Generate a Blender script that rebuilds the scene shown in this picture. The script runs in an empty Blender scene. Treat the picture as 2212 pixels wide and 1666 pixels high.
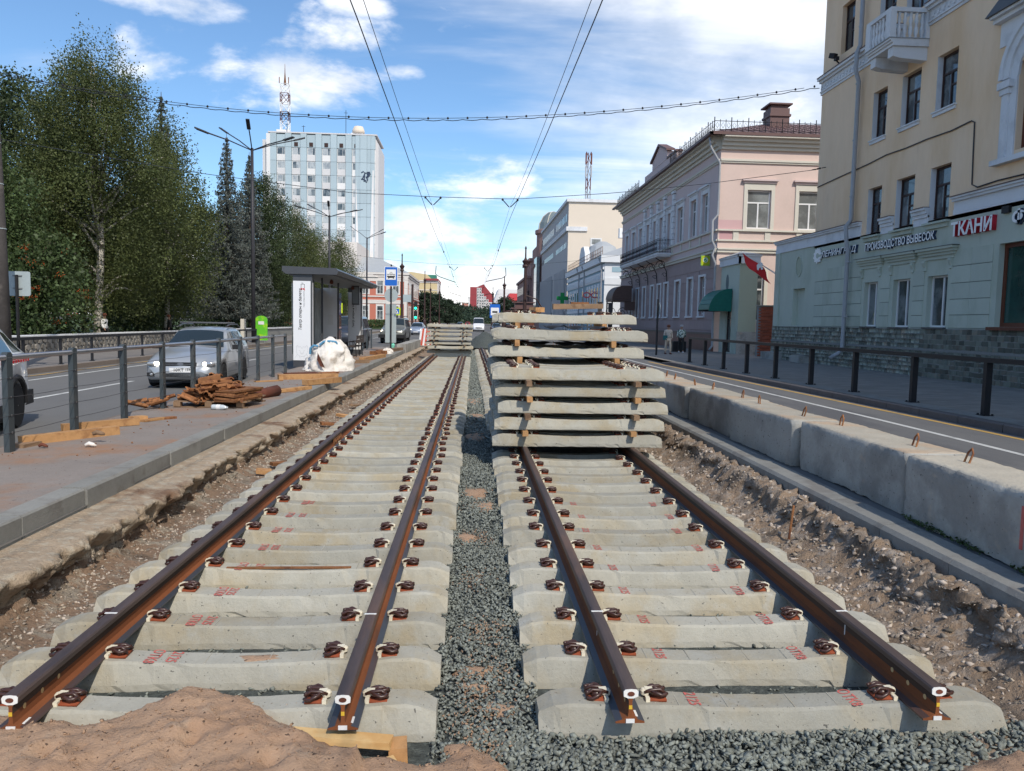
import bpy, math, random
import numpy as np
from mathutils import Vector, Matrix, Euler, noise
R = math.radians
rnd = random.Random(7)
npr = np.random.RandomState(7)
sc = bpy.context.scene
col = sc.collection
# ------------------------------------------------------------------ camera
CZ = 1.75; RO = 0.0195; TH = R(4.714); PS = R(3.18)
f_ = Vector((math.sin(PS)*math.cos(TH), math.cos(PS)*math.cos(TH), -math.sin(TH)))
r_ = Vector((math.cos(PS), -math.sin(PS), 0)); u_ = r_.cross(f_)
rr = r_*math.cos(RO)+u_*math.sin(RO); uu = -r_*math.sin(RO)+u_*math.cos(RO)
cd = bpy.data.cameras.new('camera'); cam = bpy.data.objects.new('camera', cd); col.objects.link(cam)
cd.sensor_width = 36; cd.lens = 1664/2212*36; cd.clip_start = .1; cd.clip_end = 6000
cam.matrix_world = Matrix(((rr.x, uu.x, -f_.x, 0), (rr.y, uu.y, -f_.y, 0), (rr.z, uu.z, -f_.z, CZ), (0, 0, 0, 1)))
sc.camera = cam
# ------------------------------------------------------------------ light
SUN_EL = 45; SUN_AZ = 160     # azimuth clockwise from +Y
sd = Vector((math.sin(R(SUN_AZ))*math.cos(R(SUN_EL)), math.cos(R(SUN_AZ))*math.cos(R(SUN_EL)), math.sin(R(SUN_EL))))
sl = bpy.data.lights.new('sun', 'SUN'); sl.energy = 2.1; sl.angle = R(.55); sl.color = (1, .92, .80)
so = bpy.data.objects.new('sun', sl); col.objects.link(so); so.rotation_euler = sd.to_track_quat('Z', 'Y').to_euler(); so.location = (0, 0, 60)
w = bpy.data.worlds.new('World'); sc.world = w; w.use_nodes = True
nt = w.node_tree; N = nt.nodes; Lk = nt.links; N.clear()
out = N.new('ShaderNodeOutputWorld'); bg = N.new('ShaderNodeBackground'); bg.inputs[1].default_value = .145
Lk.new(bg.outputs[0], out.inputs[0])
sky = N.new('ShaderNodeTexSky'); sky.sky_type = 'NISHITA'; sky.sun_disc = False
sky.sun_elevation = R(SUN_EL); sky.sun_rotation = R(SUN_AZ); sky.air_density = 1.0; sky.dust_density = .6; sky.ozone_density = 1.6
tc = N.new('ShaderNodeTexCoord')
def vm(op, a, b=None):
    n = N.new('ShaderNodeVectorMath'); n.operation = op
    for i, s in enumerate((a, b)):
        if s is None: continue
        if hasattr(s, 'links'): Lk.new(s, n.inputs[i])
        else: n.inputs[i].default_value = s
    return n
def mm(op, a, b=None, c=None, clamp=False, tree=None):
    t = tree or nt
    n = t.nodes.new('ShaderNodeMath'); n.operation = op; n.use_clamp = clamp
    for i, s in enumerate((a, b, c)):
        if s is None: continue
        if hasattr(s, 'links'): t.links.new(s, n.inputs[i])
        else: n.inputs[i].default_value = s
    return n.outputs[0]
def ramp(v, a, b, tree=None):
    t = tree or nt
    n = t.nodes.new('ShaderNodeMapRange'); n.interpolation_type = 'SMOOTHSTEP'
    t.links.new(v, n.inputs[0]); n.inputs[1].default_value = a; n.inputs[2].default_value = b
    return n.outputs[0]
dirv = vm('NORMALIZE', tc.outputs['Generated']).outputs[0]
sp = N.new('ShaderNodeSeparateXYZ'); Lk.new(dirv, sp.inputs[0])
dx, dy, dz = sp.outputs
def noise_w(vec, scale, detail=6, rough=.55, dist=0.):
    n = N.new('ShaderNodeTexNoise'); n.inputs['Scale'].default_value = scale; n.inputs['Detail'].default_value = detail
    n.inputs['Roughness'].default_value = rough; n.inputs['Distortion'].default_value = dist
    Lk.new(vec, n.inputs['Vector']); return n.outputs[0]
# clouds on a plane overhead: high streaky veil thickening to the right (east) of the street, cumulus low down
zc = mm('MAXIMUM', dz, .03)
cx = mm('DIVIDE', dx, mm('ADD', zc, .12)); cy = mm('DIVIDE', dy, mm('ADD', zc, .12))
cb = N.new('ShaderNodeCombineXYZ'); Lk.new(cx, cb.inputs[0]); Lk.new(cy, cb.inputs[1])
rot = N.new('ShaderNodeMapping'); rot.inputs['Rotation'].default_value = (0, 0, R(-20)); rot.inputs['Scale'].default_value = (.35, 1.3, 1)
Lk.new(cb.outputs[0], rot.inputs[0])
veil = noise_w(rot.outputs[0], 1.5, 6, .55, .6)
side = ramp(mm('ADD', dx, mm('MULTIPLY', dz, -.15)), -.10, .46)       # veil grows eastwards
veilm = ramp(mm('ADD', veil, mm('MULTIPLY', side, .5)), .50, .95)
st = N.new('ShaderNodeMapping'); st.inputs['Scale'].default_value = (1, 1, 2.2); Lk.new(dirv, st.inputs[0])
cum = noise_w(st.outputs[0], 3.6, 9, .58, .15)
low = mm('SUBTRACT', 1, ramp(dz, .04, .15))
cumm = ramp(mm('ADD', cum, mm('MULTIPLY', low, .24)), .575, .70)
def blob(px, pz, rx, rz):
    # a single small cumulus about a given azimuth offset and height
    a = mm('DIVIDE', mm('SUBTRACT', dx, px), rx); b = mm('DIVIDE', mm('SUBTRACT', dz, pz), rz)
    return mm('SUBTRACT', 1, mm('ADD', mm('MULTIPLY', a, a), mm('MULTIPLY', b, b)), clamp=True)
bn = noise_w(st.outputs[0], 13, 6, .6)
bs = None
for (px, pz, rx, rz) in [(-.205, .277, .075, .045), (-.33, .338, .09, .022), (-.082, .293, .032, .012), (-.136, .36, .06, .025), (-.07, .132, .06, .016)]:
    b = blob(px, pz, rx, rz); bs = b if bs is None else mm('MAXIMUM', bs, b)
blobm = ramp(mm('ADD', mm('MULTIPLY', bs, .7), mm('MULTIPLY', mm('SUBTRACT', bn, .5), 1.3)), .18, .80)
blobm = mm('MULTIPLY', blobm, ramp(bs, 0., .12))
blobm = mm('MULTIPLY', blobm, ramp(dy, .0, .2))
allm = mm('MAXIMUM', mm('MAXIMUM', mm('MULTIPLY', veilm, .70), cumm), mm('MULTIPLY', blobm, .8))
shade = noise_w(st.outputs[0], 6, 5, .6)
cc = N.new('ShaderNodeMix'); cc.data_type = 'RGBA'
Lk.new(ramp(shade, .35, .62), cc.inputs[0]); cc.inputs[6].default_value = (3.6, 3.8, 4.1, 1); cc.inputs[7].default_value = (5.7, 5.65, 5.6, 1)
mx = N.new('ShaderNodeMix'); mx.data_type = 'RGBA'
Lk.new(allm, mx.inputs[0]); Lk.new(cc.outputs[2], mx.inputs[7])
sk = N.new('ShaderNodeMix'); sk.data_type = 'RGBA'; sk.blend_type = 'MULTIPLY'; sk.inputs[0].default_value = 1
Lk.new(sky.outputs[0], sk.inputs[6]); sk.inputs[7].default_value = (.47, .59, .68, 1)
Lk.new(sk.outputs[2], mx.inputs[6]); Lk.new(mx.outputs[2], bg.inputs[0])
sc.view_settings.view_transform = 'Standard'; sc.view_settings.look = 'None'
sc.view_settings.exposure = 0.80; sc.view_settings.gamma = 1; sc.view_settings.use_curve_mapping = False
sc.cycles.max_bounces = 6; sc.cycles.transparent_max_bounces = 6
# ------------------------------------------------------------------ helpers
OFF = {}
def tag(o, label=None, cat=None, group=None, kind=None):
    if label: o['label'] = label
    if cat: o['category'] = cat
    if group: o['group'] = group
    if kind: o['kind'] = kind
    return o
def empty(name, loc, label=None, cat=None, group=None, kind=None, rz=0):
    o = bpy.data.objects.new(name, None); col.objects.link(o); o.location = loc; o.rotation_euler = (0, 0, rz)
    o.empty_display_size = .2
    OFF[o] = Vector(loc); return tag(o, label, cat, group, kind)
def link(name, me, parent=None, loc=None):
    o = bpy.data.objects.new(name, me); col.objects.link(o)
    if loc is not None: o.location = loc
    if parent: o.parent = parent
    return o
KIDS = {}
def copy_tree(o, parent=None):
    c = o.copy(); col.objects.link(c); c.parent = parent
    for ch in o.children: copy_tree(ch, c)
    return c
class MB:
    def __init__(s): s.v = []; s.f = []; s.m = []; s.mi = 0
    def add(s, vs, fs):
        b = len(s.v); s.v += [tuple(p) for p in vs]
        for f in fs: s.f.append([b+i for i in f]); s.m.append(s.mi)
    def box(s, x0, x1, y0, y1, z0, z1):
        s.add([(x0, y0, z0), (x1, y0, z0), (x1, y1, z0), (x0, y1, z0), (x0, y0, z1), (x1, y0, z1), (x1, y1, z1), (x0, y1, z1)],
              [(0, 3, 2, 1), (4, 5, 6, 7), (0, 1, 5, 4), (1, 2, 6, 5), (2, 3, 7, 6), (3, 0, 4, 7)])
    def obox(s, c, size, rot=(0, 0, 0), jit=0):
        m = Euler(rot).to_matrix(); c = Vector(c); h = Vector(size)/2; vs = []
        for (a, b, d) in [(-1, -1, -1), (1, -1, -1), (1, 1, -1), (-1, 1, -1), (-1, -1, 1), (1, -1, 1), (1, 1, 1), (-1, 1, 1)]:
            p = Vector((a*h.x, b*h.y, d*h.z))
            if jit: p += Vector([rnd.uniform(-jit, jit) for _ in range(3)])
            vs.append(c+m @ p)
        s.add(vs, [(0, 3, 2, 1), (4, 5, 6, 7), (0, 1, 5, 4), (1, 2, 6, 5), (2, 3, 7, 6), (3, 0, 4, 7)])
    def prism(s, poly, a0, a1, fn):
        n = len(poly); vs = [fn(p[0], p[1], a0) for p in poly]+[fn(p[0], p[1], a1) for p in poly]
        s.add(vs, [tuple(range(n))[::-1], tuple(range(n, 2*n))]+[(i, (i+1) % n, n+(i+1) % n, n+i) for i in range(n)])
    def tube(s, pts, r, n=8, caps=True):
        pts = [Vector(p) for p in pts]; rs = r if isinstance(r, (list, tuple)) else [r]*len(pts)
        vs = []; up = None
        for i, p in enumerate(pts):
            t = (pts[min(i+1, len(pts)-1)]-pts[max(i-1, 0)]).normalized()
            if up is None: up = Vector((0, 0, 1)) if abs(t.z) < .9 else Vector((1, 0, 0))
            a = t.cross(up)
            if a.length < 1e-4: a = t.cross(Vector((0, 1, 0)))
            a.normalize(); b = a.cross(t).normalized(); up = b
            for k in range(n):
                th = 2*math.pi*k/n; vs.append(p+(a*math.cos(th)+b*math.sin(th))*rs[i])
        fs = [(i*n+k, i*n+(k+1) % n, (i+1)*n+(k+1) % n, (i+1)*n+k) for i in range(len(pts)-1) for k in range(n)]
        if caps: fs += [tuple(range(n))[::-1], tuple(range((len(pts)-1)*n, len(pts)*n))]
        s.add(vs, fs)
    def lathe(s, c, prof, n=12):
        vs = []; c = Vector(c)
        for (r, z) in prof:
            for k in range(n): th = 2*math.pi*k/n; vs.append(c+Vector((r*math.cos(th), r*math.sin(th), z)))
        fs = [(i*n+k, i*n+(k+1) % n, (i+1)*n+(k+1) % n, (i+1)*n+k) for i in range(len(prof)-1) for k in range(n)]
        fs += [tuple(range(n))[::-1], tuple(range((len(prof)-1)*n, len(prof)*n))]
        s.add(vs, fs)
    def build(s, name, mats, parent=None, smooth=False, world=True, loc=None):
        me = bpy.data.meshes.new(name); v = s.v
        off = Vector((0, 0, 0))
        if loc is not None: off = Vector(loc)
        poff = Vector((0, 0, 0))
        if parent is not None and world:
            p = parent
            while p is not None: poff += OFF.get(p, Vector((0, 0, 0))) if p.parent is None else Vector(p.location); p = p.parent
        o2 = off if (parent is None or loc is not None) else poff
        v = [(p[0]-o2.x, p[1]-o2.y, p[2]-o2.z) for p in v] if o2.length > 0 else v
        me.from_pydata(v, [], s.f)
        for m in (mats if isinstance(mats, (list, tuple)) else [mats]): me.materials.append(m)
        if any(s.m): me.polygons.foreach_set('material_index', s.m)
        if smooth: me.polygons.foreach_set('use_smooth', [True]*len(me.polygons))
        me.validate(); me.update()
        o = link(name, me, parent)
        if loc is not None: o.location = off-poff if parent is not None else off
        return o
def np_mesh(name, V, F, mats, tint=None, smooth=False, mi=None):
    me = bpy.data.meshes.new(name); V = np.asarray(V, np.float32); F = np.asarray(F, np.int32); k = F.shape[1]
    me.vertices.add(len(V)); me.vertices.foreach_set('co', V.ravel())
    me.loops.add(F.size); me.loops.foreach_set('vertex_index', F.ravel())
    me.polygons.add(len(F)); me.polygons.foreach_set('loop_start', np.arange(0, F.size, k, dtype=np.int32))
    me.polygons.foreach_set('loop_total', np.full(len(F), k, np.int32))
    for m in (mats if isinstance(mats, (list, tuple)) else [mats]): me.materials.append(m)
    if mi is not None: me.polygons.foreach_set('material_index', np.asarray(mi, np.int32))
    if smooth: me.polygons.foreach_set('use_smooth', np.ones(len(F), bool))
    me.update(calc_edges=True)
    if tint is not None:
        a = me.attributes.new('tint', 'FLOAT', 'POINT'); a.data.foreach_set('value', np.asarray(tint, np.float32))
    return me
# ------------------------------------------------------------------ materials
def mat(name, c, rough=.8, var=.15, scale=3., c2=None, c2scale=1., thr=(.5, .65), bump=0., bscale=40., metal=0., spec=.3, rv=0., tint=0.,
        speck=None, emit=None, stretch=None, c3=None, c3scale=.5, thr3=(.5, .65), bdist=.02, coat=0.):
    m = bpy.data.materials.new(name); m.use_nodes = True; t = m.node_tree; n = t.nodes; L = t.links
    b = n['Principled BSDF']; b.inputs['Roughness'].default_value = rough; b.inputs['Metallic'].default_value = metal
    b.inputs['Specular IOR Level'].default_value = spec
    if coat: b.inputs['Coat Weight'].default_value = coat; b.inputs['Coat Roughness'].default_value = .05
    tcn = n.new('ShaderNodeTexCoord'); vec = tcn.outputs['Object']
    oi = n.new('ShaderNodeObjectInfo')
    ad = n.new('ShaderNodeVectorMath'); ad.operation = 'ADD'; L.new(vec, ad.inputs[0])
    sc_ = n.new('ShaderNodeVectorMath'); sc_.operation = 'SCALE'; L.new(oi.outputs['Random'], sc_.inputs[0]); sc_.inputs[0].default_value = (0, 0, 0)
    cbn = n.new('ShaderNodeCombineXYZ'); mr = mm('MULTIPLY', oi.outputs['Random'], 37., tree=t)
    for i in range(3): L.new(mr, cbn.inputs[i])
    L.new(cbn.outputs[0], ad.inputs[1]); n.remove(sc_); vec = ad.outputs[0]
    if stretch:
        mp = n.new('ShaderNodeMapping'); mp.inputs['Scale'].default_value = stretch; L.new(vec, mp.inputs[0]); vec = mp.outputs[0]
    def nz(s, d=5, r=.6):
        q = n.new('ShaderNodeTexNoise'); q.inputs['Scale'].default_value = s; q.inputs['Detail'].default_value = d; q.inputs['Roughness'].default_value = r
        L.new(vec, q.inputs['Vector']); return q.outputs[0]
    cur = n.new('ShaderNodeRGB'); cur.outputs[0].default_value = (*c, 1); cur = cur.outputs[0]
    def mixc(fac, a, bcol):
        q = n.new('ShaderNodeMix'); q.data_type = 'RGBA'; L.new(fac, q.inputs[0]); L.new(a, q.inputs[6]); q.inputs[7].default_value = (*bcol, 1); return q.outputs[2]
    if c2: cur = mixc(ramp(nz(c2scale), *thr, tree=t), cur, c2)
    if c3: cur = mixc(ramp(nz(c3scale, 7, .65), *thr3, tree=t), cur, c3)
    if speck:
        scol, ssc, sth = speck; cur = mixc(ramp(nz(ssc, 2, .5), sth, sth+.04, tree=t), cur, scol)
    val = None
    if var:
        a = mm('MULTIPLY', mm('SUBTRACT', nz(scale), .5, tree=t), 2.6*var, tree=t)
        b2 = mm('MULTIPLY', mm('SUBTRACT', nz(scale*9, 4), .5, tree=t), 1.6*var, tree=t)
        val = mm('ADD', mm('ADD', a, b2, tree=t), 1., tree=t)
    if rv:
        q = mm('ADD', mm('MULTIPLY', mm('SUBTRACT', oi.outputs['Random'], .5, tree=t), 2*rv, tree=t), 1., tree=t)
        val = q if val is None else mm('MULTIPLY', val, q, tree=t)
    if tint:
        at = n.new('ShaderNodeAttribute'); at.attribute_name = 'tint'
        q = mm('ADD', mm('MULTIPLY', mm('SUBTRACT', at.outputs['Fac'], .5, tree=t), 2*tint, tree=t), 1., tree=t)
        val = q if val is None else mm('MULTIPLY', val, q, tree=t)
    if val is not None:
        hs = n.new('ShaderNodeVectorMath'); hs.operation = 'SCALE'; L.new(cur, hs.inputs[0]); L.new(val, hs.inputs['Scale']); cur = hs.outputs[0]
    L.new(cur, b.inputs['Base Color'])
    if bump:
        bn_ = n.new('ShaderNodeBump'); bn_.inputs['Strength'].default_value = bump; bn_.inputs['Distance'].default_value = bdist
        L.new(nz(bscale, 6, .65), bn_.inputs['Height']); L.new(bn_.outputs[0], b.inputs['Normal'])
    if emit: b.inputs['Emission Color'].default_value = (*emit[0], 1); b.inputs['Emission Strength'].default_value = emit[1]
    return m
M = {}
M['concrete'] = mat('sleeper_concrete', (.358, .345, .295), .92, .14, 5, c2=(.345, .295, .205), c2scale=1.6, thr=(.42, .70), c3=(.37, .362, .32), c3scale=4, thr3=(.5, .7), bump=.5, bscale=55, rv=.14, speck=((.13, .125, .11), 48, .69), bdist=.01)
M['concrete_old'] = mat('weathered_concrete', (.37, .36, .33), .95, .15, 2.5, c2=(.25, .24, .22), c2scale=1.4, thr=(.42, .62), c3=(.40, .33, .26), c3scale=2.2, thr3=(.58, .72), bump=.6, bscale=25, rv=.10, speck=((.13, .12, .11), 30, .68))
M['concrete_top'] = mat('worn_concrete_top', (.42, .38, .31), .95, .16, 3, c2=(.46, .35, .25), c2scale=1.2, thr=(.45, .6), bump=.8, bscale=22, rv=.1)
M['kerb'] = mat('kerb_concrete', (.235, .232, .215), .9, .16, 3, c2=(.19, .18, .165), c2scale=2, bump=.35, bscale=60, rv=.06, c3=(.2, .19, .17), c3scale=3.5, thr3=(.6, .7))
M['granite_kerb'] = mat('granite_kerb', (.135, .12, .115), .8, .18, 5, bump=.2, bscale=60, rv=.12, speck=((.2, .19, .18), 45, .7))
M['brown_kerb'] = mat('brown_kerb', (.19, .155, .13), .85, .12, 5, bump=.2, bscale=60, rv=.12)
M['rail_head'] = mat('rail_head_steel', (.095, .066, .058), .56, .25, 4, c2=(.14, .08, .055), c2scale=3, stretch=(1, .15, 1), metal=.25, spec=.5, c3=(.055, .042, .042), c3scale=5, thr3=(.45, .7))
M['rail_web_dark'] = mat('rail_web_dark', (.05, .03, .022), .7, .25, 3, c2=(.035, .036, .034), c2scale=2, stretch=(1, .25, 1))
M['rail_web'] = mat('rail_web_rust', (.19, .062, .022), .8, .25, 3, c2=(.09, .04, .024), c2scale=2.2, thr=(.5, .7), stretch=(1, .25, 1))
M['rail_foot'] = mat('rail_foot_scale', (.062, .066, .078), .45, .2, 4, c2=(.11, .06, .045), c2scale=3, thr=(.5, .68), stretch=(1, .2, 1), metal=.3, spec=.5)
M['rust'] = mat('rust', (.26, .115, .048), .9, .35, 8, c2=(.14, .055, .028), c2scale=5, bump=.4, bscale=60, rv=.3)
M['rust_dark'] = mat('dark_rust', (.12, .04, .025), .85, .3, 8, rv=.25)
M['clip'] = mat('clip_paint', (.055, .024, .018), .35, .3, 20, spec=.5)
M['seat'] = mat('red_rust_seat', (.25, .06, .025), .8, .3, 20)
M['white_plastic'] = mat('cream_plastic', (.72, .66, .52), .5, .08, 20)
M['white_paint'] = mat('white_paint', (.75, .75, .73), .6, .08, 8)
M['label_white'] = mat('label_white', (.7, .7, .7), .6, .05)
M['yellow_paint'] = mat('yellow_paint', (.62, .40, .04), .6, .15)
M['red_print'] = mat('red_print', (.50, .13, .11), .9, .3, 30)
M['ballast'] = mat('ballast_stone', (.19, .205, .182), .85, .18, 9, tint=.42, bump=.3, bscale=50, c2=(.20, .21, .19), c2scale=14, thr=(.55, .75))
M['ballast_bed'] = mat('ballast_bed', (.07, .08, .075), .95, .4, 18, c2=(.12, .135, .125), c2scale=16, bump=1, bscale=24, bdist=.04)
M['rubble'] = mat('rubble_stone', (.33, .28, .235), .9, .2, 12, tint=.6, bump=.3, bscale=50, c2=(.30, .25, .19), c2scale=8)
M['grit'] = mat('grit', (.30, .27, .23), .95, .3, 20, tint=.6)
M['sand'] = mat('sand', (.39, .258, .172), .95, .14, 2.5, c2=(.34, .215, .14), c2scale=2.4, thr=(.42, .66), bump=.7, bscale=60, speck=((.10, .065, .045), 38, .67), c3=(.38, .27, .19), c3scale=5, thr3=(.56, .7), bdist=.02)
M['earth'] = mat('trench_earth', (.235, .16, .11), .97, .25, 3, c2=(.31, .27, .215), c2scale=5, thr=(.48, .6), bump=1., bscale=22, c3=(.13, .09, .062), c3scale=2.5, thr3=(.5, .68), bdist=.04)
M['earth_r'] = mat('rubble_earth', (.27, .195, .135), .97, .30, 4, c2=(.34, .285, .235), c2scale=6, thr=(.46, .6), bump=1., bscale=18, c3=(.13, .098, .072), c3scale=3, thr3=(.5, .66), bdist=.05)
M['foundation'] = mat('old_foundation', (.385, .30, .215), .95, .24, 5, c2=(.43, .37, .285), c2scale=9, thr=(.48, .62), bump=1., bscale=30, bdist=.03, c3=(.20, .12, .075), c3scale=1.3, thr3=(.52, .66))
M['asphalt'] = mat('asphalt', (.14, .138, .136), .9, .09, .5, c2=(.105, .104, .108), c2scale=.4, bump=.25, bscale=90, speck=((.17, .17, .165), 60, .68), stretch=(1, .35, 1))
M['platform'] = mat('dusty_paving', (.235, .205, .185), .95, .14, 2, c2=(.27, .165, .105), c2scale=1.1, thr=(.52, .78), bump=.5, bscale=34, speck=((.09, .06, .045), 26, .70), c3=(.30, .165, .095), c3scale=.7, thr3=(.47, .72))
M['ground'] = mat('ground_earth', (.14, .13, .12), .95, .2, 1)
M['grass'] = mat('grass_ground', (.05, .085, .02), .95, .3, 2, c2=(.08, .08, .04), c2scale=1)
M['line_white'] = mat('road_white', (.52, .52, .50), .8, .18, 6, c2=(.33, .33, .32), c2scale=3, thr=(.52, .7))
M['line_yellow'] = mat('road_yellow', (.50, .31, .09), .8, .18, 6, c2=(.33, .23, .10), c2scale=3, thr=(.52, .7))
M['fence_grey'] = mat('painted_steel_grey', (.045, .058, .066), .5, .15, 3, spec=.4, c2=(.07, .075, .075), c2scale=4)
M['fence_black'] = mat('painted_steel_black', (.016, .016, .019), .45, .2, 3, spec=.4)
M['chrome'] = mat('brushed_steel', (.42, .42, .44), .28, .1, 5, metal=.9)
M['cable'] = mat('cable', (.05, .05, .055), .6, 0)
M['wire'] = mat('wire', (.03, .035, .045), .6, 0)
M['timber'] = mat('new_timber', (.45, .25, .11), .8, .2, 3, stretch=(6, 6, 6), c2=(.33, .17, .075), c2scale=1, rv=.15)
M['timber_y'] = mat('pale_timber', (.58, .40, .19), .8, .15, 3, c2=(.48, .28, .11), c2scale=3, rv=.1)
M['timber_d'] = mat('weathered_timber', (.24, .155, .095), .9, .25, 6, c2=(.15, .09, .055), c2scale=5, rv=.2)
M['bark_birch'] = mat('birch_bark', (.50, .47, .42), .85, .2, 3, c2=(.06, .05, .045), c2scale=3.2, thr=(.52, .6), stretch=(1, 1, 2))
M['bark'] = mat('bark', (.085, .062, .048), .95, .3, 4, bump=.6, bscale=12)
def leafmat(name, c, c2, tr=.38):
    m = mat(name, c, .55, .12, 1.1, c2=c2, c2scale=.9, thr=(.4, .65), tint=.45, spec=.35)
    t = m.node_tree; b = t.nodes['Principled BSDF']
    tl = t.nodes.new('ShaderNodeBsdfTranslucent'); ms = t.nodes.new('ShaderNodeMixShader'); ms.inputs[0].default_value = tr
    src = b.inputs['Base Color'].links[0].from_socket; t.links.new(src, tl.inputs[0])
    t.links.new(b.outputs[0], ms.inputs[1]); t.links.new(tl.outputs[0], ms.inputs[2]); t.links.new(ms.outputs[0], t.nodes['Material Output'].inputs[0])
    return m
M['leaf_birch'] = leafmat('birch_leaf', (.108, .128, .042), (.074, .098, .034))
M['leaf_dark'] = leafmat('dark_leaf', (.066, .092, .038), (.046, .069, .030))
M['leaf_mid'] = leafmat('mid_leaf', (.082, .12, .044), (.058, .09, .034))
M['leaf_spruce'] = leafmat('spruce_needle', (.12, .135, .122), (.075, .09, .078), .2)
M['leaf_far'] = leafmat('far_leaf', (.045, .072, .04), (.03, .05, .032))
M['berry'] = mat('rowan_berry', (.55, .10, .02), .5, .2)
M['yellow_wall'] = mat('yellow_plaster', (.80, .60, .42), .93, .07, .9, c2=(.74, .52, .325), c2scale=.7, thr=(.4, .7), bump=.1, bscale=25, stretch=(1, 1, .3), c3=(.66, .48, .33), c3scale=1.6, thr3=(.62, .8))
M['green_wall'] = mat('green_plaster', (.46, .50, .425), .92, .06, 1.2, c2=(.41, .45, .37), c2scale=.9, bump=.1, bscale=25, rv=.05, stretch=(1, 1, .4), c3=(.36, .40, .33), c3scale=2., thr3=(.62, .8))
M['green_sun_pale'] = mat('sun_tinted_green_plaster', (.38, .415, .32), .92, .05, .7)  # yellower green, tinted for the gatehouse's sunlit side; also fills the oval
M['trim_white'] = mat('white_trim', (.66, .67, .69), .85, .06, 1.2, c2=(.56, .57, .59), c2scale=1)
M['joint'] = mat('joint_dark', (.16, .19, .19), .95, .1)
M['frame_brown'] = mat('brown_frame', (.045, .022, .018), .5, .2, 4)
M['frame_red'] = mat('red_brown_frame', (.12, .038, .02), .5, .2, 4)
M['frame_white'] = mat('white_frame', (.7, .7, .7), .5, .05)
def glass(name, c, rough=.04, c2=None):
    m = mat(name, c, rough, .25, .8, spec=.9, c2=c2, c2scale=.6, thr=(.45, .6)); return m
M['glass'] = glass('window_glass', (.045, .055, .062), .05, (.17, .19, .20))  # pale patches stand for curtains and reflections, painted into the pane
M['glass_pale'] = glass('curtained_glass', (.22, .24, .24), .08, (.12, .13, .13))
M['glass_blind'] = glass('blind_glass', (.40, .42, .43), .12, (.26, .28, .30))
M['glass_teal'] = glass('shop_glass', (.022, .07, .062), .04, (.015, .045, .042))
M['stone_tile'] = mat('plinth_stone', (.28, .30, .25), .85, .22, 6, rv=.5, tint=.5, c2=(.32, .28, .22), c2scale=3, bump=.2, bscale=30)
M['mortar'] = mat('mortar', (.24, .24, .23), .95, .15, 8)
M['brick'] = mat('red_brick', (.30, .085, .05), .9, .2, 10, rv=.3)
M['pink_lit'] = mat('sunlit_pink_plaster', (.60, .47, .42), .93, .06, .8, c2=(.56, .44, .39), c2scale=.4)  # pinker copy of the mansion plaster, coloured for its sunlit side wall
M['mauve'] = mat('mauve_plaster', (.58, .47, .455), .93, .06, .9, stretch=(1, 1, .4))
M['mauve_dark'] = mat('dark_mauve_panel', (.33, .26, .255), .85, .08, 2, rv=.08)
M['cream'] = mat('cream_trim', (.58, .55, .48), .9, .06, 2)
M['roof_brown'] = mat('brown_roof_metal', (.12, .065, .06), .55, .12, 2, spec=.4)
M['roof_grey'] = mat('grey_roof_metal', (.34, .36, .38), .6, .1, 1, spec=.4)
M['iron'] = mat('wrought_iron', (.018, .016, .018), .6, .1)
M['awning_green'] = mat('green_awning', (.01, .13, .10), .5, .2, 5)
M['awning_brown'] = mat('brown_awning', (.10, .06, .05), .6, .25, 5)
M['drain'] = mat('grey_drainpipe', (.33, .34, .36), .5, .12, 3, spec=.4)
M['blue_wall'] = mat('blue_plaster', (.30, .43, .50), .92, .05, 1)
M['blue_white'] = mat('white_blue_plaster', (.68, .70, .72), .92, .05, 1)
M['grey_facade'] = mat('grey_facade', (.44, .43, .435), .92, .05, .5)
M['cream_wall'] = mat('cream_plaster', (.66, .575, .48), .92, .03, .4)
M['brown_pink'] = mat('brown_pink_facade', (.30, .19, .17), .9, .08, .5)
M['redwhite_red'] = mat('terracotta_plaster', (.50, .17, .12), .9, .05, .5)
M['redwhite_white'] = mat('offwhite_plaster', (.68, .63, .60), .9, .05, .5)
M['yellow_far'] = mat('ochre_plaster', (.60, .49, .29), .9, .05, .5)
M['tower_blue'] = mat('tower_blue_panel', (.38, .47, .52), .45, .05, .3, rv=.06, spec=.5)
M['tower_grey'] = mat('tower_grey_panel', (.60, .59, .60), .5, .05, .3, rv=.06, spec=.4)
M['tower_white'] = mat('tower_white_panel', (.70, .69, .69), .5, .05, .3, rv=.05, spec=.4)
M['tower_joint'] = mat('tower_joint', (.17, .21, .235), .8, .05)
M['maroon'] = mat('maroon_cladding', (.30, .055, .065), .9, .06, .1)
M['paving'] = mat('dark_paving', (.215, .195, .175), .88, .18, 2.5, c2=(.28, .26, .23), c2scale=5, thr=(.45, .6), stretch=(.35, 2.2, 1), bump=.3, bscale=14, rv=.1)
M['paving_l'] = mat('grey_paving', (.19, .175, .165), .9, .14, 3, c2=(.14, .13, .125), c2scale=4, stretch=(.4, 2, 1))
M['bag'] = mat('woven_bag', (.74, .70, .65), .7, .12, 3, c2=(.42, .34, .26), c2scale=2.4, thr=(.55, .75), bump=.35, bscale=14, bdist=.03)
M['bag_blue'] = mat('blue_strap', (.10, .28, .45), .7, .1)
M['panel_white'] = mat('shelter_white', (.74, .75, .77), .35, .03, 1, spec=.5)
M['dark_grey'] = mat('dark_grey_metal', (.055, .058, .066), .4, .1, 2, spec=.5)
M['mid_grey'] = mat('mid_grey_metal', (.20, .22, .23), .45, .1, 2, spec=.4)
M['ink'] = mat('ink', (.02, .02, .02), .6, 0)
M['ink_grey'] = mat('grey_ink', (.40, .41, .42), .6, 0)
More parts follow.
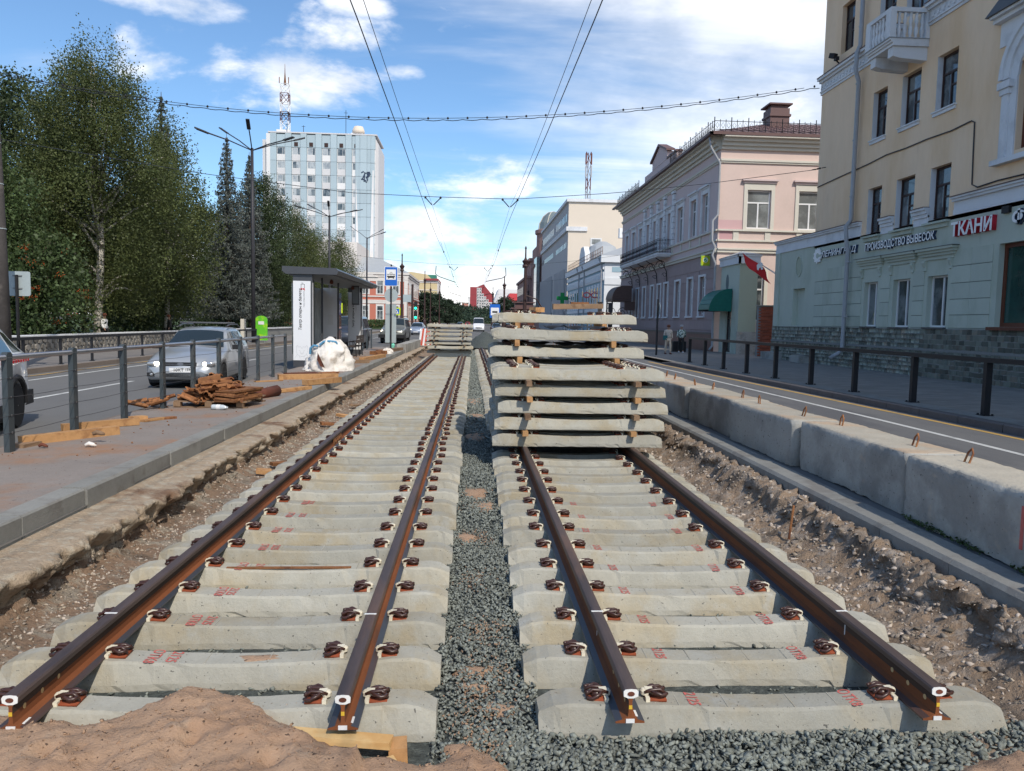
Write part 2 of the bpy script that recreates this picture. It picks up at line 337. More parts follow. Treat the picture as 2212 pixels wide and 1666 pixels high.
M['ink_red'] = mat('red_ink', (.55, .02, .035), .5, 0)
M['sign_blue'] = mat('sign_blue', (.006, .12, .52), .4, .03, spec=.5)
M['sign_white'] = mat('sign_white', (.78, .78, .78), .45, .03, spec=.4)
M['sign_back'] = mat('sign_back', (.36, .42, .44), .5, .08, 3, spec=.4)
M['sign_yellow'] = mat('sign_yellow_green', (.60, .75, .02), .5, .03)
M['green_ad'] = mat('green_board', (.12, .50, .03), .5, .1, 2, c2=(.35, .6, .02), c2scale=2)
M['green_cross'] = mat('green_cross', (.01, .25, .06), .5, .1)
M['glasses_red'] = mat('spectacle_sign_red', (.6, .10, .12), .5, .05)
M['flag_red'] = mat('flag_red', (.62, .03, .035), .7, .05)
M['skin'] = mat('skin', (.42, .25, .18), .6, .05)
M['orange'] = mat('orange_net', (.6, .10, .06), .7, .1)
M['tyre'] = mat('tyre', (.016, .016, .017), .85, .1, 10)
M['rim'] = mat('alloy_rim', (.42, .43, .45), .3, .1, metal=.8)
M['silver'] = mat('silver_paint', (.37, .39, .41), .28, .03, 1, metal=.35, spec=.5, coat=.5)
M['car_white'] = mat('white_car_paint', (.72, .73, .75), .3, .02, 1, spec=.5, coat=.6)
M['car_grey'] = mat('grey_car_paint', (.17, .175, .165), .35, .05, 1, metal=.2, spec=.5, coat=.4)
M['car_dark'] = mat('dark_car_paint', (.04, .045, .06), .3, .05, 1, spec=.5, coat=.5)
M['car_blue'] = mat('bluish_car_paint', (.28, .33, .42), .3, .05, 1, metal=.2, spec=.5, coat=.5)
M['car_glass'] = mat('car_glass', (.02, .028, .03), .05, .1, 1, spec=.8)
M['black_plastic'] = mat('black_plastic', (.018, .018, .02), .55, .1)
M['lamp_on'] = mat('headlamp_lit', (.8, .7, .55), .2, 0, emit=((1, .86, .66), 3.5))
M['lamp_glass'] = mat('headlamp_glass', (.5, .5, .5), .08, .1, metal=.6)
M['lamp_green'] = mat('green_signal_lit', (.0, .5, .25), .3, 0, emit=((.02, 1, .45), 3.))
M['pole_concrete'] = mat('weathered_dark_pole', (.075, .068, .066), .9, .35, 2, c2=(.14, .125, .115), c2scale=3, thr=(.55, .7))
M['lamp_pole'] = mat('lamp_pole_paint', (.035, .035, .042), .5, .1)
M['cast_iron'] = mat('brown_cast_iron', (.05, .028, .026), .55, .1)
M['bottle'] = mat('clear_plastic', (.5, .55, .58), .1, .1, spec=.8)
# ------------------------------------------------------------------ ground, roads, trench
def fbm(x, y, z=0., o=4): return noise.fractal(Vector((x, y, z)), .9, 2.1, o)
def sheet(name, pts, z, m, kind='structure', parent=None):
    b = MB(); b.add([(x, y, z) for x, y in pts], [tuple(range(len(pts)))]); return tag(b.build(name, m, parent), kind=kind)
mb = MB(); Z0 = -.012
for (x0, x1, y0, y1) in [(-3000, -3.5, -300, 3000), (3.72, 3000, -300, 3000), (-3.5, 3.72, 72, 3000), (-3.5, 3.72, -300, -5)]:
    mb.add([(x0, y0, Z0), (x1, y0, Z0), (x1, y1, Z0), (x0, y1, Z0)], [(0, 1, 2, 3)])
tag(mb.build('ground', M['ground']), kind='structure')
def strip(name, ya, yb, fa, fb, z, m, step=2., kind='structure'):
    b = MB(); n = max(1, int((yb-ya)/step)); vs = []
    for i in range(n+1):
        y = ya+(yb-ya)*i/n; vs += [(fa(y), y, z), (fb(y), y, z)]
    b.add(vs, [(2*i, 2*i+1, 2*i+3, 2*i+2) for i in range(n)]); return tag(b.build(name, m), kind=kind)
kr = lambda y: 9.26-.0275*max(0, min(y, 34)-13)-.0   # right road kerb line
strip('left_road', -40, 420, lambda y: -12.5, lambda y: -5.55, 0, M['asphalt'], 20)
strip('right_road', -40, 420, lambda y: 3.98, kr, 0, M['asphalt'], 2.)
sheet('tram_road', [(-5.55, 60), (3.98, 60), (3.98, 420), (-5.55, 420)], -.004, M['asphalt'])
sheet('crossing_road', [(-120, 118), (-12.4, 118), (-12.4, 136), (-120, 136)], -.004, M['asphalt'])
def lines(name, segs, f, wd, m):
    b = MB()
    for ya, yb in segs:
        n = max(1, int((yb-ya)/3)); vs = []
        for i in range(n+1):
            y = ya+(yb-ya)*i/n; vs += [(f(y)-wd/2, y, .004), (f(y)+wd/2, y, .004)]
        b.add(vs, [(2*i, 2*i+1, 2*i+3, 2*i+2) for i in range(n)])
    return tag(b.build(name, m), kind='structure')
lines('lane_dashes', [(16.4-12*k if k else 9.5, 20.8-12*k if k else 20.8) for k in (0, 1)]+[(29+14*k, 33+14*k) for k in range(8)], lambda y: -8.87, .12, M['line_white'])
lines('edge_line_left', [(-10, 115)], lambda y: -11.37, .12, M['line_white'])
lines('yellow_line_left', [(-10, 115)], lambda y: -12.12, .13, M['line_yellow'])
lines('edge_line_right', [(-10, 60)], lambda y: kr(y)-1.28+.018*(y-15), .12, M['line_white'])
lines('yellow_line_right', [(-10, 36)], lambda y: kr(y)-.24, .13, M['line_yellow'])
# far left kerb stones, pavement, park
sw = strip('left_pavement', -40, 115, lambda y: -16.3, lambda y: -12.66, .15, M['paving_l'], 10)
b = MB(); b.box(-12.66, -12.5, -.5, .5, -.1, .15); km = b.build('kerb_stone', M['brown_kerb'])
kl = empty('left_kerb', (-12.5, 20, 0), kind='structure'); km.parent = kl; km.location = (0, 0, 0)
km.data.transform(Matrix.Translation((12.5, 0, 0)))
def kerb_row(root, o, ys):
    for i, y in enumerate(ys):
        c = o if i == 0 else o.copy()
        if i: col.objects.link(c)
        c.parent = root; c.location = (0, y-20, 0)
kerb_row(kl, km, [y+.5 for y in range(14, 62)])
b = MB(); b.box(-12.66, -12.5, 62, 115, -.1, .15); b.box(-12.66, -12.5, -40, 14, -.1, .15); tag(b.build('kerb_run', M['brown_kerb'], kl), kind='stuff')
sheet('park_lawn', [(-120, -40), (-16.55, -40), (-16.55, 116), (-120, 116)], .12, M['grass'])
sheet('park_lawn_far', [(-120, 137), (-12.6, 137), (-12.6, 300), (-120, 300)], .10, M['grass'])
# right pavement: dark sheet, kerb of granite stones
strip('right_pavement', -40, 150, lambda y: kr(y)+.18, lambda y: 16.2, .15, M['paving'], 2.)
rk = empty('right_kerb', (0, 0, 0), kind='structure')
ys = -10.
proto = None
while ys < 34:
    b = MB(); x0 = kr(ys); x1 = kr(ys+1.18)
    zt = .15 if ys < 32.5 else .06
    b.add([(x0, ys, -.1), (x0+.18, ys, -.1), (x1+.18, ys+1.185, -.1), (x1, ys+1.185, -.1), (x0, ys, .13), (x0+.02, ys, .15), (x0+.18, ys, .15), (x1+.18, ys+1.185, zt), (x1+.02, ys+1.185, zt), (x1, ys+1.185, zt-.02)],
          [(0, 4, 5, 6, 1), (3, 2, 7, 8, 9), (0, 3, 9, 4), (4, 9, 8, 5), (5, 8, 7, 6), (1, 6, 7, 2)])
    o = b.build('kerb_stone', M['granite_kerb'], rk); ys += 1.2
# light band beside the kerb on the right pavement
strip('pavement_band', -20, 33, lambda y: kr(y)+.19, lambda y: kr(y)+.75, .154, M['platform' if 0 else 'kerb'], 2.)
# ---- trench bed and ballast bed
def grid_surface(name, ys, prof, m, disp, kind='structure'):
    V = []; n = len(prof(ys[0]))
    for y in ys:
        for j, (x, z) in enumerate(prof(y)):
            V.append(disp(x, y, z, j))
    F = [(i*n+j, i*n+j+1, (i+1)*n+j+1, (i+1)*n+j) for i in range(len(ys)-1) for j in range(n-1)]
    me = np_mesh(name, V, F, m, smooth=True); o = link(name, me); return tag(o, kind=kind), np.array(V).reshape(len(ys), n, 3)
def ygrid(y0, y1, s0=.035, k=.006):
    r = [y0]
    while r[-1] < y1: r.append(r[-1]+max(s0, r[-1]*k))
    return r
def resample(P, d):
    out_ = []
    for (a, b_) in zip(P[:-1], P[1:]):
        L_ = math.hypot(b_[0]-a[0], b_[1]-a[1]); n = max(1, int(L_/d))
        out_ += [(a[0]+(b_[0]-a[0])*i/n, a[1]+(b_[1]-a[1])*i/n) for i in range(n)]
    return out_+[P[-1]]
LP = resample([(-3.50, -.035), (-3.3, -.05), (-3.12, -.06), (-3.075, -.075), (-3.07, -.12), (-3.13, -.2), (-3.17, -.28), (-3.10, -.35), (-2.98, -.40), (-2.85, -.425), (-2.6, -.44), (-2.3, -.45)], .03)
kL = len(LP)
def dispL(x, y, z, j):
    a = noise.noise(Vector((y*1.1, 3.1, 0)))*.11+fbm(y*3.4, 1.7, z*3)*.12
    wgt = max(0, 1-abs(z+.16)/.24) if x < -2.95 else .12
    if z > -.065: wgt = max(0, (x+3.42)/.35)
    dx_ = a*wgt; r = fbm(x*9, y*9, z*12, 5)
    rough = .085 if (z < -.075) else .014
    cav = noise.noise(Vector((y*6., z*9, 5.)))
    if -.36 < z < -.085: dx_ -= max(0, cav)*.17
    if z < -.36: return (x+dx_*.4, y, z+r*.014+max(0, noise.noise(Vector((x*2, y*1.3, 0))))*.05)
    return (x+dx_+r*rough, y+r*.01, z+r*rough*.6)
trl, VL = grid_surface('trench_edge_left', ygrid(2.6, 62), lambda y: LP, [M['foundation'], M['earth']], dispL)
zz = VL[:-1, :-1, 2].ravel(); xx = VL[:-1, :-1, 0].ravel()
jj = np.tile(np.arange(kL-1), VL.shape[0]-1); lowj = next(i for i, p in enumerate(LP) if p[1] < -.22)
trl.data.polygons.foreach_set('material_index', (jj > lowj).astype(np.int32))
RP = resample([(3.75, -.13), (3.66, -.12), (3.56, -.11), (3.49, -.13), (3.45, -.20), (3.42, -.27), (3.36, -.33), (3.24, -.38), (3.1, -.42), (2.95, -.435), (2.6, -.44), (2.3, -.45)], .03)
def dispR(x, y, z, j):
    a = fbm(y*1.3, 9.7, 0)*.13+fbm(y*3.2, 4.2, z*3)*.11
    wgt = max(0, 1-abs(z+.24)/.24) if x > 2.9 else .05
    if x > 3.6: wgt = .1
    r = fbm(x*8+20, y*8, z*10, 5)
    rough = .075 if z > -.42 else .016
    return (x+a*wgt+r*rough*(0 if x > 3.68 else 1), y+r*.01, z+r*rough*.9+(max(0, fbm(x*3, y*1.5, 2))*.06 if -.2 < z else 0)*(0 if x > 3.68 else 1))
trr, VR = grid_surface('trench_edge_right', ygrid(2.6, 62), lambda y: RP, M['earth_r'], dispR)
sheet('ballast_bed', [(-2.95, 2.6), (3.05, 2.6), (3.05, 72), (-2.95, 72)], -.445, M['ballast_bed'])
# ---- scattered stones
def rock_variants(n):
    import bmesh
    res = []; fs = []
    while len(res) < n:      # sharp edged stones: hulls of nine points on a squashed sphere
        p = npr.normal(size=(9, 3)); p /= np.linalg.norm(p, axis=1)[:, None]; p *= np.array([npr.uniform(1., 1.45), npr.uniform(.75, 1.1), npr.uniform(.45, .8)])
        bm = bmesh.new(); vs = [bm.verts.new(q) for q in p]; bmesh.ops.convex_hull(bm, input=vs); bm.verts.index_update(); bmesh.ops.triangulate(bm, faces=bm.faces)
        if len(bm.verts) == 9 and len(bm.faces) == 14:
            bmesh.ops.recalc_face_normals(bm, faces=bm.faces); res.append(np.array([v.co[:] for v in bm.verts])); fs.append(np.array([[v.index for v in f.verts] for f in bm.faces]))
        bm.free()
    return np.array(res), np.array(fs)
ROCKS, RF = rock_variants(16)
def rotmats(n):
    q = npr.normal(size=(n, 4)); q /= np.linalg.norm(q, axis=1)[:, None]; a, b_, c, d = q.T
    return np.stack([np.stack([1-2*(c*c+d*d), 2*(b_*c-a*d), 2*(b_*d+a*c)], -1), np.stack([2*(b_*c+a*d), 1-2*(b_*b_+d*d), 2*(c*d-a*b_)], -1), np.stack([2*(b_*d-a*c), 2*(c*d+a*b_), 1-2*(b_*b_+c*c)], -1)], 1)
def stones(name, P, S, m, kind='stuff', label=None, cat=None):
    P = np.asarray(P, float); S = np.asarray(S, float); n = len(P); RM = rotmats(n)
    ri = npr.randint(0, len(ROCKS), n); Vv = ROCKS[ri]
    V = np.einsum('nij,nkj->nki', RM, Vv)*S[:, None, None]*np.array([1, 1, .8])+P[:, None, :]
    F = (RF[ri]+(np.arange(n)*9)[:, None, None]).reshape(-1, 3)
    t = np.repeat(npr.uniform(0, 1, n), 9)
    return tag(link(name, np_mesh(name, V.reshape(-1, 3), F, m, t)), label, cat, kind=kind)
def band(n, x0, x1, y0, y1): return npr.uniform(x0, x1, n), npr.uniform(y0, y1, n)
P = []; S = []
def addb(n, x0, x1, y0, y1, z, s0, s1, mound=None):
    x, y = band(n, x0, x1, y0, y1); zz_ = z+npr.uniform(-.012, .012, n)
    if mound is not None: zz_ = zz_+mound(x, y)
    P.append(np.stack([x, y, zz_], 1)); S.append(npr.uniform(s0, s1, n)*npr.choice([1, .7, .8], n))
cm = lambda x, y: .02+.012*np.sin(x*7+y*3)
addb(7500, -.17, .42, 3.3, 8.0, -.435, .011, .023, cm); addb(4300, -.14, .42, 8, 14, -.435, .015, .028, cm); addb(4500, -.1, .45, 14, 42, -.435, .03, .05, cm); addb(1200, 0, .45, 42, 70, -.43, .05, .08, cm)
addb(8000, .0, 3.35, 3.05, 3.95, -.44, .015, .029, cm)
addb(2600, -2.6, 2.9, 4.1, 6.5, -.44, .014, .026); addb(1200, -2.6, 2.9, 6.5, 12, -.44, .02, .03)
addb(1500, 2.9, 3.12, 3.6, 16, -.445, .015, .03)
bal = stones('ballast', np.concatenate(P), np.concatenate(S), M['ballast'], label='dark green grey crushed stone ballast between and under the tracks', cat='ballast')
def on_surface(VV, n, jmin, jmax, ymax, up=.0, zoff=0., yp=1.6):
    ny, nx, _ = VV.shape; ysr = VV[:, 0, 1]; imax = np.searchsorted(ysr, ymax)-2
    i = (npr.uniform(0, 1, n)**yp*imax).astype(int); j = npr.randint(jmin, jmax, n); a = npr.uniform(0, 1, (n, 1)); b_ = npr.uniform(0, 1, (n, 1))
    p = VV[i, j]*(1-a)*(1-b_)+VV[i+1, j]*a*(1-b_)+VV[i, j+1]*(1-a)*b_+VV[i+1, j+1]*a*b_
    p[:, 2] += zoff; return p
pl = on_surface(VL, 6500, lowj, kL-8, 42, yp=1.1); s1_ = npr.uniform(.005, .017, len(pl))*(1+pl[:, 1]/18)
stones('trench_gravel_left', pl, s1_, M['rubble'], label='grey gravel spilled along the left trench wall', cat='gravel')
pr = on_surface(VR, 9000, 3, len(RP)-14, 40, yp=1.2); s2_ = npr.uniform(.005, .017, len(pr))*npr.choice([1, .6, .6, 1.9], len(pr))*(1+pr[:, 1]/20)
stones('trench_rubble_right', pr, s2_, M['rubble'], label='loose rubble and pebbles bulging from the right trench wall', cat='rubble')
# ---- sand
SB_ = -.455
XE = [-6, -3.4, -2.5, -2.2, -1.95, -1.7, -1.5, -1.38, -1.2, -1.05, -.88, -.7, -.5, -.3, -.2, -.1, .02, .12, .25, .45, .7, .95, 1.6, 2.0, 2.2, 2.5, 2.62, 2.9, 3.4, 6]
YE = [4.3, 4.25, 4.15, 4.08, 4.06, 4.14, 4.40, 4.42, 4.32, 4.18, 4.0, 3.88, 3.80, 3.76, 3.76, 3.82, 3.92, 3.86, 3.66, 3.58, 3.46, 3.3, 3.2, 3.42, 3.56, 3.74, 3.76, 3.70, 3.66, 3.7]
xs = np.linspace(-4.4, 4.2, 330); ysn = np.linspace(1.6, 4.9, 150)
def sand_h(x, y):
    if 1:
        e = float(np.interp(x, XE, YE)); q = (e-y+fbm(x*2.5, y*2.5, 0)*.06)/.34; q = max(0, min(1.6, q)); a = q*q*(3-2*min(q, 1)) if q < 1 else 1+(q-1)*.12
        h = -.475+(.215 if x < -.5 else .15 if x < .05 else .12 if x < .9 else .15)*a+fbm(x*3, y*3, 4)*.05*min(q, 1)+(abs(fbm(x*9, y*9, 7, 5))*.032-.009)*min(q, 1)
        for (fx, fy, rr0) in ((-.86, 3.42, .10), (-1.9, 3.45, .09), (-1.3, 3.6, .08), (-2.6, 3.55, .12)):
            d = math.hypot((x-fx), (y-fy)*.8)/rr0
            if d < 1.5: h += (-.035*math.exp(-d*d*2)+.014*math.exp(-(d-1)**2*12))
        return h
V = [(x, y, sand_h(x, y)) for y in ysn for x in xs]
nx = len(xs); F = [(i*nx+j, i*nx+j+1, (i+1)*nx+j+1, (i+1)*nx+j) for i in range(len(ysn)-1) for j in range(nx-1)]
tag(link('sand', np_mesh('sand', V, F, M['sand'], smooth=True)), 'heap of brown sand covering the near ends of both tracks', 'sand', kind='stuff')
cx_ = npr.uniform(-3.2, 1.2, 4200); cy_ = npr.uniform(3.0, 4.5, 4200)
cz_ = np.array([sand_h(a, b_) for a, b_ in zip(cx_, cy_)]); ok = cz_ > -.40
csz = npr.uniform(.002, .007, len(cx_))*npr.choice([1, 1, 1, 2.2], len(cx_))
tag(stones('sand_clods', np.stack([cx_, cy_, cz_+.001], 1)[ok], csz[ok], M['sand']), 'crumbs and small clods on the sand heap', 'sand')
gx = npr.normal(size=1600)*.09+.10; gy = npr.choice([4.62, 4.42, 4.15, 8.9, 9.6, 7.6, 3.8, 5.2, 6.3], 1600)+npr.normal(size=1600)*.14
tag(stones('sand_grit', np.stack([gx, gy, np.full(1600, -.408)+npr.uniform(-.01, .01, 1600)], 1), npr.uniform(.004, .012, 1600), M['sand']), 'sandy grit sprinkled over the ballast strip', 'sand')
gx = npr.uniform(-2.6, 2.9, 700); gk = npr.randint(0, 12, 700); gy = 4.02+.567*gk+npr.uniform(-.08, .08, 700)
gz = np.array([SB_+np.interp(abs(abs_), [0, .4, .6, 1.28], [.150, .158, .172, .18]) for abs_ in np.where(gx < .15, gx+1.41, gx-1.655)])
okk = (gx < -.2) | (gx > .45)
tag(stones('sleeper_grit', np.stack([gx, gy, gz+.002], 1)[okk], npr.uniform(.002, .006, 700)[okk], M['rubble']), 'grit and crumbs scattered over the sleeper tops', 'grit')
def sand_patch(x, y, rx, ry, z=-.412, h=.014):
    vs = [(x, y, z+h)]; n = 22
    for ring, (k, hh) in enumerate([(.35, h*.95), (.7, h*.6), (1., -.02)]):
        for i in range(n):
            th = 2*math.pi*i/n; q = k*(1+.6*fbm(math.cos(th)*1.3+x*9, math.sin(th)*1.3+y*5, 1)); vs.append((x+rx*q*math.cos(th), y+ry*q*math.sin(th), z+hh+fbm(x+th, ring, 2)*.004))
    fs = [(0, 1+i, 1+(i+1) % n) for i in range(n)]+[(1+r*n+i, 1+(r+1)*n+i, 1+(r+1)*n+(i+1) % n, 1+r*n+(i+1) % n) for r in range(2) for i in range(n)]
    b = MB(); b.add(vs, fs); return b
for (x, y, rx, ry) in [(.05, 4.62, .10, .07), (.06, 4.42, .08, .05), (.2, 4.15, .11, .07), (.1, 9.6, .16, .35), (.2, 8.9, .12, .25), (.0, 7.6, .1, .15), (.14, 14.5, .2, .5), (.15, 17.5, .18, .5), (.15, 21, .2, .8), (-.03, 3.75, .07, .05)]:
    tag(sand_patch(x, y, rx, ry).build('sand_patch', M['sand'], smooth=True), 'reddish sand lying on the ballast between the two tracks', 'sand', group='sand patches on the ballast', kind='stuff')
# ------------------------------------------------------------------ sleepers
HX = [0, .18, .4, .6, .68, .92, 1.0, 1.12, 1.2, 1.28]
HH = [.148, .150, .158, .17, .175, .175, .182, .186, .172, .135]
def hgt(x): return float(np.interp(abs(x), HX, HH))
def sleeper_mesh(seed):
    r0 = random.Random(seed); XP = sorted(set([round(x, 3) for x in HX]+[round(.09*k, 3) for k in range(1, 14)])); X = [-x for x in XP[::-1]][:-1]+XP; vs = []; n = 10
    for x in X:
        h = hgt(x); e = abs(x) > 1.25; wt = .088+.012*(abs(x) > .6)-(.018 if e else 0); wb = .128+.022*min(1, max(0, abs(x)-.3)/.3)-(.008 if e else 0)
        xx_ = x*(1. if not e else 1.)
        for (py, pz) in [(-wb+.006, 0), (-wb, .012), (-wb+.006, .05), (-wt-.004, h-.014), (-wt+.012, h), (wt-.012, h), (wt+.004, h-.014), (wb-.006, .05), (wb, .012), (wb-.006, 0)]:
            ch_ = (abs(py) > wb-.001 and pz < .03 or abs(abs(py)-wt) < .006 and pz > .1) and r0.random() < (.09 if not e else .35)
            vs.append((xx_+r0.uniform(-.003, .003), py*(1-(r0.uniform(.03, .12) if ch_ else 0))+r0.uniform(-.002, .002), pz+r0.uniform(-.0015, .0015)-(.006 if ch_ and pz > .1 else 0)+(r0.uniform(.005, .02) if ch_ and pz < .03 else 0)))
    m_ = len(X); fs = [(i*n+k, i*n+(k+1) % n, (i+1)*n+(k+1) % n, (i+1)*n+k) for i in range(m_-1) for k in range(n)]
    fs += [tuple(range(n))[::-1], tuple(range((m_-1)*n, m_*n))]
    b = MB(); b.add(vs, [f[::-1] for f in fs]); me = bpy.data.meshes.new('sleeper'); me.from_pydata(b.v, [], b.f); me.materials.append(M['concrete'])
    me.update(); return me
SM = [sleeper_mesh(s) for s in range(9)]
# rail clip: red seat plate, two looped spring bars, cream insulator over the rail foot.  Local +X points to the rail.
def clip_meshes():
    b = MB(); b.mi = 0
    for s in (-1, 1):      # big loops
        pts = []
        for k in range(11):
            th = R(-165+k*33); pts.append((-.045+.040*math.cos(th), s*.036+.026*math.sin(th), .030+.010*math.sin(th*.5)+.012*(math.cos(th) > 0)))
        b.tube(pts, .0095, 7)
        b.tube([(.035, s*.018, .034), (0, s*.022, .048), (-.05, s*.020, .052), (-.085, s*.03, .03)], .0095, 7)
    b.box(-.05, .0, -.022, .022, .0, .040)
    b.mi = 1; b.box(-.082, .03, -.052, .052, -.004, .010)
    clip = b
    b = MB()
    b.lathe((.028, 0, 0), [(.016, .012), (.024, .018), (.026, .038), (.018, .047), (.004, .05)], 10)
    b.box(-.012, .03, -.018, .018, .03, .052)
    b.box(.012, .034, -.062, -.03, .0, .022); b.box(.012, .034, .03, .062, .0, .022)
    return clip, b
CB, IB = clip_meshes()
def mesh_of(b, name, mats):
    me = bpy.data.meshes.new(name); me.from_pydata(b.v, [], b.f)
    for m in mats: me.materials.append(m)
    me.polygons.foreach_set('material_index', b.m); me.update(); return me
CM = mesh_of(CB, 'rail_clip', [M['clip'], M['seat']]); IM = mesh_of(IB, 'insulator', [M['white_plastic']])
CM.polygons.foreach_set('use_smooth', [True]*len(CM.polygons))
CMF = mesh_of(CB, 'rail_clip_far', [M['clip'], M['seat'], M['white_plastic']])
bb = MB(); bb.v = CB.v+IB.v; bb.f = CB.f+[[i+len(CB.v) for i in f] for f in IB.f]; bb.m = CB.m+[2]*len(IB.f)
CMF = mesh_of(bb, 'rail_clip_whole', [M['clip'], M['seat'], M['white_plastic']])
def sleeper(x, y, z, label, group, near=True, clips=True, rz=0., cat='sleeper'):
    s = link('sleeper', SM[rnd.randrange(9)]); s.location = (x, y, z); s.rotation_euler = (0, rnd.uniform(-.002, .002), rz+(math.pi if rnd.random() < .5 else 0))
    tag(s, label, cat, group)
    if clips:
        for cx_, fl in ((-.935, 0), (-.665, 1), (.665, 0), (.935, 1)):
            c = link('rail_clip', CM if near else CMF, s); c.location = (cx_, 0, .1755); c.rotation_euler = (0, 0, math.pi if fl else 0)
            if near: i = link('insulator', IM, c)
    return s
LX0 = lambda y: -1.40+.0045*(y-3.8); RX0 = 1.655
SB = -.455
left_s = []; right_s = []
ORD = ['nearest', 'second', 'third', 'fourth', 'fifth', 'sixth', 'seventh', 'eighth', 'ninth', 'tenth', 'eleventh', 'twelfth', 'thirteenth', 'fourteenth']
k = 0
while 4.02+.567*k < 44:
    y = 4.02+.567*k+rnd.uniform(-.012, .012)
    lab = {0: 'nearest sleeper of the left track, half buried in brown sand', 1: 'second sleeper of the left track with an oval of sand on top', 4: 'left track sleeper with a thin wooden lath lying on it'}.get(k)
    g = None
    if lab is None:
        if k < 14: lab = '%s sleeper of the left track counted from the sand heap' % ORD[k]
        else: lab = ['pale sleeper in the middle stretch of the left track', 'pale sleeper in the far stretch of the left track'][y > 24]; g = ['middle sleepers of the left track', 'far sleepers of the left track'][y > 24]
    s = sleeper(LX0(y)-.015+rnd.uniform(-.02, .02), y, SB, lab, g, near=y < 16); left_s.append(s); k += 1
k = 0
while 4.02+.567*k < 66:
    y = 4.02+.567*k+rnd.uniform(-.012, .012)
    lab = {0: 'nearest sleeper of the right track, yellowish with a broken left corner', 1: 'second sleeper of the right track with a chipped lower edge'}.get(k); g = None
    if lab is None:
        if k < 13: lab = '%s sleeper of the right track counted from the near end' % ORD[k]
        else: lab = 'sleeper of the right track seen beyond the big stack'; g = 'right track sleepers beyond the big stack'
    if not (12.3 < y < 15.0):
        s = sleeper(RX0+rnd.uniform(-.025, .025), y, SB, lab, g, near=y < 11.6); right_s.append(s)
    k += 1
# stencilled print on the sleeper tops
def text_mesh(body, size, extrude=0., shear=0., bold=0.):
    cu = bpy.data.curves.new('t', 'FONT'); cu.body = body; cu.size = size; cu.extrude = extrude; cu.shear = shear; cu.offset = bold; cu.resolution_u = 2
    cu.align_x = 'CENTER'; cu.align_y = 'CENTER'
    o = bpy.data.objects.new('t', cu); col.objects.link(o); dg = bpy.context.evaluated_depsgraph_get(); dg.update()
    me = bpy.data.meshes.new_from_object(o.evaluated_get(dg)); bpy.data.objects.remove(o); me.materials.clear(); return me
TXA = text_mesh('ОТК8', .092, bold=.0016); TXB = text_mesh('2125', .092, bold=.0016)
def stencil(s, tm, x, rz, sx=1.):
    me = tm.copy(); me.name = 'stencil'; me.materials.append(M['red_print'])
    x += rnd.uniform(-.03, .03); rz += rnd.uniform(-.06, .06); rot_ = s.rotation_euler.z; a = rz-rot_; ca, sa = math.cos(a), math.sin(a); lx = x*math.cos(rot_)
    for v in me.vertices:
        px = v.co.x*.80*sx; py = v.co.y*1.0
        qx = px*ca-py*sa+lx; qy = px*sa+py*ca; v.co = (qx, qy, hgt(qx)+.0035)
    return link('stencil', me, s)
for i, s in enumerate(left_s[1:9]):
    stencil(s, TXA, -.42, R(-90)); stencil(s, TXB, -.32, R(-90))
for i, s in enumerate(right_s[:9]):
    stencil(s, TXB, -.44, R(-90)); stencil(s, TXA, .47, R(-90))
# moulded panel lines in the sleeper tops: thin raised ribs
rb = MB()
for xk in (-.52, -.25, .12, .36): rb.box(xk-.003, xk+.003, -.075, .075, hgt(xk)-.002, hgt(xk)+.0025)
RBM = mesh_of(rb, 'moulded_rib', [M['concrete']])
for s in left_s[1:8]+right_s[:8]: link('moulded_rib', RBM, s)['kind'] = 'stuff'
# small rubble marks: oval of sand on the second sleeper, thin lath on the fifth
s = left_s[1]; b = sand_patch(s.location.x+.18, s.location.y, .17, .06, SB+.149, .006)
tag(b.build('sand_oval', M['sand'], smooth=True), 'oval patch of sand on the second left sleeper', 'sand', kind='stuff')
b = MB(); y_ = left_s[4].location.y; b.obox((-1.45, y_-.05, SB+.166), (1.0, .03, .012), (0, 0, .02)); tag(b.build('wooden_lath', M['rust']), 'thin reddish lath lying along a left track sleeper', 'lath')
# ------------------------------------------------------------------ rails
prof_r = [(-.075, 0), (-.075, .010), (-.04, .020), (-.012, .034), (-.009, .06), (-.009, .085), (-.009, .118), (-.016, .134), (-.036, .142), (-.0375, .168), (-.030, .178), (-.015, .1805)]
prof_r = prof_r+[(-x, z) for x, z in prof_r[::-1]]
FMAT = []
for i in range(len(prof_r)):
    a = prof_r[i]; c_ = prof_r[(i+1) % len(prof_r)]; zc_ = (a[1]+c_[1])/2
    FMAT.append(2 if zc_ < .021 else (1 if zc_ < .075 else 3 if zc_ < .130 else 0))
def rail(name, xf, y0, y1, label, bz=-.2805, parent=None, cat='rail', group=None, holes=(), step=.567*4):
    b = MB(); n = len(prof_r); Y = list(np.arange(y0, y1, step))+[y1]
    for Y_ in Y:
        for (x, z) in prof_r: b.v.append((xf(Y_)+x, Y_, bz+z+.0))
    for i in range(len(Y)-1):
        for k_ in range(n): b.f.append([i*n+k_, (i+1)*n+k_, (i+1)*n+(k_+1) % n, i*n+(k_+1) % n]); b.m.append(FMAT[k_])
    b.f.append(list(range(n))); b.m.append(1); b.f.append([(len(Y)-1)*n+i for i in range(n)][::-1]); b.m.append(1)
    o = tag(b.build(name, [M['rail_head'], M['rail_web'], M['rail_foot'], M['rail_web_dark']], parent), label, cat, group); return o
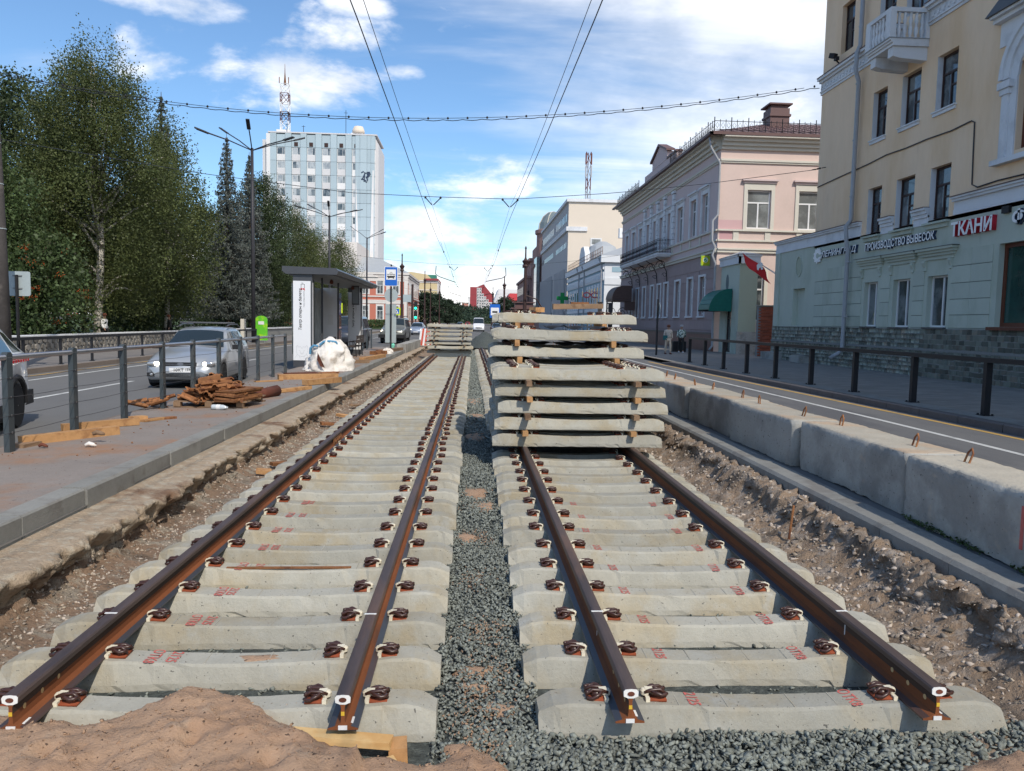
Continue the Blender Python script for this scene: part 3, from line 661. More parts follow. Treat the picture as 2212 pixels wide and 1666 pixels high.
def rail_end(o, xf, y0, bz=-.2805, inner=1):
    x = xf(y0); b = MB()
    pts = [(-.036, .143), (-.0375, .168), (-.030, .178), (0, .181), (.030, .178), (.0375, .168), (.036, .143), (.014, .133), (-.014, .133)]
    b.prism(pts, 0, 1, lambda px, pz, a: (x+px*1.02, y0-.004*a, bz+pz)); b.build('painted_head', M['white_paint'], o)
    b = MB(); b.prism([(.019*math.cos(k*.524), .157+.012*math.sin(k*.524)) for k in range(12)], 0, 1, lambda px, pz, a: (x+px, y0-.004-.003*a, bz+pz)); b.build('chalk_core', M['rust_dark'], o)
    b = MB(); b.box(x-.0085, x+.0085, y0-.003, y0-.0005, bz+.075, bz+.095); b.build('yellow_mark', M['yellow_paint'], o)
    b = MB(); b.box(x-.022, x+.022, y0-.006, y0-.001, bz+.003, bz+.024); b.build('paper_label', M['label_white'], o)
    b = MB(); b.box(x+.035, x+.047, y0+.03, y0+.09, bz+.0195, bz+.0225); b.build('paint_dash', M['white_paint'], o)
    for k_, dy_ in enumerate((.10, .26, .42)):
        b = MB(); th = [k*.6283 for k in range(10)]
        b.prism([(dy_+.014*math.cos(t), .078+.014*math.sin(t)) for t in th], 0, 1, lambda py, pz, a: (x+inner*(.0085+.0025*a), y0+py, bz+pz)); b.build('bolt_hole', M['timber_y'], o)
    b = MB(); b.box(x-.037, x+.037, y0+1.05, y0+1.065, bz+.1795, bz+.1825); b.build('chalk_line', M['white_paint'], o)
    b = MB(); b.box(x+inner*.0095-.001, x+inner*.0095+.001, y0+.98, y0+.99, bz+.05, bz+.115); b.build('chalk_mark', M['white_paint'], o)
XLL = lambda y: LX0(y)-.80; XLR = lambda y: LX0(y)+.80; XRL = lambda y: RX0-.81; XRR = lambda y: RX0+.81
for (f, y0, inner, lab, y1) in ((XLL, 3.72, 1, 'leftmost rusty rail, nearest the platform', 43.2), (XLR, 3.70, -1, 'rusty rail left of the ballast strip', 43.2), (XRL, 3.74, -1, 'rusty rail right of the ballast strip, running under the big stack', 66), (XRR, 3.74, -1, 'rightmost rusty rail, nearest the concrete blocks', 66)):
    o = rail('rail', f, y0, y1, lab); rail_end(o, f, y0, inner=inner)
def fishplate(f, y, s=1):
    b = MB(); x = f(y); b.box(x+s*.012, x+s*.034, y-.35, y+.35, -.2805+.035, -.2805+.125)
    for k in range(4): b.lathe((0, 0, 0), [(0.001, 0), (.001, .001)], 3) if 0 else b.box(x+s*.034, x+s*.058, y-.28+k*.17, y-.25+k*.17, -.21, -.18)
    tag(b.build('fishplate', M['rust']), 'rusty fishplate bolted to the %s' % ('leftmost rail' if f is XLL else 'inner rail of the left track'), 'fishplate')
fishplate(XLR, 15.1, 1); fishplate(XLL, 12.6, 1)
# ------------------------------------------------------------------ stacks of sleepers
def stack_row(x, z, y0, n, row, name_, pitch=.312, near=False, first=None):
    for i in range(n):
        lab = ('front sleeper of the %s row in %s' % (row, name_.split(' on ')[0])) if i == 0 else ('sleeper behind the front one, %s row of %s' % (row, name_.split(' on ')[0]))
        sleeper(x+rnd.uniform(-.012, .012), y0+i*pitch, z, lab, None if i == 0 else 'inner sleepers, %s row of %s' % (row, name_.split(' on ')[0]), near=near and i < 4, rz=rnd.uniform(-.004, .004))
nm = 'the big stack on the right track'
rowsR = [('lowest', 1.645, -.098, 11.5, 11), ('second lowest', 1.672, .152, 11.5, 11), ('third lowest', 1.70, .402, 11.5, 11), ('fourth lowest', 1.675, .654, 11.5, 11), ('fifth, wide stepped', 1.615, .906, 11.42, 12),
         ('third from the top', 1.625, 1.182, 12.82, 7), ('second from the top', 1.665, 1.462, 12.78, 6), ('topmost', 1.80, 1.742, 14.32, 2)]
for (row, x, z, y0, n) in rowsR: stack_row(x, z, y0, n, row, nm, near=True)
sleeper(1.70, 14.98, 1.742, 'top sleeper shifted left behind the topmost one', None, near=False)
nl = 'the distant stack on the left track'
rowsL = [('shaded bottom', -1.15, -.095, 44.0, 4), ('lowest lit', -1.10, .17, 43.6, 4), ('second', -1.22, .42, 43.6, 4), ('third', -1.17, .67, 43.5, 4), ('fourth', -1.18, .91, 43.6, 4), ('fifth', -1.14, 1.15, 43.7, 4), ('top', -1.12, 1.39, 43.6, 3)]
for (row, x, z, y0, n) in rowsL: stack_row(x, z, y0, n, row, nl)
def batten(x0, x1, y0, y1, z0, z1, m, lab, grp=None, jit=.004, rz=0, cat='batten', name='batten'):
    b = MB(); b.obox(((x0+x1)/2, (y0+y1)/2, (z0+z1)/2), (x1-x0, y1-y0, z1-z0), (0, 0, rz), jit)
    return tag(b.build(name, M[m]), lab, cat, grp)
bt = [('timber', .155, .0), ('timber_d', .22, .0), ('timber', .13, .0), ('timber_d', .30, .0)]
for r in range(4):
    z = rowsR[r][2]; x = rowsR[r][1]; zn = rowsR[r+1][2]
    for s_, side_ in ((-1, 'left'), (1, 'right')):
        m_, pr_, _ = bt[r]; xc_ = x+s_*.81
        batten(xc_-.042, xc_+.042, 11.34-pr_*(1 if s_ < 0 else .6), 14.7, z+.176, zn-.001, m_, '%s batten above the %s row of the big stack' % (side_, rowsR[r][0]))
for r, (y0, y1) in ((4, (12.5, 14.8)), (5, (12.62, 14.6)), (6, (14.1, 15.1))):
    z = rowsR[r][2]; x = rowsR[r][1]; zn = rowsR[r+1][2]
    for s_, side_ in ((-1, 'left'), (1, 'right')):
        xc_ = x+s_*.80+(-.05 if r == 5 else 0); batten(xc_-.04, xc_+.04, y0, y1, z+.176, zn-.001, 'timber', '%s fresh batten above the %s row of the big stack' % (side_, rowsR[r][0]))
for r in range(len(rowsL)-1):
    for s_ in (-1, 1):
        xc_ = rowsL[r][1]+s_*.8; batten(xc_-.04, xc_+.04, rowsL[r][3]-.28, rowsL[r][3]+1.1, rowsL[r][2]+.176, rowsL[r+1][2]-.001, 'timber_d', 'small batten between the rows of the distant stack', 'battens in the distant stack')
# timbers on top of the stack
b = MB(); b.obox((2.03, 14.6, 2.07), (.95, .14, .10), (0, -.03, .05), .008); tag(b.build('old_beam', M['timber_d']), 'old brown beam lying across the top right of the big stack', 'beam')
b = MB(); b.obox((2.08, 14.72, 2.135), (.34, .1, .03), (0, -.02, .02), .003); tag(b.build('short_board', M['rust']), 'short reddish board on the old beam atop the stack', 'board')
b = MB(); b.obox((1.24, 14.4, 1.985), (.20, .22, .09), (0, 0, .5), .004); tag(b.build('timber_block', M['timber']), 'fresh timber block atop the left end of the stack', 'block')
# dark film squeezed between rows
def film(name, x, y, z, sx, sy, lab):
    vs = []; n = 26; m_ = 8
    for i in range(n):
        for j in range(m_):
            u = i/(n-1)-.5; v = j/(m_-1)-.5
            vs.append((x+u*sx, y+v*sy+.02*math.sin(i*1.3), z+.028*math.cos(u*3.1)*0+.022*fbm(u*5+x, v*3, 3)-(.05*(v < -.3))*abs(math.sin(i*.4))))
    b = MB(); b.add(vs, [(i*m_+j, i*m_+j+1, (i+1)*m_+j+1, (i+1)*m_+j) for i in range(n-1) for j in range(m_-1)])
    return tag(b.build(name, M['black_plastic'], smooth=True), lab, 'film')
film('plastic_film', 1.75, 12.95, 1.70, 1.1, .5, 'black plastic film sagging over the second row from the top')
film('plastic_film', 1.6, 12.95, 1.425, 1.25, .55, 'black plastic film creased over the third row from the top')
# gravel heap far along the right track
pts = []; n = 1500
xg = npr.uniform(-1.15, 1.15, n); yg = npr.uniform(-2.5, 2.5, n); hg = np.maximum(0, 1-np.sqrt((xg/1.2)**2+(yg/2.6)**2))
def heap(name, cx_, cy_, cz_, rx, ry, h, m, lab, nst=1500, ss=(.05, .09)):
    vs = [(cx_, cy_, cz_+h)]; n_ = 24; R_ = 8
    for r0 in range(1, R_+1):
        for i in range(n_):
            th = 2*math.pi*i/n_; k_ = r0/R_; hh = h*(1-k_**1.3)+fbm(cx_+k_*3*math.cos(th), k_*3*math.sin(th), 2)*h*.12*(k_ < 1); vs.append((cx_+rx*k_*math.cos(th), cy_+ry*k_*math.sin(th), cz_+hh))
    fs = [(0, 1+i, 1+(i+1) % n_) for i in range(n_)]+[(1+r*n_+i, 1+(r+1)*n_+i, 1+(r+1)*n_+(i+1) % n_, 1+r*n_+(i+1) % n_) for r in range(R_-1) for i in range(n_)]
    b = MB(); b.add(vs, fs); return tag(b.build(name, m, smooth=True), lab, 'heap', kind='stuff')
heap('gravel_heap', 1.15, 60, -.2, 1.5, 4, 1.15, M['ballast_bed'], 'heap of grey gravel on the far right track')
# sleeper fragments scattered along the trench
for (x, y, sx, sy, rz, m_, lab) in [(-2.72, 15.5, .5, .12, .5, 'rust', 'rusty board lying in the left trench by the rail'), (-2.75, 16.9, .3, .1, -.4, 'timber', 'fresh timber offcut in the left trench'), (-2.72, 19.0, .7, .12, 1.2, 'timber_d', 'brown plank leaning in the left trench'),
                                    (-2.72, 11.2, .3, .1, .8, 'rust', 'reddish scrap in the left trench near the gravel'), (-2.8, 10.6, .2, .1, .3, 'timber', 'small wood chip beside the leftmost sleepers')]:
    b = MB(); b.obox((x, y, -.36), (sx, sy, .05), (.15, .1, rz), .008); tag(b.build('wood_scrap', M[m_]), lab, 'plank')
b = MB(); b.tube([(3.22, 7.42, -.44), (3.25, 7.4, -.02)], .012, 6); tag(b.build('rusty_stake', M['rust']), 'rusty steel stake driven in beside the right trench wall', 'stake')
# boards by the sand at the end of the left track
for (c_, s_, r0, m_, lab) in [((-.62, 3.73, -.34), (.52, .08, .042), (0, .03, -.12), 'timber_y', 'pale board sticking out of the sand below the rail end'), ((-.33, 3.73, -.405), (.09, .11, .08), (0, .0, .1), 'timber', 'orange timber block beside the pale board'), ((-.38, 3.62, -.43), (.10, .05, .08), (0, 0, .5), 'timber_y', 'split pale stub next to the sand heap')]:
    b = MB(); b.obox(c_, s_, r0, .004); tag(b.build('board', M[m_]), lab, 'board')
# ------------------------------------------------------------------ platform
def kx(y): return -3.50-.02*min(1, abs(y-12)/8)
strip('platform', -6, 45.5, lambda y: -5.55, lambda y: kx(y)-.20, .145, M['platform'], 3)
b = MB(); b.box(-5.60, -5.55, -6, 45.5, -.1, .146); tag(b.build('platform_edge', M['brown_kerb']), kind='structure')
pk = empty('platform_kerb', (0, 0, 0), kind='structure')
y = 2.2; i = 0
while y < 45:
    j = rnd.uniform(-.006, .006); x = kx(y+.5)+j; L_ = .99
    if 17.4 < y < 20.2: x -= .0
    b = MB(); b.prism([(x-.22, -.14), (x+j*2, -.14), (x+j, .130), (x-.02, .150+j), (x-.22, .150+j)], y, y+L_, lambda px, pz, a: (px, a, pz))
    b.build('kerb_stone', M['kerb'], pk); y += 1.0; i += 1
# hand-rail fence with cables
def handrail(name, x, ys, ztop, label, near=True):
    t = empty(name, (x, ys[0], .145), label, 'railing')
    for y in ys:
        b = MB(); b.box(x-.032, x+.032, y-.055, y+.055, .145, ztop-.03)
        b.prism([(-.055, 0), (.055, 0), (.055, .03), (.03, .055), (-.03, .055), (-.055, .03)], -.034, .034, lambda px, pz, a: (x+a, y+px, ztop-.03+pz))
        p = b.build('post', M['fence_grey'], t)
        if near:
            b = MB()
            for zc_ in (.37, .57, .78, 1.0): b.obox((x+.034, y, zc_), (.008, .02, .02))
            b.build('cable_clamp', M['chrome'], p)
    b = MB(); b.tube([(x, ys[0]-.8, ztop-.035), (x, ys[-1]+.03, ztop-.035)], .033, 12); b.build('rail', M['chrome'], t, smooth=True)
    if near:
        for zc_ in (.37, .57, .78, 1.0):
            b = MB(); pts = []
            for (ya, yb) in zip([ys[0]-1.5]+ys[:-1], ys):
                for q in (0, .25, .5, .75): pts.append((x+.036, ya+(yb-ya)*q, zc_-.02*math.sin(q*math.pi)*(2.2 if zc_ < .5 and yb > 15 and yb < 17 else .6)))
            pts.append((x+.036, ys[-1], zc_)); b.tube(pts, .0035, 5); b.build('cable', M['cable'], t)
    return t
handrail('handrail_fence', -5.28, [7.6, 9.09, 10.55, 12.05, 13.55, 15.02, 16.54, 18.05, 19.54, 21.0, 22.4], 1.27, 'grey steel handrail fence with cables along the near platform edge')
handrail('handrail_fence', -5.42, [36.6, 37.9, 39.4, 41.0, 42.8], 1.25, 'grey handrail fence behind the shelter, beside the dark van', near=False)
# ------------------------------------------------------------------ shelter
sh = empty('tram_shelter', (-5.2, 30, .145), 'white and grey tram shelter with flat dark roof and glass back', 'shelter')
b = MB(); b.prism([(-6.12, 3.26), (-6.12, 3.42), (-4.40, 3.38), (-4.30, 3.30), (-4.36, 3.17), (-6.0, 3.17)], 25.55, 36.2, lambda px, pz, a: (px, a, pz))
rf = b.build('roof', M['dark_grey'], sh)
b = MB()
for k in range(14): b.box(-5.95, -4.5, 25.8+k*.74, 26.45+k*.74, 3.145, 3.165)
tag(b.build('soffit_panel', M['mid_grey'], rf), kind='stuff')
def column_panel(y, w_=.56, x=-5.5, txt=True, name='side_panel'):
    b = MB(); b.box(x-w_/2-.01, x+w_/2+.05, y+.02, y+.20, .145, 3.17); c = b.build('column', M['dark_grey'], sh)
    b = MB(); b.box(x-w_/2, x+w_/2, y, y+.02, .36, 2.95); p = b.build(name, M['panel_white'], sh)
    b = MB(); b.box(x+w_/2+.052, x+w_/2+.056, y+.03, y+.19, .4, 2.9); b.build('side_strip', M['panel_white'], c)
    if txt:
        def tx(body, size, cx_, cz_, m, shear=.0, rz=90, sxx=1.):
            me = text_mesh(body, size, 0, shear, .002); me.materials.append(m); me.name = 'lettering'
            for v in me.vertices:
                a, b2 = v.co.x*sxx, v.co.y
                v.co = (x+cx_-b2-sh.location.x, y-.004-sh.location.y, cz_+a-sh.location.z) if rz == 90 else (x+cx_+a-sh.location.x, y-.004-sh.location.y, cz_+b2-sh.location.z)
            link('lettering', me, sh)
        tx('Театр оперы и балета', .128, -.05, 2.02, M['ink'], .22)
        tx('Театр оперы и балета', .05, .07, 2.36, M['ink_grey'], .1)
        b = MB()      # little tram pictogram: dark cab outline, red front
        for (x0, x1, z0, z1) in [(-.06, .06, 2.84, 2.85), (-.06, -.048, 2.72, 2.85), (.048, .06, 2.72, 2.85), (-.02, .02, 2.87, 2.878), (-.04, .0, 2.885, 2.892)]: b.box(x+.03+x0, x+.03+x1, y-.004, y-.001, z0, z1)
        b.build('tram_pictogram', M['ink'], p)
        b = MB()
        for (x0, x1, z0, z1) in [(-.06, -.02, 2.66, 2.72), (.02, .06, 2.66, 2.72), (-.03, .03, 2.68, 2.705), (-.075, -.045, 2.645, 2.665), (.045, .075, 2.645, 2.665)]: b.box(x+.03+x0, x+.03+x1, y-.004, y-.001, z0, z1)
        b.build('red_tram_front', M['ink_red'], p)
        b = MB()      # thin grey line drawing of a bear's head
        def ln(p0, p1, wd=.006):
            a = Vector((p0[0], 0, p0[1])); c_ = Vector((p1[0], 0, p1[1])); d_ = (c_-a); nrm = Vector((-d_.z, 0, d_.x)).normalized()*wd/2
            b.add([(x+q.x, y-.003, .62+q.z) for q in (a+nrm, c_+nrm, c_-nrm, a-nrm)], [(0, 1, 2, 3)])
        out_l = [(-.04, .19), (-.11, .17), (-.15, .23), (-.18, .2), (-.17, .13), (-.18, .03), (-.15, -.06), (-.08, -.12), (0, -.14)]
        for s_ in (1, -1):
            q = [(a*s_, c_) for a, c_ in out_l]
            for a, c_ in zip(q[:-1], q[1:]): ln(a, c_)
            for a, c_ in [((0, -.06), (.05*s_, -.02)), ((.05*s_, -.02), (.06*s_, .06)), ((.1*s_, .06), (.06*s_, .06)), ((.15*s_, -.06), (.24*s_, -.2)), ((.08*s_, -.12), (.06*s_, -.2)), ((.04*s_, .19), (0, .12))]: ln(a, c_, .005)
        ln((-.05, -.02), (.05, -.02), .005); b.build('bear_drawing', M['ink_grey'], p)
    return p
column_panel(25.62); column_panel(35.6, x=-5.28)
b = MB(); b.box(-5.86, -5.28, 31.0, 31.06, .5, 2.95); b.build('end_wall', M['panel_white'], sh)
b = MB()
for (y_, x_) in [(27.6, -5.86), (29.3, -5.86), (31.05, -5.24), (33.2, -5.86), (28.0, -5.2)]: b.box(x_-.03, x_+.03, y_-.03, y_+.03, .145, 3.17)
for i, (y_, x_) in enumerate([(27.6, -5.86), (29.3, -5.86), (31.05, -5.24), (33.2, -5.86), (27.4, -5.18)]):
    b = MB(); b.box(x_-.03, x_+.03, y_-.03, y_+.03, .145, 3.17); b.build('frame_post', M['dark_grey'], sh)
M['pane_clear'] = mat('clear_glazing', (.20, .235, .225), .06, .2, 1.2, spec=.8, c2=(.27, .29, .28), c2scale=.9)
for (a, c_) in [(25.85, 27.57), (27.63, 29.27), (29.33, 31.0), (31.1, 33.17), (33.23, 35.55)]:
    b = MB(); b.box(-5.875, -5.86, a, c_, .55, 2.9); b.build('glass_pane', M['pane_clear'], sh)
b = MB(); b.box(-5.55, -5.24, 31.0, 31.02, .6, 2.9)
b = MB(); b.box(-5.05, -4.75, 33.3, 33.5, 2.35, 3.16); d = b.build('display_box', M['dark_grey'], sh)
b = MB(); b.box(-5.02, -4.78, 33.28, 33.295, 2.4, 3.1); b.build('display_face', M['mid_grey'], d)
b = MB(); b.box(-5.63, -5.43, 31.0-.01, 31.0-.004, 1.5, 1.9); b.build('timetable', M['label_white'], sh)
b = MB(); b.box(-5.855, -5.845, 27.9, 28.6, 1.5, 1.95); b.build('timetable', M['label_white'], sh)
for yy_ in (28.2, 33.2):
    b = MB(); b.lathe((-5.0, yy_, 2.98), [(.02, 0), (.07, .02), (.07, .08), (.03, .16)], 10); b.build('ceiling_lamp', M['rust_dark'], sh)
def bench(x, y, L_, lab, rz=R(90)):
    t = empty('platform_bench', (x, y, .145), lab, 'bench', rz=rz)
    def lb(nm, *a, m='timber_d'):
        q = MB(); q.box(*a); return q.build(nm, M[m], t, world=False)
    for k in range(3): lb('seat_slat', -L_/2, L_/2, -.25+k*.13, -.14+k*.13, .42, .45, m='dark_slat')
    for k in range(2): lb('back_slat', -L_/2, L_/2, .21, .24, .58+k*.17, .73+k*.17, m='dark_slat')
    for k in range(3):
        xx_ = -L_/2+.12+k*(L_/2-.12); q = MB()
        q.tube([(xx_, -.28, 0), (xx_, -.22, .42), (xx_, -.24, .62), (xx_, .1, .64), (xx_, .2, .44)], .016, 6); q.tube([(xx_, .2, 0), (xx_, .16, .42), (xx_, .25, .9)], .018, 6); q.tube([(xx_, -.24, .41), (xx_, .2, .41)], .016, 6)
        q.build('bench_leg', M['iron'], t, world=False)
    return t
M['dark_slat'] = mat('dark_bench_slat', (.07, .055, .05), .7, .2, 4)
bench(-5.45, 29.3, 2.0, 'dark slatted bench inside the front part of the shelter', R(-90))
bench(-5.0, 33.9, 2.1, 'dark slatted bench behind the white bag under the display box', R(-90))
# white bulk bag
def big_bag(x, y, z, sx, sy, sz, lab):
    vs = []; n = 64; m_ = 26
    for j in range(m_):
        v = j/(m_-1)*math.pi*.5
        for i in range(n):
            th = 2*math.pi*i/n; c_, s_ = math.cos(th), math.sin(th); cr = math.cos(v)**.55 if v < 1.57 else 0; hz = math.sin(v)**1.15
            fold = .07*math.sin(th*9+4*v+fbm(th, v*2, 1)*4)+.045*math.sin(th*21+v*9+fbm(th*2, v, 4)*3)
            lump = fbm(c_*1.2+x, s_*1.2, v*1.3, 4)*.22
            r_ = cr*(1+fold*(1 if j else 0)+lump)+.02
            zz_ = sz*hz*(1+.16*fbm(c_*cr*1.6+2, s_*cr*1.6, 3, 4)+.10*math.sin(th*6+v*4)*cr)
            if c_*cr < -.25: zz_ *= 1-.38*min(1, (-c_*cr-.25)/.5)
            vs.append((x+sx*r_*c_+.05*v*sx, y+sy*r_*s_, z+max(0, zz_)))
    fs = [(j*n+i, j*n+(i+1) % n, (j+1)*n+(i+1) % n, (j+1)*n+i) for j in range(m_-1) for i in range(n)]
    b = MB(); b.add(vs, fs); t = b.build('bulk_bag', M['bag'], smooth=True); return tag(t, lab, 'bag')
bg_ = big_bag(-4.40, 24.1, .145, .70, .5, .96, 'large crumpled white bulk bag with blue loops beside the shelter')
for (p0) in [[(-4.86, 23.78, .66), (-4.84, 23.74, .84), (-4.74, 23.74, .92), (-4.62, 23.78, .90)], [(-4.58, 23.8, .94), (-4.45, 23.8, 1.04), (-4.30, 23.82, 1.06), (-4.1, 23.86, 1.04), (-4.02, 23.9, .92)]]:
    b = MB(); b.tube(p0, .035, 7); b.build('blue_loop', M['bag_blue'], bg_)
b = MB(); vs = [(-4.60, 23.60, .72), (-4.52, 23.50, .6), (-4.42, 23.47, .40), (-4.36, 23.50, .26), (-4.50, 23.49, .30), (-4.60, 23.52, .5)]; b.add(vs, [(0, 1, 2, 3, 4, 5)]); b.build('dark_tear', M['rust_dark'], bg_)
tag(big_bag(-3.92, 36.5, .145, .30, .22, .26, 'small white sack lying by the boards before the tram sign'), None, 'sack')
# ------------------------------------------------------------------ pallet with steel offcuts
pa = empty('pallet', (-4.5, 14.25, .145), 'old wooden pallet carrying the heap of rusty steel offcuts', 'pallet')
b = None
for k in range(7):
    b = MB(); b.box(-5.15, -3.9, 13.68+k*.19, 13.82+k*.19, .245, .265); b.build('deck_board', M['timber_d'], pa)
for yy_ in (13.74, 14.9):
    for xx_ in (-5.1, -4.56, -4.02):
        b = MB(); b.box(xx_-.06, xx_+.06, yy_-.06, yy_+.06, .165, .244); b.build('block', M['timber_d'], pa)
    b = MB(); b.box(-5.15, -3.9, yy_-.05, yy_+.05, .146, .164); b.build('runner', M['timber_d'], pa)
off_meshes = []
for k in range(5):
    b = MB(); t_ = .014; a_ = rnd.uniform(.04, .07); w1 = rnd.uniform(.045, .075)
    pts = [(-w1, a_), (-w1*.5, a_*.9), (0, 0), (w1*.6, a_*.1), (w1, a_*.8)] if k % 2 == 0 else [(-w1, 0), (-w1*.4, a_*.9), (w1*.3, a_), (w1, a_*.2)]
    poly = pts+[(p[0]+t_*.4, p[1]+t_*1.3) for p in pts[::-1]]
    L_ = rnd.uniform(.25, .5)
    b.prism(poly, -L_/2, L_/2, lambda px, pz, a: (px+a*.03, a, pz)); off_meshes.append(mesh_of(b, 'steel_offcut', [M['rust']]))
def offcut(x, y, z, rot, lab, grp, sc_=1., m=None):
    o = link('steel_offcut', off_meshes[rnd.randrange(5)]); o.location = (x, y, z); o.rotation_euler = rot; o.scale = (sc_, sc_, sc_)
    return tag(o, lab, 'offcut', grp)
for lay in range(6):
    nn = [26, 25, 22, 17, 11, 6][lay]; half = [.58, .56, .50, .38, .24, .12][lay]; zc_ = .275+lay*.066
    for i in range(nn):
        x = -4.52+rnd.uniform(-half, half)-.04*(lay > 3)*3; y = 14.25+rnd.uniform(-.45, .35)-(.12 if rnd.random() < .5 else 0)
        rot = (rnd.uniform(-.3, .3), rnd.choice([0, 0, math.pi])+rnd.uniform(-.5, .5), rnd.choice([0, 1.57, .7, -.6])+rnd.uniform(-.4, .4))
        offcut(x, y, zc_, rot, 'bent rusty steel offcut in the heap on the pallet', 'rusty steel offcuts on the pallet')
# flat bundle at the right of the pallet
for k in range(5):
    b = MB(); b.obox((-4.1+rnd.uniform(-.02, .02), 13.95, .285+k*.042), (.42, .8, .032), (rnd.uniform(-.03, .03), rnd.uniform(-.05, .05), -.35), .004)
    tag(b.build('steel_strip', M['rust']), 'flat rusty strip in the neat stack at the right of the pallet', 'offcut', 'flat rusty strips on the pallet')
b = MB(); b.tube([(-5.0, 14.0, .40), (-5.05, 13.55, .42)], .09, 12); 
for k in range(9):
    offcut(-5.25-rnd.uniform(0, .42), 13.5+rnd.uniform(-.3, .35), .16+rnd.uniform(0, .13), (rnd.uniform(-.3, .3), rnd.uniform(-.3, .3), rnd.uniform(-1.6, -.8)), 'thin rusty scrap spilling left of the pallet', 'scrap left of the pallet', .8)
b = MB(); b.lathe((0, 0, 0), [(.0, 0), (.045, .004), (.048, .02), (.046, .20), (.03, .25), (.015, .27), (.015, .29)], 12)
bo = b.build('plastic_bottle', M['bottle'], smooth=True); bo.location = (-4.42, 13.45, .19); bo.rotation_euler = (R(90), 0, R(80)); tag(bo, 'clear plastic bottle lying before the pallet', 'bottle')
b = MB(); b.lathe((0, 0, 0), [(.049, .09), (.049, .16)], 12); lb_ = b.build('bottle_label', M['label_white'], bo, world=False)
# timbers on the platform
TB = [(-4.93, 9.98, .9, .10, .085, .98, 'timber', 'bright split beam lying nearest the second fence post'),
      (-5.13, 10.95, .0, 0, 0, 0, None, None)]
def beam(x0, y0, x1, y1, w_, h_, z, m, lab, cat='beam', rx=0):
    L_ = math.hypot(x1-x0, y1-y0); a = math.atan2(y1-y0, x1-x0); b = MB(); b.obox(((x0+x1)/2, (y0+y1)/2, z+h_/2), (L_, w_, h_), (rx, 0, a), .006)
    return tag(b.build('timber_beam' if cat == 'beam' else 'board', M[m]), lab, cat)
beam(-5.42, 9.55, -4.72, 10.55, .12, .11, .146, 'timber', 'bright split beam in front of the second fence post')
beam(-5.55, 10.75, -4.82, 11.45, .10, .10, .146, 'timber', 'longer beam behind the second fence post')
beam(-4.95, 11.9, -4.6, 12.25, .14, .03, .146, 'rust', 'flat board lying behind the long beam', 'board')
beam(-5.05, 11.75, -4.93, 11.95, .14, .08, .146, 'timber', 'short block before the third fence post', 'board')
beam(-4.88, 11.75, -4.72, 12.1, .10, .03, .146, 'timber', 'short flat board right of the block', 'board')
beam(-5.35, 9.35, -5.3, 9.65, .18, .04, .146, 'timber_d', 'brown board stub under the first fence post', 'board')
beam(-3.9, 18.45, -3.28, 19.6, .16, .13, .155, 'timber', 'beam poking over the kerb edge before the bag')
beam(-4.15, 16.4, -3.62, 17.6, .16, .07, .15, 'timber', 'flat beam end at the kerb beyond the pallet')
beam(-4.75, 16.7, -3.95, 17.1, .14, .06, .146, 'timber_d', 'weathered board beyond the pallet', 'board')
beam(-4.95, 20.2, -3.55, 20.9, .18, .13, .146, 'timber', 'long squared beam lying before the white bag')
beam(-5.3, 19.3, -4.75, 19.8, .12, .03, .146, 'timber', 'thin light board beside the last fence posts', 'board')
beam(-5.1, 21.6, -4.35, 22.2, .22, .07, .146, 'rust_dark', 'dark red boards before the shelter foot', 'board')
beam(-4.3, 22.3, -3.9, 22.9, .2, .05, .146, 'rust', 'reddish boards under the white bag', 'board')
beam(-4.1, 29.5, -3.65, 33.0, .2, .14, .146, 'timber', 'long beam right of the white bag')
beam(-4.25, 28.2, -3.7, 28.5, .16, .12, .146, 'timber_d', 'sawn beam end right of the white bag')
beam(-4.4, 35.2, -3.9, 36.6, .3, .16, .146, 'rust', 'pile of rusty boards before the tram sign', 'board')
beam(-4.05, 38.7, -3.7, 41.2, .35, .14, .146, 'timber_d', 'broken boards behind the foot of the tram sign', 'board')
beam(-4.3, 36.0, -3.75, 37.3, .12, .08, .25, 'rust', 'rusty plank on the boards before the tram sign', 'board')
lg = MB(); lg.tube([(-4.28, 15.1, .2), (-3.95, 16.0, .25)], [.10, .12], 9); tag(lg.build('log', M['rust_dark'], smooth=True), 'dark red log lying right of the pallet', 'log')
# leather gloves, twigs
for (x, y, s_, m_, lab, cat) in [(-4.62, 9.8, .07, 'timber_d', 'old work glove lying on the split beam', 'glove'), (-4.55, 9.45, .06, 'bag', 'crumpled dirty rag before the split beam', 'rag'), (-5.05, 9.35, .05, 'rust_dark', 'dark red shred by the first fence post', 'scrap')]:
    b = MB(); b.tube([(x-s_, y, .17), (x-.3*s_, y+.3*s_, .19), (x+.5*s_, y, .18), (x+s_*1.1, y+.2*s_, .165)], [s_*.3, s_*.45, s_*.4, s_*.2], 8)
    o = b.build(cat, M[m_], smooth=True); tag(o, lab, cat)
    if cat == 'glove': o.location.z = .085
b = MB(); b.tube([(-4.3, 43.2, .2), (-4.28, 43.2, .35), (-4.2, 43.2, .4)], [.1, .12, .06], 8); tag(b.build('green_sack', mat('mint_plastic', (.2, .6, .45), .5, .1)), 'crumpled mint green plastic bag by the far handrail', 'bag')
chips = []; cs_ = []
n = 260; xs_, ys_ = npr.uniform(-5.4, -3.8, n), 3.5+npr.uniform(0, 1, n)**.8*34
stones('wood_chips', np.stack([xs_, ys_, np.full(n, .152)], 1), npr.uniform(.006, .022, n), M['rust'], label='scattered reddish chips and crumbs on the platform', cat='debris')
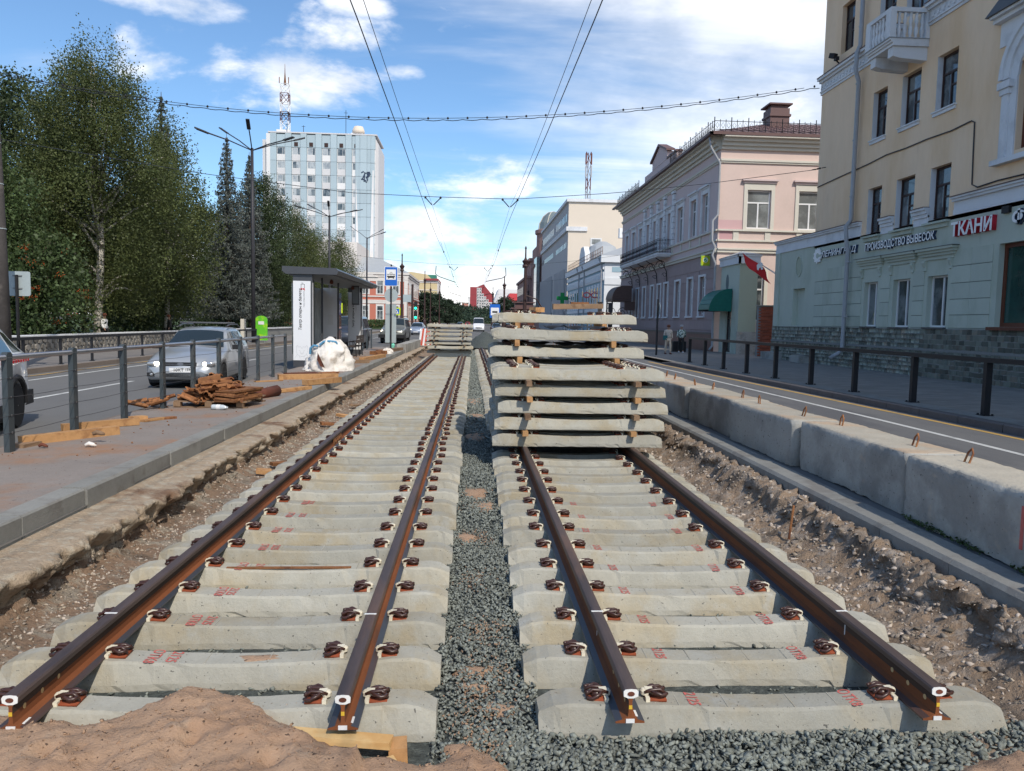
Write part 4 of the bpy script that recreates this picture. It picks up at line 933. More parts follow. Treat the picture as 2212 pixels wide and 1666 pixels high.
# ------------------------------------------------------------------ tram stop sign
ts = empty('tram_stop_sign', (-3.87, 38, .145), 'blue and white tram stop sign on a dark post', 'sign')
b = MB(); b.box(-3.905, -3.835, 38.0, 38.06, .145, 4.42); b.build('post', M['fence_black'], ts)
def plate(par, x0, x1, z0, z1, y, m, name, th=.02, r=.05):
    b = MB(); pts = []
    for (cx_, cz_, a0) in ((x1-r, z1-r, 0), (x0+r, z1-r, 90), (x0+r, z0+r, 180), (x1-r, z0+r, 270)):
        for k in range(4): a = R(a0+k*30); pts.append((cx_+r*math.cos(a), cz_+r*math.sin(a)))
    b.prism(pts, y-th, y, lambda px, pz, a: (px, a, pz)); return b.build(name, M[m], par)
pb = plate(ts, -4.19, -3.55, 3.37, 4.31, 37.96, 'sign_white', 'sign_plate')
plate(pb, -4.165, -3.575, 3.395, 4.285, 37.938, 'sign_blue', 'blue_field', .004, .04)
plate(pb, -4.10, -3.64, 3.68, 4.17, 37.933, 'sign_white', 'white_field', .004, .005)
b = MB()
def r2(x0, x1, z0, z1): b.box(-3.87+x0, -3.87+x1, 37.924, 37.928, z0, z1)
r2(-.19, .19, 3.80, 3.86); r2(-.19, .19, 3.93, 3.95); r2(-.14, .14, 3.765, 3.80)
for k in range(6): r2(-.19+k*.074, -.178+k*.074, 3.86, 3.93)
r2(.178, .19, 3.86, 3.93); r2(-.15, -.09, 3.735, 3.765); r2(.09, .15, 3.735, 3.765)
for (p0, p1) in [((-.06, 4.0), (0, 4.05)), ((0, 4.05), (.06, 4.0)), ((-.06, 4.0), (-.03, 3.95)), ((.06, 4.0), (.03, 3.95))]:
    b.tube([(-3.87+p0[0], 37.926, p0[1]), (-3.87+p1[0], 37.926, p1[1])], .007, 4)
b.build('tram_pictogram', M['ink'], pb)
b = MB(); b.prism([(.33*math.cos(k*math.pi/12), .33*math.sin(k*math.pi/12)) for k in range(24)], 38.075, 38.09, lambda px, pz, a: (-3.87+px, a, 2.93+pz)); b.build('round_sign_back', M['sign_back'], ts)
b = MB(); b.box(-4.15, -3.62, 38.08, 38.10, .62, 2.5); bp_ = b.build('board_back', M['sign_back'], ts)
# ------------------------------------------------------------------ concrete block rows left beyond the platform
for k in range(9):
    y = 41.9+k*1.22; b = MB(); b.obox((-3.68+.012*k+.0, y+.58, .13), (.5, 1.17, .62), (0, 0, rnd.uniform(-.02, .02)), .01)
    tag(b.build('concrete_block', M['concrete_old']), 'grey concrete block in the row beyond the platform', 'block', 'concrete blocks beyond the platform')
for k, (x, y) in enumerate([(-3.15, 52.5), (-2.7, 53.2)]):
    o = empty('road_barrier', (x, y, 0), ['leaning red and white striped barrier beside the distant stack', 'second striped barrier partly behind the distant stack'][k], 'barrier')
    for q in range(4):
        b = MB(); b.obox((x+q*.13-.2, y, .62), (.13, .06, 1.15), (0, .12 if k == 0 else -.1, 0)); b.build('stripe', M['orange' if q % 2 else 'sign_white'], o)
# ------------------------------------------------------------------ far side of left road
bf = empty('black_fence', (-12.84, 20, .15), 'black steel fence along the left pavement kerb', 'fence')
b = MB(); b.box(-12.87, -12.81, -.04, .04, 0, .80); b.box(-12.9, -12.78, -.08, .08, 0, .012); pm = mesh_of(b, 'post', [M['fence_black']])
pm.transform(Matrix.Translation((12.84, 0, 0)))
ysb = [20.9+2.02*k for k in range(14)]
for y in ysb: o = link('post', pm, bf, (0, y-20, 0))
b = MB(); b.box(-12.88, -12.80, 18.9, ysb[-1]+.05, .95, 1.04); b.build('top_rail', M['fence_black'], bf)
wl = empty('stone_wall', (-16.4, 30, .15), 'low rubble stone wall with pale coping along the park', 'wall')
b = MB(); b.box(-16.8, -16.32, 14, 100, .12, .80); b.build('wall_core', M['mortar'], wl)
b = MB(); b.box(-16.85, -16.25, 14, 100, .802, .90); b.build('coping', M['trim_white'], wl)
M['wall_stone'] = mat('wall_stone', (.20, .185, .165), .9, .2, 5, rv=.35, bump=.3, bscale=20)
smeshes = []
for k in range(6):
    b = MB(); n = 7; pts = [(.5*math.cos(2*math.pi*i/n+k)*rnd.uniform(.8, 1.05), .5*math.sin(2*math.pi*i/n+k)*rnd.uniform(.8, 1.05)) for i in range(n)]
    vs = [(0, p[0], p[1]) for p in pts]+[(.045, p[0]*.82, p[1]*.82) for p in pts]; b.add(vs, [tuple(range(n, 2*n))]+[(i, (i+1) % n, n+(i+1) % n, n+i) for i in range(n)]); smeshes.append(mesh_of(b, 'stone', [M['wall_stone']]))
cnt = 0; y = 20.
while y < 62 and cnt < 300:
    for rw in range(3):
        s_ = rnd.uniform(.24, .36); o = link('stone', smeshes[rnd.randrange(6)], wl); o.location = (.085, y-30+rnd.uniform(-.05, .05)+(.12 if rw % 2 else 0), .12+rw*.21-.15+.0+rnd.uniform(-.02, .02)+.15); o.scale = (1, s_, s_*.72); o.rotation_euler = (rnd.uniform(0, 3), 0, 0); cnt += 1
    y += .29+.004*(y-20)
# lamp posts with several slanted heads
def lamp_post(x, y, h, heads, lab, cat='street lamp'):
    t = empty('street_lamp', (x, y, .12), lab, cat)
    b = MB(); b.tube([(x, y, .12), (x, y, h*.5), (x, y, h)], [.13, .11, .085], 10); b.build('pole', M['lamp_pole'], t, smooth=True)
    for (ax, ay, az) in heads:
        b = MB(); e = Vector((x+ax, y+ay, h+az)); s_ = Vector((x, y, h-.15)); b.tube([s_, s_.lerp(e, .5)+Vector((0, 0, .06)), e], .035, 6)
        a_ = b.build('arm', M['lamp_pole'], t)
        b = MB(); d_ = (e-s_).normalized(); b.obox(e+d_*.28, (.7, .22, .07), (0, -math.atan2(d_.z, math.hypot(d_.x, d_.y)), math.atan2(d_.y, d_.x))); b.build('lamp_head', M['lamp_pole'], a_)
    return t
HD = [(-2.6, -.6, .75), (-1.75, .8, 1.05), (2.2, -.9, .35), (.15, -1.2, .9), (2.4, .9, .75), (-2.2, -1.4, .5)]
lamp_post(-13.5, 49, 12.05, HD, 'tall black lamp post with six arms before the white tower')
lamp_post(-13.5, 75, 11.5, [(a, b2, c*.8) for a, b2, c in HD], 'second tall lamp post among the birches')
lamp_post(-13.4, 101, 12.2, [(1.9, -.5, .5), (1.5, .8, .9), (-1.6, 0, 1.0)], 'third lamp post beside the tram shelter roof')
b = MB(); b.tube([(-15.6, 89, .1), (-15.6, 89, 8.6), (-15.5, 88.9, 9.0), (-16.3, 88.7, 9.15)], .1, 8)
# weathered pole at the left edge
t = empty('weathered_pole', (-12.82, 22, .15), 'thick weathered dark pole at the left edge of the picture', 'pole')
b = MB(); b.tube([(-12.86, 22, .1), (-12.88, 22, 4), (-12.96, 22, 9), (-13.06, 22, 13)], [.225, .185, .15, .125], 14); b.build('shaft', M['pole_concrete'], t, smooth=True)
for z_ in (4.0, 5.2, 6.3, 7.0, 8.2, 8.5): b = MB(); b.lathe((-12.88-.018*(z_-4), 22, z_), [(.196-.009*(z_-4), 0), (.196-.009*(z_-4), .025)], 14); b.build('steel_band', M['sign_back'], t)
t = empty('square_sign', (-12.98, 23, .15), 'back of a square road sign beside the weathered pole', 'sign')
plate(t, -13.28, -12.62, 2.22, 2.92, 23.0, 'sign_back', 'sign_plate', .02, .06)
b = MB(); b.tube([(-12.97, 22.93, .15), (-12.97, 22.93, 2.82)], .045, 8); b.build('post', M['fence_black'], t)
for z_ in (2.42, 2.78): b = MB(); b.box(-13.1, -12.84, 22.955, 22.975, z_, z_+.035); b.build('bracket', M['mid_grey'], t)
# park boards
t = empty('park_board', (-13.27, 50, .15), 'bright green arched notice board on the left pavement left of the shelter', 'notice board')
b = MB(); pts = [(-.38, 0), (.38, 0)]+[(.38*math.cos(k*math.pi/8), 1.30+.26*math.sin(k*math.pi/8)) for k in range(9)]; b.prism(pts, 49.92, 50.0, lambda px, pz, a: (-13.27+px, a, .28+pz)); b.build('board', M['green_ad'], t)
b = MB(); b.box(-13.45, -13.09, 49.905, 49.918, 1.28, 1.48); b.build('notice_sheet', M['label_white'], t)
for x_ in (-13.5, -13.1): b = MB(); b.box(x_, x_+.06, 49.93, 49.99, .15, .279); b.build('board_leg', M['mid_grey'], t)
b = MB(); b.box(-16.05, -15.68, 55, 55.05, .15, 1.6); tag(b.build('notice_board', M['cream']), 'small cream notice board by the wall near the spruce trunks', 'notice board')
# ------------------------------------------------------------------ right side: fence, blocks, buildings
rf_ = empty('black_fence', (9.7, 12, .15), 'heavy black fence along the right pavement', 'fence')
fp = [(9.84, 9.3), (9.83, 11.7), (9.80, 14.05), (9.79, 16.45), (9.72, 18.92), (9.62, 21.2), (9.52, 23.5), (9.46, 25.85), (9.44, 28.2), (9.50, 30.7), (9.56, 33.1)]
for (x, y) in fp:
    b = MB(); b.box(x-.06, x+.06, y-.05, y+.05, .155, 1.16); p = b.build('post', M['fence_black'], rf_)
    b = MB(); b.box(x-.11, x+.11, y-.11, y+.11, .151, .163)
    for (a, c_) in ((-.085, -.085), (.085, .085), (-.085, .085), (.085, -.085)): b.box(x+a-.014, x+a+.014, y+c_-.014, y+c_+.014, .163, .19)
    b.build('base_plate', M['fence_black'], p)
for (p0, p1) in zip([(9.86, 6.9)]+fp[:-1], fp):
    b = MB(); b.add([(p0[0]-.07, p0[1], 1.16), (p0[0]+.07, p0[1], 1.16), (p1[0]+.07, p1[1], 1.16), (p1[0]-.07, p1[1], 1.16), (p0[0]-.07, p0[1], 1.25), (p0[0]+.07, p0[1], 1.25), (p1[0]+.07, p1[1], 1.25), (p1[0]-.07, p1[1], 1.25)],
                    [(0, 3, 2, 1), (4, 5, 6, 7), (0, 1, 5, 4), (1, 2, 6, 5), (2, 3, 7, 6), (3, 0, 4, 7)]); b.build('rail', M['fence_black'], rf_)
# inner kerb
ik = empty('inner_kerb', (0, 0, 0), kind='structure'); y = 1.6
while y < 60:
    b = MB(); b.prism([(3.70, -.16), (3.70, -.035), (3.73, .0), (3.97, .012), (3.97, -.16)], y, y+.993, lambda px, pz, a: (px, a, pz)); b.build('kerb_stone', M['kerb'], ik); y += 1.0
# foundation blocks as road barrier
def block(x, y, lab, grp, rz, sandy, L_=2.365, h=.60, wd=.62):
    t = empty('concrete_block', (x, y, .0), lab, 'block', grp, rz=rz)
    nx_, ny_, nz_ = 8, 44, 8; vs = {}; V = []; F = []; MI = []
    r0 = rnd.random()*50
    def vid(i, j, k):
        if (i, j, k) in vs: return vs[(i, j, k)]
        px, py, pz = wd*i/nx_, L_*j/ny_, h*k/nz_
        e = sum(((i in (0, nx_)), (j in (0, ny_)), (k in (0, nz_))))
        a = fbm(px*11+r0, py*11, pz*11, 4)
        q = Vector((px-wd/2, py-L_/2, pz-h/2)); d_ = .006+.014*(e >= 2)+.02*(e == 3)
        chip = max(0, a-.15)*.055*(e >= 2)+max(0, fbm(py*5+r0, pz*5, 1, 3)-.1)*.035*(k <= 1)*(i == 0)
        q -= q.normalized()*(d_*(1 if e > 1 else 0)+chip); q += Vector((a*.004, 0, a*.004 if k else 0))
        V.append((q.x+wd/2, q.y+L_/2, q.z+h/2)); vs[(i, j, k)] = len(V)-1; return vs[(i, j, k)]
    def face(fn, na, nb, mi):
        for a in range(na):
            for c_ in range(nb): F.append([vid(*fn(a, c_)), vid(*fn(a+1, c_)), vid(*fn(a+1, c_+1)), vid(*fn(a, c_+1))]); MI.append(mi)
    face(lambda a, c_: (0, c_, a), nz_, ny_, 0); face(lambda a, c_: (nx_, a, c_), ny_, nz_, 0)
    face(lambda a, c_: (a, 0, c_), nx_, nz_, 0); face(lambda a, c_: (c_, ny_, a), nz_, nx_, 0); face(lambda a, c_: (a, c_, nz_), nx_, ny_, 1)
    o = link('block_body', np_mesh('block_body', V, F, [M['concrete_old'], M['concrete_top']], mi=MI), t)
    for yy_ in (.42, L_-.42):
        b = MB(); k_ = rnd.uniform(-.02, .04); b.tube([(wd*.5, yy_-.035, h-.01), (wd*.5+k_, yy_-.033, h+.085), (wd*.5+k_*1.3, yy_, h+.125), (wd*.5+k_, yy_+.033, h+.085), (wd*.5, yy_+.035, h-.01)], .009, 6)
        b.build('lifting_loop', M['rust'], t, world=False)
    return t
y = 4.50
bl0 = None
labs = ['nearest concrete block with red spray paint on its side', 'second concrete block from the near end, crumbled base', 'third concrete block, sandy top and dark streaks', 'fourth concrete block from the near end', 'fifth concrete block, darker, beside the big stack']
for k in range(15):
    t = block(4.0+(.10 if k % 2 else 0.04)+(.0 if k else -.02), y, labs[k] if k < 5 else 'concrete block in the row beyond the big stack', None if k < 5 else 'distant concrete blocks right of the track', rnd.uniform(-.006, .006)+(-.012 if k == 0 else 0), k % 2)
    if k == 0: bl0 = t
    y += 2.42
block(3.95, 2.06, 'concrete block just outside the picture', None, 0, 0)
b = MB()
for (y0, y1, z0, z1) in [(.77, .80, .17, .49), (.30, .77, .46, .49), (.56, .59, .15, .459), (.68, .70, .13, .36)]: b.box(-.006, .012, y0, y1, z0, z1)
b.build('spray_paint', M['red_print'], bl0, world=False)
bf_ = [(4.0, .3), (3.99, .6)]
# ------------------------------------------------------------------ facade helpers
class Fr:
    def __init__(s, ox, oy, ux, uy, nx, ny): s.o = (ox, oy); s.u = (ux, uy); s.n = (nx, ny)
    def p(s, u, d, z): return (s.o[0]+s.u[0]*u+s.n[0]*d, s.o[1]+s.u[1]*u+s.n[1]*d, z)
def fbox(b, F, u0, u1, d0, d1, z0, z1):
    vs = [F.p(u0, d0, z0), F.p(u1, d0, z0), F.p(u1, d1, z0), F.p(u0, d1, z0), F.p(u0, d0, z1), F.p(u1, d0, z1), F.p(u1, d1, z1), F.p(u0, d1, z1)]
    b.add(vs, [(0, 3, 2, 1), (4, 5, 6, 7), (0, 1, 5, 4), (1, 2, 6, 5), (2, 3, 7, 6), (3, 0, 4, 7)])
def wall_open(b, F, u0, u1, z0, z1, ops, depth=.22):
    us = sorted({u0, u1} | {o[0] for o in ops} | {o[1] for o in ops}); zs = sorted({z0, z1} | {o[2] for o in ops} | {o[3] for o in ops})
    us = [u for u in us if u0 <= u <= u1]; zs = [z for z in zs if z0 <= z <= z1]
    for a, c in zip(us[:-1], us[1:]):
        for e, g in zip(zs[:-1], zs[1:]):
            mu, mz = (a+c)/2, (e+g)/2
            if any(o[0] < mu < o[1] and o[2] < mz < o[3] for o in ops): continue
            b.add([F.p(a, 0, e), F.p(c, 0, e), F.p(c, 0, g), F.p(a, 0, g)], [(0, 1, 2, 3)])
    for o in ops:
        a, c, e, g = o[:4]; d = -depth
        b.add([F.p(a, 0, e), F.p(a, d, e), F.p(a, d, g), F.p(a, 0, g)], [(0, 1, 2, 3)]); b.add([F.p(c, 0, e), F.p(c, d, e), F.p(c, d, g), F.p(c, 0, g)], [(0, 3, 2, 1)])
        b.add([F.p(a, 0, e), F.p(c, 0, e), F.p(c, d, e), F.p(a, d, e)], [(0, 1, 2, 3)]); b.add([F.p(a, 0, g), F.p(c, 0, g), F.p(c, d, g), F.p(a, d, g)], [(0, 3, 2, 1)])
def window(F, u0, u1, z0, z1, par, fm, gm, depth=.2, bars=(), fw=.06, sill=None, name='window'):
    b = MB(); d0, d1 = -depth, -depth+.05
    fbox(b, F, u0, u0+fw, d0, d1, z0, z1); fbox(b, F, u1-fw, u1, d0, d1, z0, z1); fbox(b, F, u0+fw, u1-fw, d0, d1, z0, z0+fw); fbox(b, F, u0+fw, u1-fw, d0, d1, z1-fw, z1)
    for (k, q, a0, a1, w_) in bars:
        if k == 'v': fbox(b, F, u0+(u1-u0)*q-w_/2, u0+(u1-u0)*q+w_/2, d0, d1-.002, z0+(z1-z0)*a0+fw*(a0 == 0), z0+(z1-z0)*a1-fw*(a1 == 1))
        else: fbox(b, F, u0+(u1-u0)*a0+fw*(a0 == 0), u0+(u1-u0)*a1-fw*(a1 == 1), d0, d1-.004, z0+(z1-z0)*q-w_/2, z0+(z1-z0)*q+w_/2)
    w = b.build(name, M[fm], par)
    b = MB(); fbox(b, F, u0+.01, u1-.01, d0-.01, d0+.012, z0+.01, z1-.01); b.build('pane', M[gm], w)
    if sill:
        b = MB(); fbox(b, F, u0-.08, u1+.08, -depth+.05, .10, z0-.05, z0-.003); fbox(b, F, u0-.05, u1+.05, -.01, .06, z0-.16, z0-.052); b.build('sill', M[sill], w)
    return w
def band_(b, F, u0, u1, z, prof):
    for (dz0, dz1, d) in prof: fbox(b, F, u0, u1, -.02, d, z+dz0, z+dz1)
WX = 15.4
# frame for street fronts on the right: u runs along +Y, d is outwards (-X).  u == y
FR = Fr(WX, 0, 0, 1, -1, 0)
# ---- yellow house above a green ground floor
yh = empty('yellow_house', (WX, 20, .15), 'yellow plastered house over a green ground floor with shop signs', 'building')
uL, uR = 34.25, -14.
brW = (('h', .66, 0, 1, .07), ('v', .55, 0, .66, .07), ('h', .42, 0, .55, .06))
wins = []
A = [(28.72, 29.72), (26.55, 27.72), (24.52, 25.62)]
rows = []
for (a, c_) in A: rows.append((a, c_, 9.0, 10.80)); rows.append((a, c_, 5.42, 7.16))
extra = [16.2, 14.1, 12.0, 7.5, 5.4, 3.3, -1, -3.2]
for a in extra: rows.append((a, a+1.1, 9.0, 10.8)); rows.append((a, a+1.1, 6.1, 7.16))
top = [(28.45, 29.6, 12.85, 15.2), (26.45, 27.75, 12.85, 15.2)]+[(a, a+1.1, 13.2, 15.2) for a in [31.6]+extra]
arch = (19.6, 21.62, 6.9, 9.35)
b = MB(); wall_open(b, FR, uR, uL, 5.3, 16.7, rows+top+[arch], .26)
b.add([(WX, uL, 5.3), (30, uL, 5.3), (30, uL, 16.7), (WX, uL, 16.7)], [(0, 3, 2, 1)]); b.add([(WX, uR, .15), (30, uR, .15), (30, uR, 16.7), (WX, uR, 16.7)], [(0, 1, 2, 3)])
b.add([(WX, uR, 16.7), (30, uR, 16.7), (30, uL, 16.7), (WX, uL, 16.7)], [(0, 1, 2, 3)])
b.add([(30, uR, .15), (30, uL, .15), (30, uL, 16.7), (30, uR, 16.7)], [(0, 1, 2, 3)])
b.build('yellow_wall', M['yellow_wall'], yh)
b = MB(); fbox(b, FR, uR, uL+.4, -.1, .5, 16.7, 17.0); b.build('cornice', M['trim_white'], yh)
for (a, c_, e, g) in rows: window(FR, a, c_, e, g, yh, 'frame_brown', 'glass', .24, brW, .07, 'trim_white' if e > 8 else None)
for (a, c_, e, g) in top: window(FR, a, c_, e, g, yh, 'frame_brown', 'glass', .24, brW, .07)
# pale reveals on the side of each opening
for (a, c_, e, g) in rows[:6]+top[:2]:
    b = MB(); b.add([FR.p(a+.002, -.001, e), FR.p(a+.002, -.19, e), FR.p(a+.002, -.19, g), FR.p(a+.002, -.001, g)], [(0, 1, 2, 3)]); b.add([FR.p(c_-.003, -.001, e), FR.p(c_-.003, -.19, e), FR.p(c_-.003, -.19, g), FR.p(c_-.003, -.001, g)], [(0, 3, 2, 1)]); b.build('reveal', M['trim_white'], yh)
# dentilled string course
for (a, c_) in ((27.86, uL+.06), (uR, 26.19)):
    b = MB(); band_(b, FR, a, c_, 12.0, [(.0, .10, .05), (.10, .16, .09), (.16, .50, .04), (.50, .60, .14), (.60, .70, .24)]); b.build('string_course', M['trim_white'], yh)
    b = MB(); fbox(b, FR, a, c_, -.02, .27, 12.702, 12.73); b.build('flashing', M['roof_brown'], yh)
    k = a+.1; n_ = 0
    b = MB()
    while k < c_-.15:
        b.add([FR.p(k, .042, 12.42), FR.p(k+.2, .042, 12.42), FR.p(k+.13, .075, 12.24), FR.p(k+.07, .075, 12.24)], [(0, 3, 2, 1)]); fbox(b, FR, k+.05, k+.15, .04, .07, 12.22, 12.30); k += .28
    tag(b.build('leaf_ornament', M['trim_white'], yh), kind='stuff')
# balcony
ba = empty('balcony', (WX, 28.3, 11.8)); ba.parent = yh; ba.location = Vector((WX, 28.3, 11.8))-Vector((WX, 20, .15)); OFF[ba] = ba.location
def bbox(nm, *a, m='trim_white'):
    q = MB(); fbox(q, FR, *a); return q.build(nm, M[m], yh)
bpy.data.objects.remove(ba)
u0, u1, dO = 26.2, 27.85, 1.38
b = MB(); band_(b, FR, u0, u1, 11.34, [(0, .10, dO-.12), (.10, .17, dO-.06), (.17, .24, dO)]); sl_ = b.build('balcony_slab', M['trim_white'], yh)
b = MB(); fbox(b, FR, u0-.03, u1+.03, -.02, dO+.04, 11.582, 11.605); b.build('slab_flashing', M['roof_grey'], sl_)
for (a, c_) in ((26.28, 26.62), (27.42, 27.76)):
    q = MB(); q.prism([(0, 10.90), (.95, 10.96), (1.2, 11.02), (1.2, 11.335), (0, 11.335)], a, c_, lambda px, pz, aa: FR.p(aa, px, pz)); q.build('console', M['trim_white'], yh)
b = MB(); fbox(b, FR, u0, u1, dO-.18, dO, 12.46, 12.60); fbox(b, FR, u0, u0+.18, 0, dO-.181, 12.46, 12.60); fbox(b, FR, u1-.18, u1, 0, dO-.181, 12.46, 12.60); b.build('balcony_handrail', M['trim_white'], yh)
b = MB()
for (a0_, a1_, d0_, d1_) in ((u0, u0+.3, dO-.2, dO+.01), (u1-.3, u1, dO-.2, dO+.01), (u0+.002, u0+.2, 0, .14), (u0+.78, u0+.84, dO-.12, dO-.05)): b = MB(); fbox(b, FR, a0_, a1_, d0_, d1_, 11.606, 12.459); b.build('balcony_pier', M['trim_white'], yh)
bal_prof = [(.045, 0), (.05, .05), (.035, .08), (.075, .22), (.06, .36), (.035, .42), (.05, .44), (.035, .47), (.065, .58), (.04, .72), (.05, .78), (.05, .853)]
b = MB(); b.lathe((0, 0, 0), bal_prof, 10); bm_ = mesh_of(b, 'baluster', [M['trim_white']]); bm_.polygons.foreach_set('use_smooth', [True]*len(bm_.polygons))
for k in range(5):
    uu_ = u0+.42+k*.205
    if 1: o = link('baluster', bm_, yh); o.location = Vector(FR.p(uu_, dO-.09, 11.606))-yh.location
for k in range(5): o = link('baluster', bm_, yh); o.location = Vector(FR.p(u0+.09, .24+k*.2, 11.606))-yh.location
# arched window at the right edge
aw = []; cxa = (arch[0]+arch[1])/2; rw = (arch[1]-arch[0])/2
b = MB()
for k in range(16):
    a0, a1 = math.pi*k/16, math.pi*(k+1)/16
    for (r0_, r1_, d_) in ((rw, rw+.30, .05), (rw+.30, rw+.52, .12), (rw+.52, rw+.66, .18)):
        pts = [(cxa+r0_*math.cos(a0), 9.0+r0_*math.sin(a0)), (cxa+r1_*math.cos(a0), 9.0+r1_*math.sin(a0)), (cxa+r1_*math.cos(a1), 9.0+r1_*math.sin(a1)), (cxa+r0_*math.cos(a1), 9.0+r0_*math.sin(a1))]
        b.prism(pts, -.02, d_, lambda px, pz, a: FR.p(px, a, pz))
for s_ in (-1, 1):
    e = cxa+s_*(rw+.33); fbox(b, FR, e-.31, e+.31, -.02, .05, 6.72, 9.0); fbox(b, FR, e-.05, e+.18, -.02, .12, 6.72, 8.7); fbox(b, FR, e-.2, e+.33, -.02, .2, 8.72, 8.92); fbox(b, FR, e-.12, e+.26, -.02, .16, 8.55, 8.71)
fbox(b, FR, cxa-rw-.75, cxa+rw+.75, -.02, .22, 6.58, 6.73)
b.build('arch_surround', M['trim_white'], yh)
b = MB(); fbox(b, FR, cxa-1.9, cxa+1.9, -.02, .03, 10.0, 10.75); band_(b, FR, cxa-2.0, cxa+2.0, 10.7, [(0, .12, .22), (.12, .2, .34)]); b.build('arch_hood', M['trim_white'], yh)
b = MB(); b.prism([(cxa-2.1, 10.9), (cxa+2.1, 10.9), (cxa+1.0, 11.5), (cxa-1.0, 11.5)], -.02, .42, lambda px, pz, a: FR.p(px, a, pz)); b.build('hood_roof', M['dark_grey'], yh)
window(FR, arch[0], arch[1], arch[2], arch[3], yh, 'frame_red', 'glass', .24, (('v', .5, 0, 1, .08), ('h', .8, 0, 1, .08)), .1)
# cables and details on the wall
def cable(pts, r, name, par, m='cable'):
    b = MB(); b.tube([FR.p(u, d, z) for u, d, z in pts], r, 5); return b.build(name, M[m], par)
cable([(34.2, .03, 8.0), (32.5, .03, 8.06), (31.2, .03, 8.1), (29.8, .03, 8.14), (28.5, .03, 8.22), (27.2, .03, 8.18), (25.9, .03, 8.2), (24.6, .03, 8.16), (23.6, .03, 8.22), (23.45, .03, 8.14), (23.42, .03, 7.2), (23.38, .03, 6.25), (23.1, .03, 6.12), (22.2, .03, 6.16), (21.1, .03, 6.14), (17, .03, 6.2)], .022, 'wall_cable', yh)
b = MB(); b.tube([FR.p(32.5, .05, 12.75), FR.p(32.5, .3, 12.95)], .03, 6); b.obox(FR.p(32.55, .38, 13.12), (.2, .28, .2), (.3, 0, .4)); b.obox(FR.p(32.4, .3, 12.96), (.14, .2, .14)); b.build('floodlight', M['iron'], yh)
# drainpipe
b = MB(); b.tube([FR.p(30.6, .20, 16.6), FR.p(30.6, .20, 12.9), FR.p(30.6, .33, 12.6), FR.p(30.6, .33, 11.9), FR.p(30.62, .18, 11.5), FR.p(30.64, .18, 6.1), FR.p(30.66, .36, 5.85), FR.p(30.7, .30, 5.3), FR.p(30.72, .2, 4.9), FR.p(30.74, .2, .95), FR.p(30.78, .3, .75), FR.p(30.9, .62, .52)], .085, 10)
dp = tag(b.build('drainpipe', M['drain'], smooth=True), 'long grey drainpipe running down the yellow and green house', 'drainpipe')
for z_ in (2.2, 4.4, 7.0, 9.2, 11.4, 13.6): b = MB(); b.lathe(FR.p(30.64, .19, z_), [(.095, 0), (.095, .05)], 10); b.build('pipe_clamp', M['drain'], dp)
# ---- green ground floor
GZ = 5.42
gw = [(28.62, 29.62, 1.85, 3.55), (26.46, 27.55, 1.84, 3.55), (24.32, 25.42, 1.85, 3.55)]
big = (18.4, 21.96, 1.88, 4.30)
niche = (35.02, 36.32, 1.85, 3.58)
others = [(a, a+1.1, 1.85, 3.55) for a in (15.5, 13.4, 9, 6.9, 2, -.1)]
b = MB(); FG = Fr(WX-.0, 0, 0, 1, -1, 0)
wall_open(b, FG, uR, 38.45, 1.80, GZ, gw+[big, niche]+others, .24)
b.add([(WX, 38.45, .15), (17.6, 38.45, .15), (17.6, 38.45, GZ), (WX, 38.45, GZ)], [(0, 3, 2, 1)])
b.add([(WX, 34.25, GZ+.4), (17.6, 34.25, GZ+.4), (17.6, 38.45, GZ+.4), (WX, 38.45, GZ+.4)], [(0, 1, 2, 3)])
b.add([FG.p(niche[0], -.24, niche[2]), FG.p(niche[1], -.24, niche[2]), FG.p(niche[1], -.24, niche[3]), FG.p(niche[0], -.24, niche[3])], [(0, 1, 2, 3)])
b.build('green_wall', M['green_wall'], yh)
b = MB(); fbox(b, FG, 37.95, 38.5, -.05, .06, 1.8, GZ); b.build('corner_pilaster', M['green_wall'], yh)
b = MB(); b.prism([(35.78+.30*math.cos(k*math.pi/12), 4.62+.44*math.sin(k*math.pi/12)) for k in range(24)], -.02, .006, lambda px, pz, a: FG.p(px, a, pz)); b.build('oval_niche', M['green_sun_pale'], yh)
b = MB()
for k in range(24):
    a0, a1 = k*math.pi/12, (k+1)*math.pi/12
    pts = [(35.78+.30*r0_*math.cos(a), 4.62+.44*r0_*math.sin(a)) for r0_, a in ((1, a0), (1.14, a0), (1.14, a1), (1, a1))]; b.prism(pts, -.02, .035, lambda px, pz, a: FG.p(px, a, pz))
b.build('oval_rim', M['green_wall'], yh)
CP = [(0, .16, .05), (.16, .42, .03), (.42, .50, .12), (.50, .56, .18)]
segs = [(34.5, 38.55, 5.42), (30.1, 34.49, 5.40), (uR, 24.2, 5.42)]
for (a, c_, z_) in segs:
    b = MB(); band_(b, FG, a, c_, z_, CP); b.build('cornice', M['trim_white'], yh)
    b = MB(); fbox(b, FG, a, c_, -.02, .21, z_+.562, z_+.585); b.build('flashing', M['roof_brown'], yh)
for (a, c_) in ((27.85, 28.55), (25.7, 26.4)):
    b = MB(); fbox(b, FG, a-.1, c_+.05, -.02, .03, 5.30, 5.62); band_(b, FG, a-.1, c_+.05, 5.55, [(0, .12, .07), (.12, .24, .12), (.24, .32, .18)]); b.build('cornice_block', M['trim_white'], yh)
    b = MB(); fbox(b, FG, a-.1, c_+.05, -.02, .2, 5.873, 5.895); b.build('flashing', M['roof_brown'], yh)
for (a, c_, e, g) in rows[1:6:2]:
    b = MB(); fbox(b, FG, a-.12, c_+.12, -.02, .16, 5.26, 5.33); fbox(b, FG, a-.06, c_+.06, -.02, .08, 5.12, 5.259); b.build('window_ledge', M['green_wall'], yh)
